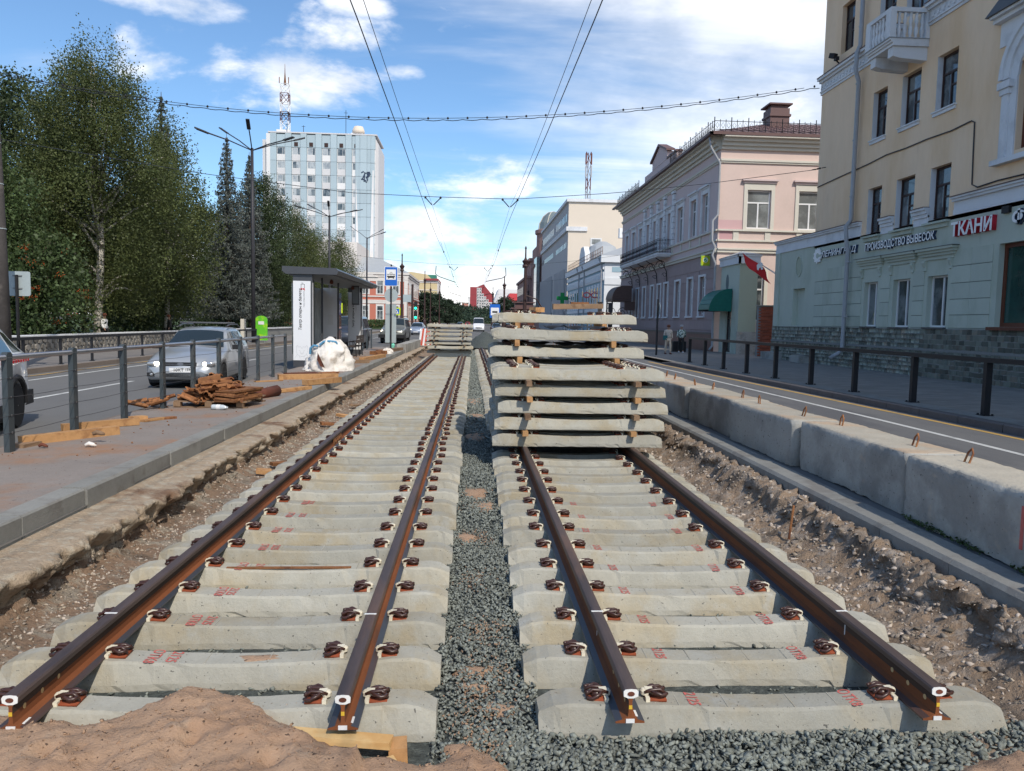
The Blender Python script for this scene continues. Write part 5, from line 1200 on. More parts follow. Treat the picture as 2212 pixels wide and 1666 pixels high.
brG = (('v', .42, 0, 1, .07),)
for (a, c_, e, g) in gw+others:
    window(FG, a, c_, e, g, yh, 'frame_white', 'glass', .22, brG, .06)
    b = MB(); fbox(b, FG, a-.06, c_+.06, -.2, .10, e-.06, e-.004); b.build('window_sill', M['dark_grey'], yh)
for (a, c_, e, g) in gw:
    b = MB(); zc_ = 4.20
    fbox(b, FG, a-.30, c_+.30, -.02, .05, zc_-.12, zc_); fbox(b, FG, a-.36, c_+.36, -.02, .11, zc_+.001, zc_+.09); fbox(b, FG, a-.42, c_+.42, -.02, .17, zc_+.091, zc_+.18); fbox(b, FG, a-.46, c_+.46, -.02, .24, zc_+.181, zc_+.26)
    b.build('window_hood', M['green_wall'], yh)
    b = MB(); fbox(b, FG, a-.50, c_+.50, -.02, .26, zc_+.262, zc_+.28); b.build('hood_flashing', M['dark_grey'], yh)
    for e2 in (a-.16, c_+.16):
        b = MB(); b.prism([(0, zc_-.48), (.06, zc_-.46), (.05, zc_-.36), (.12, zc_-.2), (.10, zc_-.121), (0, zc_-.121)], e2-.07, e2+.07, lambda px, pz, aa: FG.p(aa, px, pz)); b.build('bracket', M['green_wall'], yh)
window(FG, big[0], big[1], big[2], big[3], yh, 'frame_red', 'glass_teal', .22, (), .12)
b = MB(); fbox(b, FG, big[0]-.1, big[1]+.14, -.2, .16, big[2]-.10, big[2]-.004); b.build('window_sill', M['frame_red'], yh)
# rusticated courses: individual raised panels
rust = []
zr = [1.82, 2.24, 2.74, 3.25, 3.79, 4.32]
regions = [(30.05, 30.55), (30.9, 34.0), (27.75, 28.4), (25.62, 26.25), (22.3, 24.1)]
for (a, c_) in [(29.82, 34.0), (27.76, 28.42), (25.6, 26.28), (22.2, 24.14), (10.4, 18.2)]:
    for k in range(5):
        if (c_-a) < 1 and k > 3: continue
        nseg = max(1, int(round((c_-a)/.9))); L2 = (c_-a)/nseg
        for q in range(nseg):
            b = MB(); fbox(b, FG, a+q*L2+.006, a+(q+1)*L2-.006, -.01, .022, zr[k]+.018, zr[k+1]-.006); b.build('wall_block', M['green_wall'], yh)
        b = MB(); fbox(b, FG, a, c_, -.01, .002, zr[k]-.002, zr[k]+.014); b.build('joint', M['joint'], yh)
# plinth with irregular stone tiles
b = MB(); fbox(b, FG, uR, 38.6, -.02, .04, .14, 1.80); fbox(b, FG, uR, 38.62, .0, .085, 1.06, 1.12); fbox(b, FG, uR, 38.6, .03, .07, .14, 1.058); b.build('plinth', M['mortar'], yh)
tiles = []; small = MB(); tv = []; tf = []; tt = []
rndt = random.Random(3)
for (za, zb, dd) in ((1.13, 1.79, .040), (.17, 1.05, .070)):
    z = za
    while z < zb-.04:
        hgt_ = min(rndt.uniform(.13, .24), zb-z); u = 14.
        if zb-z-hgt_ < .07: hgt_ = zb-z
        while u < 38.55:
            L2 = rndt.uniform(.10, .30); j = lambda: rndt.uniform(-.022, .022)
            u2 = min(u+L2, 38.57)
            pts = [(u+.006+j()*.5, z+.006+max(0, j())), (u2-.006+j()*.5, z+.006+max(0, j())), (u2-.006+j()*.5, z+hgt_-.006-max(0, j())), (u+.006+j()*.5, z+hgt_-.006-max(0, j()))]
            tiles.append((pts, dd)); u = u2
        z += hgt_
tiles.sort(key=lambda t_: t_[0][0][0])
vis = [t_ for t_ in tiles if t_[0][0][0] > 18.6]
for i, (pts, dd) in enumerate(tiles):
    near_ = i in ()
vis_ids = set(id(t_) for t_ in vis[:300])
for t_ in tiles:
    pts, dd = t_
    vs = [FG.p(u, dd-.006, z) for u, z in pts]+[FG.p(u, dd+.012, z) for u, z in pts]; fs = [(7, 6, 5, 4), (0, 1, 5, 4), (1, 2, 6, 5), (2, 3, 7, 6), (3, 0, 4, 7)]
    if id(t_) in vis_ids: q = MB(); q.add(vs, fs); q.build('stone_tile', M['stone_tile'], yh)
    else:
        n0 = len(tv); tv += [(p[0]-yh.location.x, p[1]-yh.location.y, p[2]-yh.location.z) for p in vs]; tt += [rndt.random()]*8
        tf += [[n0+i for i in f] for f in fs[0:1]]+[[n0+i for i in f] for f in fs[1:]]
o = link('stone_tiles', np_mesh('stone_tiles', tv, tf, M['stone_tile'], tt), yh); tag(o, kind='stuff')
# concrete steps and blocks at the pylon foot
for (x, y, sx, sy, sz, lab) in [(15.1, 37.9, .5, 1.6, .38, 'broken pale concrete step at the foot of the green corner'), (15.0, 34.3, .5, 1.1, .34, 'grey concrete block under the blind niche')]:
    b = MB(); b.obox((x, y, .15+sz/2), (sx, sy, sz), (0, 0, .02), .03); tag(b.build('concrete_step', M['concrete_old']), lab, 'step')
# ---- lettering on the green wall
def sign_text(body, ua, ub, za, zb, mface, mside, name, par, d0=.05, ex=.05, shear=0., slope=0., bold=.0, both=True, lab=None):
    def tm(ex_, bold_):
        me = text_mesh(body, 1., ex_, shear, bold_); xs = [v.co.x for v in me.vertices]; ys = [v.co.y for v in me.vertices]; return me, min(xs), max(xs), min(ys), max(ys)
    res = []
    for (ex_, m_, dd, nm_) in ((ex, mside, d0, 'letter_sides'), (.002, mface, d0+ex+.004, name)):
        me, xa, xb, ya, yb = tm(ex_, bold)
        for v in me.vertices:
            fx = (v.co.x-xa)/(xb-xa); fy = (v.co.y-ya)/(yb-ya); u = ua+(ub-ua)*fx; z = za+(zb-za)*fy+slope*fx
            p = FG.p(u, dd+v.co.z, z); v.co = (p[0]-par.location.x, p[1]-par.location.y, p[2]-par.location.z)
        me.flip_normals() if ub < ua and False else None
        me.materials.append(M[m_]); me.name = nm_; res.append(link(nm_, me, par))
    return res
M['sign_dark_blue'] = mat('letter_side_blue', (.04, .06, .11), .5, .05)  # dark blue of the letter sides and the tower emblem
M['sign_red'] = mat('letter_side_red', (.50, .02, .04), .45, .05)
def sign_thing(nm, loc, lab): return empty(nm, loc, lab, 'sign')
s1 = sign_thing('shop_sign', FG.p(27.2, .05, 4.9), 'white raised letters spelling two words over the green windows'); sign_text('ПРОИЗВОДСТВО ВЫВЕСОК', 29.55, 25.05, 4.70, 5.05, 'sign_white', 'sign_dark_blue', 'lettering', s1, bold=.02)
s2 = sign_thing('fabric_shop_sign', FG.p(23.1, .05, 5), 'white letters with red sides above the large shop window'); sign_text('ТКАНИ', 24.1, 22.15, 4.72, 5.17, 'sign_white', 'sign_red', 'lettering', s2, ex=.10, bold=.03)
s3 = sign_thing('club_sign', FG.p(32, .05, 4.9), 'white slanted letters with a toothed emblem behind the drainpipe'); sign_text('ЛЕНИНГРАД', 33.35, 30.25, 4.77, 5.09, 'sign_white', 'sign_dark_blue', 'lettering', s3, shear=.25, bold=.015)
b = MB(); pts = []
for k in range(40):
    a = 2*math.pi*k/40; r0_ = .30*(1+.10*(1 if (k//2) % 2 else -1)); pts.append((33.72+r0_*math.cos(a)*1.15, 4.93+r0_*math.sin(a)))
b.prism(pts, .03, .10, lambda px, pz, a: FG.p(px, a, pz)); em = b.build('emblem', M['sign_white'], s3)
b = MB(); b.prism([(33.68+.14*math.cos(k*.5236), 4.93+.12*math.sin(k*.5236)) for k in range(12)], .101, .105, lambda px, pz, a: FG.p(px, a, pz)); fbox(b, FG, 33.3, 33.62, .101, .1045, 4.87, 4.97); b.build('emblem_cutout', M['green_wall'], em)
s4 = sign_thing('edge_sign', FG.p(21, .05, 5), 'white letter of a sign cut off by the right picture edge'); sign_text('Ф', 21.38, 20.85, 4.76, 5.2, 'sign_white', 'sign_dark_blue', 'lettering', s4, bold=.03)
b = MB(); fbox(b, FG, 21.55, 21.85, 0, .10, 5.15, 5.35); tag(b.build('junction_box', M['iron']), 'small dark junction box right of the fabric shop sign', 'junction box')
# ---- gate pier with flag, brick wall
g2 = empty('green_gatehouse', (WX, 45, .15), 'small blue green gatehouse with oval niche and green awning', 'building')
FS = Fr(WX, 43.8, 1, 0, 0, -1)      # side face towards the camera, u == x-15.4
b = MB(); wall_open(b, FG, 43.8, 47.1, .15, 5.35, [(45.0, 46.05, .2, 2.75)], .2); b.build('street_wall', M['green_wall'], g2)
b = MB(); b.add([FS.p(0, 0, .15), FS.p(1.05, 0, .15), FS.p(1.05, 0, 5.35), FS.p(0, 0, 5.35)], [(0, 1, 2, 3)]); b.add([(WX, 43.8, 5.7), (16.45, 43.8, 5.7), (16.45, 47.1, 5.7), (WX, 47.1, 5.7)], [(0, 1, 2, 3)]); b.build('side_wall', M['green_sun_pale'], g2)  # sunlight on this side is put into its yellower green
b = MB(); b.box(WX-.06, WX+1.06, 43.74, 43.8-.001, .15, 1.45); b.build('side_plinth', M['concrete_old'], g2)
b = MB(); fbox(b, FG, 43.7, 47.2, -.02, .10, 5.35, 5.75); fbox(b, FS, -.1, 1.15, -.02, .1, 5.35, 5.75); fbox(b, FG, 43.65, 47.2, -.02, .16, 5.751, 5.85); fbox(b, FS, -.16, 1.2, -.02, .16, 5.751, 5.85); b.build('cornice', M['trim_white'], g2)
b = MB(); b.add([(WX-.2, 43.6, 5.86), (16.65, 43.6, 5.86), (16.65, 47.2, 5.86), (WX-.2, 47.2, 5.86), (16.0, 45.3, 6.2)], [(0, 1, 4), (1, 2, 4), (2, 3, 4), (3, 0, 4)]); b.build('roof', M['roof_grey'], g2)
b = MB(); b.prism([(45.9+.26*math.cos(k*math.pi/12), 4.35+.50*math.sin(k*math.pi/12)) for k in range(24)], -.02, .01, lambda px, pz, a: FG.p(px, a, pz)); b.build('oval_niche', M['joint'], g2)
window(FG, 45.0, 46.05, .2, 2.75, g2, 'frame_brown', 'glass', .18, (('h', .8, 0, 1, .08),), .08, name='door')
aw_ = empty('green_awning', (15.2, 46.4, 3), 'ribbed dark green half round awning over the gatehouse door', 'awning')
for k in range(10):
    a0, a1 = R(4+k*13.2), R(4+(k+1)*13.2-1); q = MB()
    def ap(a, xx_): return (xx_, 46.9-2.0*(1-math.cos(min(a, R(90))*1.0))*.5-0, 0)
    pts = []
    for a in (a0, a1): pts.append((14.0+1.3*(1-math.cos(a)) if a < R(90) else 15.3, 2.65+1.30*math.sin(a) if a < R(90) else 3.95))
    c0, c1 = pts
    q.add([(c0[0], 44.9, c0[1]), (c1[0], 44.9, c1[1]), (c1[0], 47.0, c1[1]), (c0[0], 47.0, c0[1]), (c0[0]+.02, 44.9, c0[1]-.04), (c1[0]+.02, 44.9, c1[1]-.04), (c1[0]+.02, 47.0, c1[1]-.04), (c0[0]+.02, 47.0, c0[1]-.04)], [(0, 1, 2, 3), (7, 6, 5, 4), (0, 4, 5, 1), (2, 6, 7, 3)])
    if a0 < R(86): q.build('awning_rib', M['awning_green'], aw_)
q = MB(); pts = [(15.35, 2.62), (14.0, 2.62)]+[(14.0+1.3*(1-math.cos(R(a))), 2.65+1.3*math.sin(R(a))) for a in range(10, 91, 10)]+[(15.35, 3.95)]
q.prism(pts, 44.84, 44.9, lambda px, pz, a: (px, a, pz)); q.build('awning_side', M['awning_green'], aw_)
q = MB(); q.prism(pts, 46.98, 47.04, lambda px, pz, a: (px, a, pz)); q.build('awning_far_side', M['dark_grey'], aw_)
fl = empty('red_flag', (15.3, 38.6, 4.5), 'red flag with a pale animal emblem hanging from the green corner', 'flag')
b = MB(); b.tube([(15.38, 38.6, 4.45), (13.9, 38.9, 5.42)], .02, 6); b.tube([(15.38, 38.6, 4.5), (14.2, 38.75, 5.2)], .015, 5); b.build('flagstaff', M['trim_white'], fl)
b = MB(); n = 12; m_ = 9; vs = []
for i in range(n):
    for j in range(m_):
        u = i/(n-1); v = j/(m_-1); top_ = Vector((13.75, 38.92, 5.50)).lerp(Vector((14.85, 38.71, 4.80)), u)
        vs.append((top_.x+.38*v+.03*math.sin(v*7), top_.y+.08*math.sin(u*6+v*3), top_.z-.80*v-.08*u))
b.add(vs, [(i*m_+j, i*m_+j+1, (i+1)*m_+j+1, (i+1)*m_+j) for i in range(n-1) for j in range(m_-1)]); b.build('flag_cloth', M['flag_red'], fl, smooth=True)
b = MB(); b.prism([(.0, .05), (.06, .13), (.12, .10), (.16, .18), (.24, .12), (.22, .02), (.26, -.10), (.18, -.12), (.16, -.03), (.10, -.05), (.08, -.14), (.02, -.12)], -.01, .01, lambda px, pz, a: (14.42+px*1.3, 38.60+a, 4.78+pz*1.3)); b.build('flag_emblem', M['sign_white'], fl)
bwall = empty('brick_wall', (15.5, 41, .15), 'narrow sunlit red brick wall between the two green buildings', 'wall')
b = MB(); b.box(15.55, 17.6, 41.02, 41.3, .15, 2.86); b.build('wall_core', M['mortar'], bwall)
b = MB(); b.box(0, .245, -.03, .02, 0, .066); bm2 = mesh_of(b, 'brick', [M['brick']]); nb = 0
for r0_ in range(34):
    for k in range(8):
        if nb >= 290: break
        x = 15.55+k*.255+(.127 if r0_ % 2 else 0); o = link('brick', bm2, bwall); o.location = Vector((x, 41.0, .18+r0_*.078))-bwall.location; nb += 1
b = MB(); b.box(15.5, 17.65, 40.93, 41.35, 2.865, 2.92); b.build('coping', M['concrete'], bwall)
# ------------------------------------------------------------------ pink and mauve mansion
PX = 15.2; pm_ = empty('pink_mansion', (PX, 60, .15), 'two storey pink and mauve mansion with iron balcony and brown roof', 'building')
FP = Fr(PX, 0, 0, 1, -1, 0); FQ = Fr(PX, 47.5, 1, 0, 0, -1)
P0, P1 = 47.5, 78.
up = [(49.6, 50.9), (52.2, 53.6), (55.5, 57.0), (58.9, 59.9), (61.3, 62.5), (63.4, 64.6), (65.9, 67.1), (68.6, 70.), (71.6, 73.), (74.6, 76.)]
opsU = [(a, c_, 7.85, 10.3) for a, c_ in up]; opsL = [(a+.1, c_-.1, 2.5, 4.95) for a, c_ in [(49.5, 50.9), (52.3, 53.7), (55.5, 57.0), (58.9, 60.3), (61.2, 62.4), (63.6, 64.8), (66.5, 67.8), (69.3, 70.5), (72.0, 73.2)]]
b = MB(); wall_open(b, FP, P0, P1, 6.3, 13.4, opsU, .25); b.add([(PX, P1, .15), (35, P1, .15), (35, P1, 13.4), (PX, P1, 13.4)], [(0, 3, 2, 1)]); b.build('upper_wall', M['mauve'], pm_)
b = MB(); wall_open(b, FP, P0, P1, .15, 6.299, opsL, .25); b.build('lower_wall', M['mauve_dark'], pm_)
sw_ = [(1.75, 3.25, 7.8, 10.15), (5.0, 6.5, 7.8, 10.15), (8.3, 9.8, 7.8, 10.15)]
sl2 = [(1.75, 3.05, 2.1, 5.0), (5.2, 6.5, 2.1, 5.0)]
b = MB(); wall_open(b, FQ, 0, 20, .15, 13.4, sw_+sl2, .22); b.build('side_wall', M['pink_lit'], pm_)
for (a, c_, e, g) in opsU:
    window(FP, a, c_, e, g, pm_, 'frame_white', 'glass_pale', .2, (('v', .5, 0, .68, .08), ('h', .7, 0, 1, .08)), .08)
    b = MB(); fbox(b, FP, a-.22, a-.002, -.02, .08, e-.1, g+.35); fbox(b, FP, c_+.002, c_+.22, -.02, .08, e-.1, g+.35); fbox(b, FP, a-.2, c_+.2, -.02, .06, g+.002, g+.3); fbox(b, FP, a-.35, c_+.35, -.02, .22, g+.40, g+.52); fbox(b, FP, a-.28, c_+.28, -.02, .12, g+.302, g+.399); b.build('window_surround', M['trim_white'], pm_)
for (a, c_, e, g) in opsL:
    window(FP, a, c_, e, g, pm_, 'frame_white', 'glass', .22, (('v', .5, 0, .7, .07), ('h', .72, 0, 1, .07)), .08)
    b = MB(); fbox(b, FP, a-.16, a-.002, -.02, .09, e-.12, g+.14); fbox(b, FP, c_+.002, c_+.16, -.02, .09, e-.12, g+.14); fbox(b, FP, a-.002, c_+.002, -.02, .08, g+.002, g+.138); fbox(b, FP, a-.2, c_+.2, -.02, .14, e-.22, e-.122); b.build('window_surround', M['trim_white'], pm_)
for (a, c_, e, g) in sw_+sl2:
    window(FQ, a, c_, e, g, pm_, 'frame_white', 'glass_pale' if e > 5 else 'glass', .18, (('v', .5, 0, .66, .09), ('h', .68, 0, 1, .09)), .09)
    b = MB(); fbox(b, FQ, a-.22, a-.002, -.02, .07, e-.15, g+.4); fbox(b, FQ, c_+.002, c_+.22, -.02, .07, e-.15, g+.4); fbox(b, FQ, a-.002, c_+.002, -.02, .065, g+.002, g+.399); fbox(b, FQ, a-.002, c_+.002, -.02, .09, e-.15, e-.003); b.build('window_surround', M['cream'], pm_)
    if e > 5:
        b = MB(); fbox(b, FQ, a-.38, c_+.38, -.02, .25, g+.53, g+.63); fbox(b, FQ, a-.28, c_+.28, -.02, .14, g+.402, g+.529); b.build('window_cornice', M['roof_brown' if 0 else 'mauve'], pm_)
for F_, a, c_, tm_ in ((FP, P0, P1, 'cream'), (FQ, -.02, 20, 'cream')):
    s_ = .0 if F_ is FP else .012
    b = MB(); band_(b, F_, a, c_, 7.0, [(0, .1, .10+s_), (.42+.2, .72, .14+s_)]); band_(b, F_, a, c_, 6.3, [(0, .16, .12+s_), (.17, .26, .2+s_)]); band_(b, F_, a, c_, 11.75, [(0, .1, .08+s_), (.1, .22, .14+s_)]); band_(b, F_, a, c_, 12.55, [(0, .2, .14+s_), (.2, .42, .3+s_), (.42, .62, .5+s_), (.62, .85, .75+s_)]); b.build('moulding', M[tm_], pm_)
for k in range(12):
    u = 48.6+k*2.35; b = MB(); fbox(b, FP, u, u+.3, -.02, .07, 7.1, 7.62); b.build('small_pilaster', M['cream'], pm_)
for k in range(5):
    u = .95+k*2.0; b = MB(); fbox(b, FQ, u, u+.35, -.02, .07, 7.1, 7.62); b.build('small_pilaster', M['cream'], pm_)
# pinker plaster patch panels on the side
b = MB(); fbox(b, FQ, .02, 2.0-.35, -.01, .004, 7.74, 8.3); b.build('plaster_patch', mat('pinker_patch', (.55, .36, .36), .93, .03), pm_)
b = MB(); fbox(b, FQ, .1, .9, -.01, .004, 7.11, 7.61); b.build('plaster_patch', mat('rosy_patch', (.50, .30, .31), .93, .03), pm_)
# ground floor panelling: courses of raised panels between windows
zc2 = [1.45, 2.1, 2.75, 3.4, 4.05, 4.7, 5.35, 6.0]
edges = [P0]+[v for o_ in sorted(opsL) for v in (o_[0]-.17, o_[1]+.17)]+[P1]
for k in range(7):
    for q in range(0, len(edges), 2):
        a, c_ = edges[q], edges[q+1]
        if k in (0, 6): continue
        if c_-a > .25: b = MB(); fbox(b, FP, a+.01, c_-.01, -.01, .03, zc2[k]+.03, zc2[k+1]-.01); b.build('wall_panel', M['mauve_dark'], pm_)
    if k in (0, 6):
        nq = 22
        for q in range(nq): b = MB(); fbox(b, FP, P0+(P1-P0)*q/nq+.01, P0+(P1-P0)*(q+1)/nq-.01, -.01, .03, zc2[k]+.03, zc2[k+1]-.01); b.build('wall_panel', M['mauve_dark'], pm_)
b = MB(); fbox(b, FP, P0, P1, -.01, .10, .15, 1.2); b.build('brown_plinth', mat('brown_granite', (.14, .07, .06), .5, .2, 2), pm_)
b = MB(); fbox(b, FP, P0, P1, -.01, .13, 1.201, 1.32); b.build('plinth_cap', M['brown_kerb'], pm_)
# centre risalit with attic
for u in (58.0, 60.6, 62.95, 65.25, 67.6):
    b = MB()
    for k in range(9): fbox(b, FP, u-.28, u+.28, -.02, .16, 7.75+k*.42, 7.75+k*.42+.38)
    fbox(b, FP, u-.36, u+.36, -.02, .22, 11.55, 11.74); tag(b.build('banded_pilaster', M['trim_white'], pm_), kind='stuff')
b = MB(); fbox(b, FP, 57.6, 68, -.3, .12, 13.4, 14.6); b.prism([(60.3, 14.6), (65.2, 14.6), (65.2, 15.2), (62.8, 16.1), (60.3, 15.2)], -.3, .14, lambda px, pz, a: FP.p(px, a, pz)); b.build('attic', M['mauve'], pm_)
b = MB(); b.prism([(60.0, 15.2), (62.8, 16.1), (65.5, 15.2), (65.5, 15.35), (62.8, 16.28), (60.0, 15.35)], -.4, .3, lambda px, pz, a: FP.p(px, a, pz)); fbox(b, FP, 57.5, 60.3, -.3, .2, 14.602, 14.75); b.build('attic_cap', M['roof_brown'], pm_)
# roof
ev = .95
b = MB(); zR = 13.42
vs = [(PX-ev, P0-.75, zR), (35, P0-.75, zR), (35, P1+.75, zR), (PX-ev, P1+.75, zR), (20.8, 54, 15.9), (30, 54, 15.9), (30, 72, 15.9), (20.8, 72, 15.9)]
b.add(vs, [(0, 1, 5, 4), (1, 2, 6, 5), (2, 3, 7, 6), (3, 0, 4, 7), (4, 5, 6, 7), (0, 3, 2, 1)]); rfp = b.build('roof', M['roof_brown'], pm_)
b = MB()
for k in range(26):
    x = PX-ev+.3+k*.62
    t0 = Vector((x, P0-.75, zR+.01)); q = min(1, (x-(PX-ev))/(20.8-(PX-ev))); t1 = Vector((x, P0-.75+(54-P0+.75)*q, zR+2.48*q)) if x < 20.8 else Vector((x, 54, 15.9)); b.tube([t0, t1], .03, 4)
tag(b.build('standing_seam', M['roof_brown'], rfp), kind='stuff')
b = MB(); fbox(b, FP, P0-.8, P1+.8, .76, .98, 13.26, 13.42); fbox(b, FQ, -.98, 20, .77, .8, 13.26, 13.43); b.build('gutter', M['roof_brown'], pm_)
# iron parapet
b = MB()
def parapet(p0, p1, n, h=.85):
    p0, p1 = Vector(p0), Vector(p1)
    for z_ in (.12, .62): b.tube([p0+Vector((0, 0, z_)), p1+Vector((0, 0, z_))], .02, 4)
    for k in range(n+1):
        p = p0.lerp(p1, k/n); b.tube([p, p+Vector((0, 0, h if k % 3 == 0 else .72))], .02 if k % 3 else .03, 4)
        if k < n: c0 = p.lerp(p0.lerp(p1, (k+1)/n), .5); b.tube([c0+Vector((0, 0, .2)), c0+(p1-p0)/n*.3+Vector((0, 0, .37)), c0+Vector((0, 0, .54)), c0-(p1-p0)/n*.3+Vector((0, 0, .37)), c0+Vector((0, 0, .2))], .012, 4)
parapet((PX-.6, P0-.4, zR+.1), (30, P0-.4, zR+.1), 44); parapet((PX-.6, P0-.4, zR+.1), (PX-.6, 57.5, zR+.1), 24); parapet((PX-.6, 68.2, zR+.1), (PX-.6, P1, zR+.1), 20)
tag(b.build('roof_railing', M['iron'], pm_), kind='stuff')
ch = MB(); ch.box(19.75, 21.05, 51.6, 52.9, 13.9, 16.3); c_ = ch.build('chimney', M['roof_brown'], pm_)
ch = MB(); ch.box(19.68, 21.12, 51.5, 53.0, 15.75, 15.9); ch.box(19.85, 20.95, 51.7, 52.8, 16.302, 16.5); ch.box(19.62, 21.18, 51.45, 53.1, 16.502, 16.6); ch.build('chimney_cap', M['roof_brown'], c_)
# white drainpipe at the corner
b = MB(); b.tube([(14.4, 47.3, 13.2), (14.5, 47.3, 12.6), (15.1, 47.32, 11.7), (15.12, 47.34, 8.6), (14.8, 47.34, 8.2), (14.8, 47.34, 7.0), (15.02, 47.34, 6.6), (14.85, 47.34, 6.1), (15.08, 47.36, 5.6), (15.08, 47.36, .5), (14.85, 47.2, .25)], .075, 8)
tag(b.build('drainpipe', M['drain'], smooth=True), 'kinked white drainpipe on the corner of the pink mansion', 'drainpipe')
# balcony of the mansion
t = empty('iron_balcony', (14.6, 66, 7.2), 'wrought iron balcony on scrolled brackets of the mansion', 'balcony'); t.parent = None
b = MB(); fbox(b, FP, 58.6, 73., 0, 1.05, 6.95, 7.08); fbox(b, FP, 58.5, 73.1, 0, 1.12, 7.081, 7.22); b.build('slab', M['trim_white'], t)
b = MB()
for (pa_, pb_, n) in (((14.1, 58.6), (14.1, 73.0), 40), ((14.1, 58.6), (15.15, 58.6), 5)):
    p0 = Vector((*pa_, 7.23)); p1 = Vector((*pb_, 7.23))
    for z_ in (.06, .9, 1.02): b.tube([p0+Vector((0, 0, z_)), p1+Vector((0, 0, z_))], .022, 5)
    for k in range(n+1):
        p = p0.lerp(p1, k/n); b.tube([p, p+Vector((0, 0, 1.0))], .014, 4)
        if k < n:
            c0 = p0.lerp(p1, (k+.5)/n); d_ = (p1-p0)/n
            b.tube([c0+d_*(.32*math.cos(a*.9))*(1-a*.09)+Vector((0, 0, .3+.2*math.sin(a*.9)*(1-a*.09))) for a in range(9)], .010, 4)
            b.tube([c0-d_*(.32*math.cos(a*.9))*(1-a*.09)+Vector((0, 0, .7+.16*math.sin(a*.9)*(1-a*.09))) for a in range(9)], .010, 4)
tag(b.build('railing', M['iron'], t), kind='stuff')
for k in range(5):
    u = 59.4+k*3.2; b = MB()
    b.tube([FP.p(u, .05, 5.1), FP.p(u, .12, 5.9), FP.p(u, .5, 6.6), FP.p(u, 1.0, 6.9)], .035, 6)
    b.tube([FP.p(u+.0, .55+.42*(1-a*.07)*math.cos(a*.75), 6.35+.42*(1-a*.07)*math.sin(a*.75)) for a in range(14)], .028, 5)
    b.tube([FP.p(u+.0, .25+.2*(1-a*.08)*math.cos(a*.8), 5.6+.2*(1-a*.08)*math.sin(a*.8)) for a in range(10)], .022, 5); b.build('scroll_bracket', M['iron'], t)
# bank sign: square green-blue panel with ring and tick
t = empty('bank_sign', (14.6, 48.7, 5.9), 'small square green and yellow lit sign with a white ring', 'sign')
b = MB(); b.box(14.55, 15.12, 48.6, 48.72, 5.55, 6.18); b.build('panel', mat('sign_green', (.02, .42, .10), .4, .1, 2, c2=(.45, .5, .02), c2scale=1.2), t)
b = MB(); b.prism([(14.83+.16*math.cos(k*.4), 5.9+.16*math.sin(k*.4)) for k in range(15)], 48.59, 48.597, lambda px, pz, a: (px, a, pz)); rg = b.build('ring', M['sign_white'], t)
b = MB(); b.prism([(14.83+.11*math.cos(k*.4), 5.9+.11*math.sin(k*.4)) for k in range(15)], 48.58, 48.588, lambda px, pz, a: (px, a, pz)); b.build('ring_centre', mat('sign_green2', (.02, .42, .10), .4, .05), t)
b = MB(); b.tube([(14.77, 48.575, 5.9), (14.82, 48.575, 5.85), (14.93, 48.575, 5.97)], .02, 4); b.build('tick', M['sign_white'], t)
# brown barrel awning
t = empty('brown_canopy', (13.5, 72, 3), 'brown barrel vaulted canopy over the mansion side entrance', 'canopy')
b = MB(); pts = [(14.5, 3.96)]+[(12.72+1.0*(1-math.cos(R(a))), 3.96+1.25*math.sin(R(a))) for a in range(0, 91, 10)]+[(14.5, 5.21)]
b.prism(pts, 69.2, 72.5, lambda px, pz, a: (px, a, pz)); b.build('vault', M['awning_brown'], t)
b = MB(); b.box(12.75, 14.5, 69.21, 72.49, 3.8, 3.94); b.box(13.9, 14.85, 69.3, 69.5, 3.0, 3.79); b.build('canopy_beam', M['awning_brown'], t)
b = MB(); b.tube([(12.8, 69.5, .15), (12.8, 69.5, 3.8)], .07, 6); b.tube([(12.8, 72.2, .15), (12.8, 72.2, 3.8)], .07, 6); b.build('canopy_post', M['iron'], t)
b = MB(); b.tube([(12.6+.5*(1-a*.06)*math.cos(a*.7), 69.4, 2.8+.5*(1-a*.06)*math.sin(a*.7)) for a in range(15)], .03, 5); b.tube([(13.7+.5*(1-a*.06)*math.cos(a*.7), 69.4, 2.8+.5*(1-a*.06)*math.sin(a*.7)) for a in range(15)], .03, 5); b.build('scrollwork', M['iron'], t)
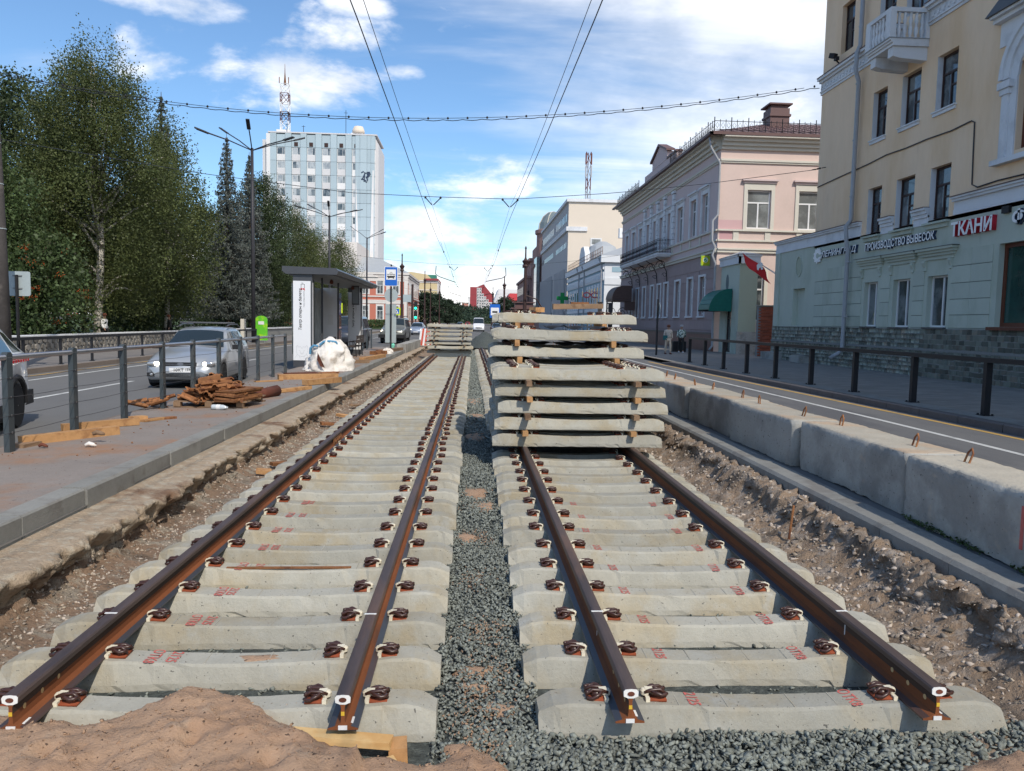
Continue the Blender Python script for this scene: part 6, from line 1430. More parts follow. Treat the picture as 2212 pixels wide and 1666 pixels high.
# ------------------------------------------------------------------ trees
def leaf_quads(C, size, up_bias=.75, asp=.62, rs=npr):
    n = len(C); a = rs.normal(size=(n, 3)); a[:, 2] -= .25; a /= np.linalg.norm(a, axis=1)[:, None]
    nrm = rs.normal(size=(n, 3)); nrm[:, 2] += up_bias; nrm -= (nrm*a).sum(1)[:, None]*a; nrm /= np.linalg.norm(nrm, axis=1)[:, None]
    b_ = np.cross(nrm, a); s = (size*rs.uniform(.6, 1.3, n))[:, None]
    V = np.stack([C-a*s, C+b_*s*asp, C+a*s, C-b_*s*asp], 1).reshape(-1, 3)
    return V
def clump_tree(name, H, prof, nclump, per, size, spread, m, seed, trunk, limbs=10, droop=.0, base=.15, bark='bark', gap=.0, dead=None, squash=1., clear=None, tint_by_clump=True, shell=.55):
    rs = np.random.RandomState(seed); rr_ = random.Random(seed)
    hs, rs_ = [p[0] for p in prof], [p[1] for p in prof]
    C = []
    while len(C) < nclump:
        h = rs.uniform(hs[0], hs[-1]); th = rs.uniform(0, 2*math.pi); rm = np.interp(h, hs, rs_)
        rm *= 1+.30*noise.noise(Vector((math.cos(th)*1.7+seed, math.sin(th)*1.7, h*.55)))
        if rs.uniform() > rm/max(rs_)+.12: continue
        k = rs.uniform()**shell; x, y = rm*k*math.cos(th), rm*k*math.sin(th)*squash
        if noise.noise(Vector((x*.7+seed, y*.7, h*.6))) < -.32+gap: continue
        if clear and y < .6 and abs(x-.25) < clear[0] and h < clear[1] and rs.uniform() < .8: continue
        C.append((x, y, h))
    C = np.array(C); pr = rs.uniform(.45, 1.5, len(C)); L = []; T = []
    cnt = (per*pr).astype(int); idx = np.repeat(np.arange(len(C)), cnt); n = len(idx)
    g = np.clip(rs.normal(size=(n, 3)), -1.9, 1.9)*spread*np.array([1, 1, .6+droop])*pr[idx][:, None]**.5; g[:, 2] -= np.abs(rs.normal(size=n))*droop*spread*1.3
    Pn = C[idx]+g; Pn[:, 2] = np.maximum(Pn[:, 2], .25)
    ct = rs.uniform(0, 1, len(C)); tint = np.clip(.2*rs.uniform(0, 1, n)+.8*ct[idx], 0, 1)
    V = leaf_quads(Pn, size, rs=rs); F = np.arange(len(V)).reshape(-1, 4)
    cm_ = np_mesh('crown', V, F, m, np.repeat(tint, 4))
    b = MB(); tr_, th_ = trunk; top = Vector((rr_.uniform(-.3, .3), rr_.uniform(-.3, .3), H*.93)); pts = []
    for k in range(9): q = k/8; pts.append((top.x*q+.12*math.sin(q*7+seed), top.y*q+.1*math.cos(q*5+seed), top.z*q))
    b.tube(pts, [tr_*(1.25 if k == 0 else 1)*(1-.9*k/8)+.015 for k in range(9)], 9)
    for k in range(limbs):
        c = C[rs.randint(len(C))]; z0 = max(th_, min(c[2]*.72, H*.75)); s0 = Vector((top.x*z0/H, top.y*z0/H, z0)); e = Vector(c); md = s0.lerp(e, .5)+Vector((0, 0, .35))
        r0 = tr_*.38*(1-z0/H)+.02; b.tube([s0, s0.lerp(md, .6), md, md.lerp(e, .6)+Vector((0, 0, .1)), e], [r0, r0*.8, r0*.6, r0*.4, .008], 5)
    tm = mesh_of(b, 'trunk', [M[bark]]); tm.polygons.foreach_set('use_smooth', [True]*len(tm.polygons))
    return tm, cm_
def spruce(H, R0, seed, size=.10, m=None, levels=38, dens=1.):
    rs = np.random.RandomState(seed); P = []; T = []
    b = MB(); b.tube([(0, 0, 0), (0, 0, H*.5), (0, 0, H)], [.22, .12, .015], 8)
    for l in range(levels):
        q = l/(levels-1); z = 1.6+(H-1.9)*q; rm = R0*(1-q)**.85+.12; nb = max(4, int(9*(1-q)+4)); a0 = rs.uniform(0, 6)
        for k in range(nb):
            th = a0+2*math.pi*k/nb+rs.uniform(-.25, .25); L_ = rm*rs.uniform(.65, 1.12); nl = int((18+46*L_)*dens); s = rs.uniform(0, 1, nl)**.8
            dr = -.32*L_*s+.22*L_*s*s*1.2; sx_ = rs.normal(size=nl)*.10*L_*(1-s*.6); t0 = rs.uniform()
            x = np.cos(th)*L_*s-np.sin(th)*sx_; y = np.sin(th)*L_*s+np.cos(th)*sx_; zz_ = z+dr-np.abs(rs.normal(size=nl))*.13+rs.normal(size=nl)*.03
            P.append(np.stack([x, y, zz_], 1)); T.append(np.full(nl, t0)*.5+rs.uniform(0, .5, nl))
            if k % 2 == 0: b.tube([(0, 0, z), (math.cos(th)*L_*.5, math.sin(th)*L_*.5, z-.14*L_), (math.cos(th)*L_, math.sin(th)*L_, z-.08*L_)], [.03*(1-q)+.01, .02, .006], 4)
    P = np.concatenate(P); T = np.concatenate(T); V = leaf_quads(P, size, rs=rs, asp=.34)
    cm_ = np_mesh('crown', V, np.arange(len(V)).reshape(-1, 4), m or M['leaf_spruce'], np.repeat(T, 4)); tm = mesh_of(b, 'trunk', [M['bark']])
    return tm, cm_
TREEKIND = {}
def place_tree(name, meshes, x, y, s, rz, lab, group=None, sz=None, z=.12):
    t = empty(name, (x, y, z), lab, 'tree', group, rz=rz); t.scale = (s, s, sz or s)
    tr_ = link('trunk', meshes[0], t); c = link('crown', meshes[1], t); return t
birchA = clump_tree('birch', 14.6, [(2.2, 1.8), (4, 3.6), (6, 4.3), (8.5, 4.0), (10.8, 3.2), (12.6, 2.2), (14.0, 1.3), (14.9, .5)], 1000, 130, .055, .30, M['leaf_birch'], 11, (.21, 2.2), 40, droop=.9, bark='bark_birch', gap=.06, clear=(.7, 7.0))
birchB = clump_tree('birch', 13, [(2.4, 1.4), (4, 2.5), (7, 2.9), (10, 2.1), (12.2, 1.0), (13.2, .3)], 420, 110, .066, .34, M['leaf_birch'], 5, (.15, 2.5), 18, droop=1.0, bark='bark_birch')
lindenA = clump_tree('linden', 12, [(1.6, 2.2), (4, 3.6), (7, 4.0), (9.5, 3.2), (11.5, 1.6), (12.3, .6)], 520, 115, .075, .38, M['leaf_dark'], 21, (.2, 2), 16, droop=.2)
lindenB = clump_tree('maple', 9, [(.9, 2.0), (3, 3.0), (5.5, 3.0), (7.6, 2.0), (9.1, .7)], 420, 125, .066, .34, M['leaf_mid'], 33, (.14, 1.2), 14, droop=.3)
rowanM = clump_tree('rowan', 4.6, [(.9, 1.2), (2, 1.9), (3.4, 1.7), (4.6, .7)], 170, 70, .075, .30, M['leaf_mid'], 44, (.08, .9), 16, droop=.6, gap=.08)
spruceA = spruce(12, 2.5, 3); spruceB = spruce(13.5, 1.9, 8)
T = [('birch_tree', birchA, -18.6, 40, 1.02, .3, 'tall spreading birch with pale forked trunk, the biggest tree on the left', None),
     ('pine_tree', lindenA, -24.5, 43, 1.12, 1.2, 'dark dense tree behind the left flank of the big birch', 1.12),
     ('linden_tree', lindenB, -20.8, 33.5, 1.0, 2.0, 'bushy green linden at the left edge under the weathered pole', 1.0),
     ('rowan_tree', rowanM, -17.9, 33.0, 1.05, .5, 'low rowan with orange berry clusters before the big birch', None),
     ('birch_tree', birchB, -17.9, 47, 1.0, 1.1, 'narrower drooping birch right behind the big birch', 1.0),
     ('spruce_tree', spruceB, -21.2, 55, 1.2, .2, 'spruce whose dark tip rises behind the right flank of the big birch', 1.24),
     ('spruce_tree', spruceA, -18.4, 60, 1.0, 1.4, 'grey green spruce left of the tallest lamp post', 1.27),
     ('spruce_tree', spruceA, -18.0, 64.5, .95, 2.6, 'grey green spruce directly behind the tallest lamp post', 1.24),
     ('dark_maple_tree', lindenA, -18.6, 70, .88, 2.2, 'dark dense round tree before the left edge of the tower', 1.12),
     ('birch_tree', birchB, -18.2, 82, 1.0, 2.9, 'loose birch in front of the middle of the tower', 1.0),
     ('birch_tree', birchB, -18.0, 92, .95, .4, 'pale green birch just left of the second lamp post', .92),
     ('birch_tree', birchB, -17.8, 106, 1.05, 1.9, 'last birch of the row, hanging over the shelter roof', 1.0),
     ('linden_tree', lindenB, -17.6, 99, .85, 2.7, 'low leafy tree over the roof of the tram shelter', .95)]
for (nm_, ms, x, y, s, rz, lab, sz) in T: place_tree(nm_, ms, x, y, s, rz, lab, None, sz)
for i, (x, y, s) in enumerate([(-31, 50, 1.1), (-27, 36, .95), (-27, 62, 1.), (-25, 75, .95), (-26, 88, .9), (-34, 70, 1.1), (-25, 100, .85), (-38, 44, 1.2), (-22.5, 70, .7), (-23, 95, .7), (-21.5, 51, .72), (-24.5, 29, .8)]):
    place_tree('park_tree', lindenA if i % 2 else lindenB, x, y, s, i*1.3, 'shadowy tree deeper in the park behind the front row', 'trees deeper in the park', s*(1.0 if i % 2 else 1.2))
# berries on the rowan
P_ = []; 
for k in range(30):
    th = rnd.uniform(3.6, 6.6); h = rnd.uniform(1.2, 4.3); r0_ = np.interp(h, [.9, 2, 3.4, 4.6], [1.2, 1.95, 1.75, .8])*rnd.uniform(.75, 1.05)
    c = np.array([-17.9+r0_*math.cos(th), 33+r0_*math.sin(th), .12+h]); P_.append(c+npr.normal(size=(14, 3))*np.array([.09, .09, .06]))
P_ = np.concatenate(P_); bt_ = stones('berries', P_-np.array([-17.9, 33, .12]), np.full(len(P_), .022), M['berry']); 
bt_.parent = [o for o in col.objects if o.name.startswith('rowan_tree')][0]; bt_.rotation_euler = (0, 0, -.5)
# far trees and wooded hill
farM = clump_tree('far', 9, [(1.0, 1.6), (3, 3.2), (6, 3.2), (8, 2.0), (9.2, .6)], 130, 46, .25, .5, M['leaf_far'], 51, (.2, 1.4), 6)
for i, (x, y, s) in enumerate([(-13.5, 300, 1.35), (-15, 330, 1.2), (-10.5, 360, 1.3), (-11, 410, 1.2), (-8, 440, 1.3), (-7.5, 250, .0), (13.5, 300, 1.25), (12, 345, 1.1), (16.5, 270, 1.), (-13.8, 240, 1.15)]):
    if s: place_tree('street_tree', farM, x, y, s, i*.9, 'small distant street tree at the far end of the road', 'distant street trees', s*1.0, 0)
hv = []; nxh, nyh = 60, 10
for i in range(nxh):
    for j in range(nyh):
        x = -240+480*i/(nxh-1); y = 560+j*60; h = 14*(1-abs(j-6)/9)+5*noise.noise(Vector((x*.01, y*.01, 1))); hv.append((x, y, -1+max(0, h*(j/4 if j < 4 else 1))))
F = [(i*nyh+j, (i+1)*nyh+j, (i+1)*nyh+j+1, i*nyh+j+1) for i in range(nxh-1) for j in range(nyh-1)]
tag(link('hill', np_mesh('hill', hv, F, M['grass'], smooth=True)), kind='structure')
n = 26000; x = npr.uniform(-70, 110, n); y = npr.uniform(500, 640, n); hh = np.array([12*max(0., min(1, (b_-500)/70))*(.7+.5*noise.noise(Vector((a*.06, b_*.05, 2))))+2 for a, b_ in zip(x, y)])
Pn = np.stack([x, y, hh*npr.uniform(.3, 1.05, n)+npr.uniform(-.5, 2.5, n)], 1)
tag(link('far_wood', np_mesh('far_wood', leaf_quads(Pn, .95), np.arange(n*4).reshape(-1, 4), M['leaf_far'], np.repeat(npr.uniform(0, 1, n), 4))), 'green wooded slope closing the end of the street', 'wood', kind='stuff')
for nm_, (x0, x1, y0, y1, h) in {'planted_bed': (-19, -15.5, 180, 186, 1.6), }.items():
    n = 2600; Pn = np.stack([npr.uniform(-27, -14.5, n), npr.uniform(150, 156, n), npr.uniform(.1, 1.7, n)], 1)
    tag(link('shrubs', np_mesh('shrubs', leaf_quads(Pn, .22), np.arange(n*4).reshape(-1, 4), M['leaf_mid'], np.repeat(npr.uniform(0, 1, n), 4))), 'low shrubs before the terracotta building', 'shrubs', kind='stuff')
# understorey along the park wall
n = 9000; yy_ = npr.uniform(26, 110, n); Pn = np.stack([-17.6-npr.uniform(0, 9, n), yy_, .15+npr.uniform(0, 1, n)**1.6*1.5], 1)
tag(link('understorey', np_mesh('understorey', leaf_quads(Pn, .12), np.arange(n*4).reshape(-1, 4), M['leaf_dark'], np.repeat(npr.uniform(0, 1, n), 4))), 'dark low undergrowth behind the stone wall', 'undergrowth', kind='stuff')
# ------------------------------------------------------------------ white and blue tower
tw = empty('office_tower', (-40, 215, 0), 'tall pale blue and white panelled office tower with a mast on the roof', 'building')
TY = 215; FT = Fr(0, TY, 1, 0, 0, -1); TZ = 51.2
def fpart(nm_, m, par, *a, F=FT):
    q = MB(); fbox(q, F, *a); return q.build(nm_, M[m], par)
b = MB(); b.box(-55.0, -27.0, TY+.3, TY+16, 0, TZ); b.build('core', M['tower_joint'], tw)
b = MB(); b.box(-57.0, -55.2, TY+2, TY+16, 0, TZ-1.4); b.build('stair_wing', M['tower_grey'], tw)
b = MB(); b.add([(-26.7, TY-.1, 8), (-25.7, TY+1.6, 8), (-25.7, TY+16, 8), (-26.7, TY+16, 8), (-26.7, TY-.1, TZ+.1), (-25.7, TY+1.6, TZ-2), (-25.7, TY+16, TZ-2), (-26.7, TY+16, TZ+.1)], [(0, 1, 5, 4), (1, 2, 6, 5), (4, 5, 6, 7)]); b.build('side_fin', M['tower_grey'], tw)
# columns: D px per unit.  windows columns at x, pilasters between
colsx = [-46.9, -42.9, -38.9, -34.9, -30.9-4*0]
cxs = [-51.6+k*4.02 for k in range(7)]      # centre of 7 window bays
FH = 3.62
pmesh = {}
def sm_box(nm_, m, w_, d_, h_):
    key = (m, w_, d_, h_)
    if key not in pmesh: q = MB(); q.box(-w_/2, w_/2, -d_, 0, 0, h_); pmesh[key] = mesh_of(q, nm_, [M[m]])
    return pmesh[key]
def put(nm_, m, w_, d_, h_, x, z, par=tw, yoff=0.): o = link(nm_, sm_box(nm_, m, w_, d_, h_), par); o.location = Vector((x, TY+.3+yoff, z))-(par.location if par is tw else Vector((0, 0, 0))); return o
floors = 12; z_top = TZ
q = MB(); q.box(-1.08, 1.08, -.05, 0, 0, 1.75); q2 = MB()
winm = None
for ci, cx_ in enumerate(cxs):
    for fl_ in range(floors):
        zb = z_top-3.6-(fl_+1)*FH
        if ci == 6 and False: continue
        m_ = 'tower_grey' if (ci+fl_) % 3 else 'tower_white'
        put('spandrel_panel', m_, 2.25, .18, 1.55, cx_, zb+.02)
        w = put('window', 'frame_white', 2.2, .06, 1.95, cx_, zb+1.6)
        g = link('pane', sm_box('pane', 'glass_blind' if (ci*5+fl_*3) % 4 else 'glass', .92 if fl_ % 2 else 1.3, .09, 1.7), w); g.location = (-.45 if fl_ % 2 else -.32, 0, .12)
        g = link('pane', sm_box('pane2', 'glass' if (ci*3+fl_) % 3 == 0 else 'glass_blind' if fl_ % 2 else 'glass_pale', .95 if fl_ % 2 else .55, .09, 1.7), w); g.location = (.5 if fl_ % 2 else .68, 0, .12)
    put('head_panel', 'tower_blue', 2.25, .22, 3.3, cx_, z_top-3.6); 
    if ci: o = put('attic_window', 'frame_brown', 1.0, .3, 1.1, cx_, z_top-3.4)
for k in range(8):
    x = -53.6+k*4.02
    if k > 6: continue
    for fl_ in range(13): put('blue_panel', 'tower_blue', 1.62, .5, 3.56, x, z_top-(fl_+1)*FH)
put('corner_panel', 'tower_white', 1.1, .45, 50, -54.9, 1.)
for r0_ in range(14):
    for k in range(4): put('blue_panel', 'tower_blue', 1.12, .42, 3.56, -28.85+.0+k*0+(-1.2+k*1.17)-.05-.2+.35*0+.0, z_top-(r0_+1)*FH) if False else None
# right blank field: blue panels in a grid with two tall white wedges
for r0_ in range(13):
    for k in range(5): put('blue_panel', 'tower_blue', 1.0, .42, 3.54, -31.4+.2+k*1.04-0, z_top-(r0_+1)*FH) if k >= 0 and (-31.2+k*1.04) > -31.5 else None
b = MB(); b.add([(-34.05+2.6, TY-.14, 1), (-29.9, TY-.14, 1), (-31.6, TY-.14, 41)], [(0, 1, 2)]); b.build('white_wedge', M['tower_white'], tw)
b = MB(); b.add([(-29.2+.9, TY-.14, 1), (-26.75, TY-.14, 1), (-26.75, TY-.14, 42), (-27.1, TY-.14, 42)], [(0, 1, 2, 3)]); b.build('white_wedge', M['tower_white'], tw)
b = MB()
for pts in ([(-1.3, .9), (-.7, 1.15), (-.2, .9), (-.9, -.3), (-1.3, -.55)], [(-1.3, -.55), (-.5, -.6), (.1, -.9)], [(-.3, .8), (-.5, -1.0), (.2, -1.2), (.6, -.6), (.1, -.1), (.7, .3), (.3, .9), (-.3, .8)], [(.4, 1.0), (1.1, 1.05), (1.3, .6), (.9, .2), (.5, .3)], [(.9, 1.0), (.6, -.2)]):
    b.tube([(-28.9+p[0]*.9, TY-.2, 40.2+p[1]*1.2) for p in pts], .17, 5)
b.build('tower_emblem', M['sign_dark_blue'], tw)
b = MB(); b.box(-55, -25.9, TY-.2, TY+16, TZ+.005, TZ+.35); b.build('parapet', M['tower_grey'], tw)
b = MB(); b.box(-53.5, -50, TY+3, TY+8, TZ+.36, TZ+1.6); b.box(-33.4, -30.2, TY+3, TY+7, TZ+.36, TZ+1.3); tag(b.build('roof_hut', M['tower_white'], tw), kind='stuff')
b = MB(); b.lathe((-31.5, TY+4, TZ+1.3), [(1.7, 0), (1.7, .8), (1.2, 1.9), (.3, 2.1)], 14); b.build('satellite_dome', M['cream_wall'], tw, smooth=True)
ms = empty('lattice_mast', (-51.6, TY+5, TZ+1.6), 'red and white lattice mast on the left of the tower roof', 'mast')
z = TZ+1.6; x0, y0 = -51.6, TY+5
for k in range(5):
    b = MB(); z1 = z+2.5; h_ = 1.1
    for (a, c_) in ((-h_, -h_), (h_, -h_), (h_, h_), (-h_, h_)): b.tube([(x0+a, y0+c_, z), (x0+a, y0+c_, z1)], .09, 5)
    for (a, c_) in (((-h_, -h_), (h_, -h_)), ((h_, -h_), (h_, h_)), ((h_, h_), (-h_, h_)), ((-h_, h_), (-h_, -h_))):
        b.tube([(x0+a[0], y0+a[1], z), (x0+c_[0], y0+c_[1], z1)], .06, 4); b.tube([(x0+c_[0], y0+c_[1], z), (x0+a[0], y0+a[1], z1)], .08, 4); b.tube([(x0+a[0], y0+a[1], z1), (x0+c_[0], y0+c_[1], z1)], .08, 4)
    b.build('mast_section', M['sign_white' if k % 2 == 0 else 'rust_dark'], ms); z = z1
b = MB(); b.tube([(x0, y0, z), (x0, y0, z+3), (x0, y0, z+5.5)], [.38, .12, .04], 6)
for (a, c_) in ((-1.25, -1.25), (1.25, -1.25)): b.tube([(x0+a, y0+c_, z), (x0+a, y0+c_, z+1.6)], .12, 5)
b.build('mast_spire', M['rust'], ms)
for k, (x, h) in enumerate([(-34.6, 7), (-46.0, 2.6), (-50.4, 3)]):
    b = MB(); b.tube([(x, TY+2, TZ), (x, TY+2, TZ+h)], .07, 4); b.tube([(x-.5, TY+2, TZ+h*.9), (x+.5, TY+2, TZ+h*.9)], .05, 4); tag(b.build('antenna', M['iron']), 'thin aerial on the tower roof', 'antenna', 'aerials on the tower roof')
# ------------------------------------------------------------------ generic far building
def simple_building(name, x0, x1, y0, y1, h, wall, lab, front=None, side=None, roof=None, trim=None, street_dir=None, rows_=None, win_m='glass', floor_bands=()):
    t = empty(name, ((x0+x1)/2, y0, 0), lab, 'building'); b = MB(); b.box(x0, x1, y0, y1, 0, h); b.build('wall', M[wall], t)
    if trim:
        b = MB(); b.box(x0-.4, x1+.4, y0-.4, y1+.4, h+.005, h+.5); b.box(x0-.2, x1+.2, y0-.2, y1+.2, h-.6, h-.1)
        for z_ in floor_bands: b.box(x0-.15, x1+.15, y0-.15, y1+.15, z_, z_+.3)
        b.build('cornice', M[trim], t)
    if roof:
        b = MB(); cx_, cy_ = (x0+x1)/2, (y0+y1)/2; b.add([(x0-.4, y0-.4, h+.51), (x1+.4, y0-.4, h+.51), (x1+.4, y1+.4, h+.51), (x0-.4, y1+.4, h+.51), (x0+(x1-x0)*.3, y0+(y1-y0)*.3, h+roof[1]), (x1-(x1-x0)*.3, y0+(y1-y0)*.3, h+roof[1]), (x1-(x1-x0)*.3, y1-(y1-y0)*.3, h+roof[1]), (x0+(x1-x0)*.3, y1-(y1-y0)*.3, h+roof[1])],
                        [(0, 1, 5, 4), (1, 2, 6, 5), (2, 3, 7, 6), (3, 0, 4, 7), (4, 5, 6, 7)]); b.build('roof', M[roof[0]], t)
    return t
def far_windows(t, F, us, zs, w_, h_, fm='frame_white', gm='glass', d=.06, surround=None, bars=True):
    for z_ in zs:
        for u in us:
            if surround: b = MB(); fbox(b, F, u-w_/2-.25, u+w_/2+.25, -.02, d, z_-.25, z_+h_+.35); sr = b.build('window_surround', M[surround], t)
            b = MB(); fbox(b, F, u-w_/2, u+w_/2, -.02, d+.03, z_, z_+h_); w = b.build('window', M[fm], t)
            b = MB(); g = .10
            if bars:
                fbox(b, F, u-w_/2+g, u-.05, -.01, d+.05, z_+g, z_+h_*.62); fbox(b, F, u+.05, u+w_/2-g, -.01, d+.05, z_+g, z_+h_*.62); fbox(b, F, u-w_/2+g, u+w_/2-g, -.01, d+.05, z_+h_*.66, z_+h_-g)
            else: fbox(b, F, u-w_/2+g, u+w_/2-g, -.01, d+.05, z_+g, z_+h_-g)
            b.build('pane', M[gm], w)
# terracotta and white building left, beyond the shelter
t = simple_building('terracotta_building', -45, -15.3, 190, 230, 12.6, 'redwhite_red', 'terracotta and white two storey building behind the tram sign', trim='redwhite_white', roof=('roof_grey', 5.0), floor_bands=(6.2, 7.2))
FA = Fr(0, 190, 1, 0, 0, -1); FB = Fr(-15.3, 0, 0, 1, 1, 0)
far_windows(t, FA, [-43, -39.5, -36, -32.5, -29, -25.5, -22, -18.2], [8.0], 1.5, 3.2, surround='redwhite_white')
far_windows(t, FA, [-43, -39.5, -36, -32.5, -29, -25.5, -22, -18.2], [1.8], 1.5, 3.3, surround='redwhite_white')
far_windows(t, FB, [193+3.3*k for k in range(11)], [8.0, 1.8], 1.4, 3.1, surround='redwhite_white')
for x in (-27.2, -20.1, -15.75, -34.2): b = MB(); fbox(b, FA, x-.45, x+.45, -.02, .2, 0, 12.0); b.build('pilaster', M['redwhite_white'], t)
b = MB(); fbox(b, FA, -45, -15.3, -.02, .1, 11.0, 11.9); fbox(b, FA, -45, -15.3, -.02, .12, 5.6, 6.19); fbox(b, FB, 190, 230, -.02, .1, 10.6, 11.9); fbox(b, FB, 190, 230, -.02, .1, 0, 1.3); b.build('frieze', M['redwhite_white'], t)
b = MB(); b.prism([(-28.6, 11.95), (-22.5, 11.95), (-25.5, 13.4)], -.1, .35, lambda px, pz, a: FA.p(px, a, pz)); b.build('pediment', M['redwhite_white'], t)
b = MB(); b.box(-40, -28, 193, 215, 13.1, 20.5); b.build('roof_block', M['redwhite_white'], t)
# ochre building further on
t = simple_building('ochre_building', -34, -14.6, 340, 372, 18.6, 'yellow_far', 'ochre five storey building with white front facing the street', trim='redwhite_white', roof=None, floor_bands=(14.8, 4.5))
b = MB(); b.add([(-34, 339.6, 19.1), (-16.6, 339.6, 19.1), (-19, 339.6, 21.6), (-26, 339.6, 22.6), (-34, 339.6, 22), (-34, 372, 19.1), (-16.6, 372, 19.1), (-19, 372, 21.6), (-26, 372, 22.6), (-34, 372, 22)], [(0, 1, 2, 3, 4), (1, 6, 7, 2), (2, 7, 8, 3), (3, 8, 9, 4)]); b.build('gable', M['yellow_far'], t)
b = MB(); b.box(-19.6, -14.2, 339, 372, 19.105, 19.9); b.build('red_roof', M['maroon'], t)
b = MB(); b.box(-19, -15.2, 341, 350, 19.91, 21.6); b.build('green_roof_box', mat('green_roof', (.04, .2, .15), .6, .1), t)
FC = Fr(0, 340, 1, 0, 0, -1); FD = Fr(-14.6, 0, 0, 1, 1, 0)
far_windows(t, FC, [-29, -22.4], [11.5, 7.6, 3.6], 1.6, 2.2, surround='redwhite_white')
b = MB(); fbox(b, FD, 340, 372, -.02, .25, 0, 18.5); b.build('white_front', M['redwhite_white'], t)
far_windows(t, FD, [343+4.4*k for k in range(7)], [1.5, 5.4, 9.2, 13.0], 1.5, 2.4, d=.3)
for z_ in (10.4, 5.9): b = MB(); fbox(b, FC, -24.2, -20.6, .0, 1.1, z_, z_+1.3); b.build('balcony', M['redwhite_white'], t)
# maroon stepped block at the far end
t = empty('maroon_block', (9, 700, 0), 'maroon stepped high rise with white window grid at the end of the street', 'building')
b = MB(); b.prism([(-.6, 8), (21, 8), (21, 24), (11.4, 35.2), (9.0, 34), (5.3, 32.5), (-.6, 32.5)], 700, 716, lambda px, pz, a: (px, a, pz)); b.build('wall', M['maroon'], t)
gp = [(5.4, 31.2), (5.4, 8), (20.5, 8), (20.5, 21), (18, 21.0), (18, 23.5), (15.4, 23.5), (15.4, 26.2), (12.8, 26.2), (12.8, 28.8), (10.3, 28.8), (10.3, 31.2)]
b = MB()
lim = lambda z_: 10.3 if z_ > 28.6 else 12.8 if z_ > 26 else 15.4 if z_ > 23.3 else 18 if z_ > 20.8 else 20.5
rows__ = [9+2.55*k for k in range(9)]
cntp = 0
for z_ in rows__:
    x = 5.5
    while x+1.9 <= lim(z_+2.3):
        b = MB(); b.box(x, x+1.98, 699.75, 699.98, z_, z_+2.4); p = b.build('window', M['tower_white'], t)
        b = MB(); b.box(x+.45, x+1.55, 699.6, 699.74, z_+.5, z_+1.9); b.build('pane', M['glass'], p); x += 2.16
# pale slab and red roof right of it
t = simple_building('white_slab_block', 12.6, 30, 352, 380, 16.6, 'tower_white', 'plain white block beyond the red roofed house', trim=None)
b = MB(); b.prism([(10.6, 0), (12.6, 0), (12.6, 16.6), (10.6, 11)], 352, 378, lambda px, pz, a: (px, a, pz)); b.build('sloped_side', M['tower_grey'], t)
t = simple_building('red_roof_house', 14, 27, 300, 330, 7.5, 'cream_wall', 'low house with a bright red roof on the right far side', trim=None)
b = MB(); b.add([(13.2, 299.5, 8), (27, 299.5, 8), (27, 330, 8), (13.2, 330, 8), (15.4, 306, 13), (27, 306, 13), (27, 325, 13), (15.4, 325, 13)], [(0, 1, 5, 4), (3, 0, 4, 7), (4, 5, 6, 7), (2, 3, 7, 6)]); b.build('roof', mat('bright_red_roof', (.42, .045, .05), .6, .05), t)
t = simple_building('striped_block', -9, -2.5, 820, 840, 21, 'redwhite_red', 'tiny red and cream striped block on the horizon', trim='redwhite_white', floor_bands=(11, 13.5, 16, 18.4))
t = simple_building('pale_block', -3, 3.6, 900, 930, 29, 'tower_white', 'tiny pale high rise behind the wooded slope', trim='tower_grey')
# ------------------------------------------------------------------ right side far row
BX = 15.8; t = empty('blue_mansion', (BX, 110, 0), 'blue and white two storey building with ornate cornice and drainpipes', 'building')
FR2 = Fr(BX, 0, 0, 1, -1, 0); FS2 = Fr(BX, 91.5, 1, 0, 0, -1)
b = MB(); b.box(BX, 40, 91.5, 126, 0, 9.7); b.build('wall', M['blue_wall'], t)
b = MB(); fbox(b, FR2, 91.5, 126, -.02, .5, 9.0, 9.8); fbox(b, FR2, 91.5, 126, -.02, .2, 8.2, 8.8); fbox(b, FR2, 91.5, 126, -.02, .15, 6.9, 7.9); fbox(b, FR2, 91.5, 126, -.02, .14, 3.2, 3.6); fbox(b, FS2, -.5, 20, -.02, .5, 9.01, 9.81); fbox(b, FS2, 0, 20, -.02, .2, 6.4, 7.2); b.build('cornice', M['blue_white'], t)
b = MB(); fbox(b, FS2, .0, 2.9, -.02, .1, 0, 6.39); fbox(b, FS2, 0, 20, -.02, .09, 7.21, 9.0); b.build('white_side_bay', M['blue_white'], t)
for u in (.9, 3.0): b = MB(); fbox(b, FS2, u, u+1.3, -.02, .13, 7.9, 8.5); b.build('blue_inset', M['blue_wall'], t)
far_windows(t, FR2, [93.4, 95.6, 97.8, 100, 102.2, 104.4, 108.4, 113.5, 115.7, 117.9, 120.1, 122.3, 124.5], [3.9], .95, 2.4, surround='blue_white', bars=False)
far_windows(t, FR2, [94, 97, 100, 103, 108, 114, 117, 120, 123.5], [.7], 1.3, 2.0, surround='blue_white', bars=False)
for u in [93+1.3*k for k in range(25)]: b = MB(); fbox(b, FR2, u, u+.5, .15, .3, 7.1, 7.6); b.build('dentil', M['blue_white'], t)
for u in (91.8, 106, 111, 125.6): b = MB(); b.tube([FR2.p(u, .7, 9.6), FR2.p(u, .3, 8.6), FR2.p(u, .25, .3)], .10, 6); b.build('downpipe', M['drain'], t)
b = MB(); b.add([(BX-.6, 91, 9.82), (40, 91, 9.82), (40, 126.5, 9.82), (BX-.6, 126.5, 9.82), (22, 99, 12.6), (40, 99, 12.6), (40, 119, 12.6), (22, 119, 12.6)], [(0, 1, 5, 4), (1, 2, 6, 5), (2, 3, 7, 6), (3, 0, 4, 7), (4, 5, 6, 7)]); b.build('roof', M['roof_grey'], t)
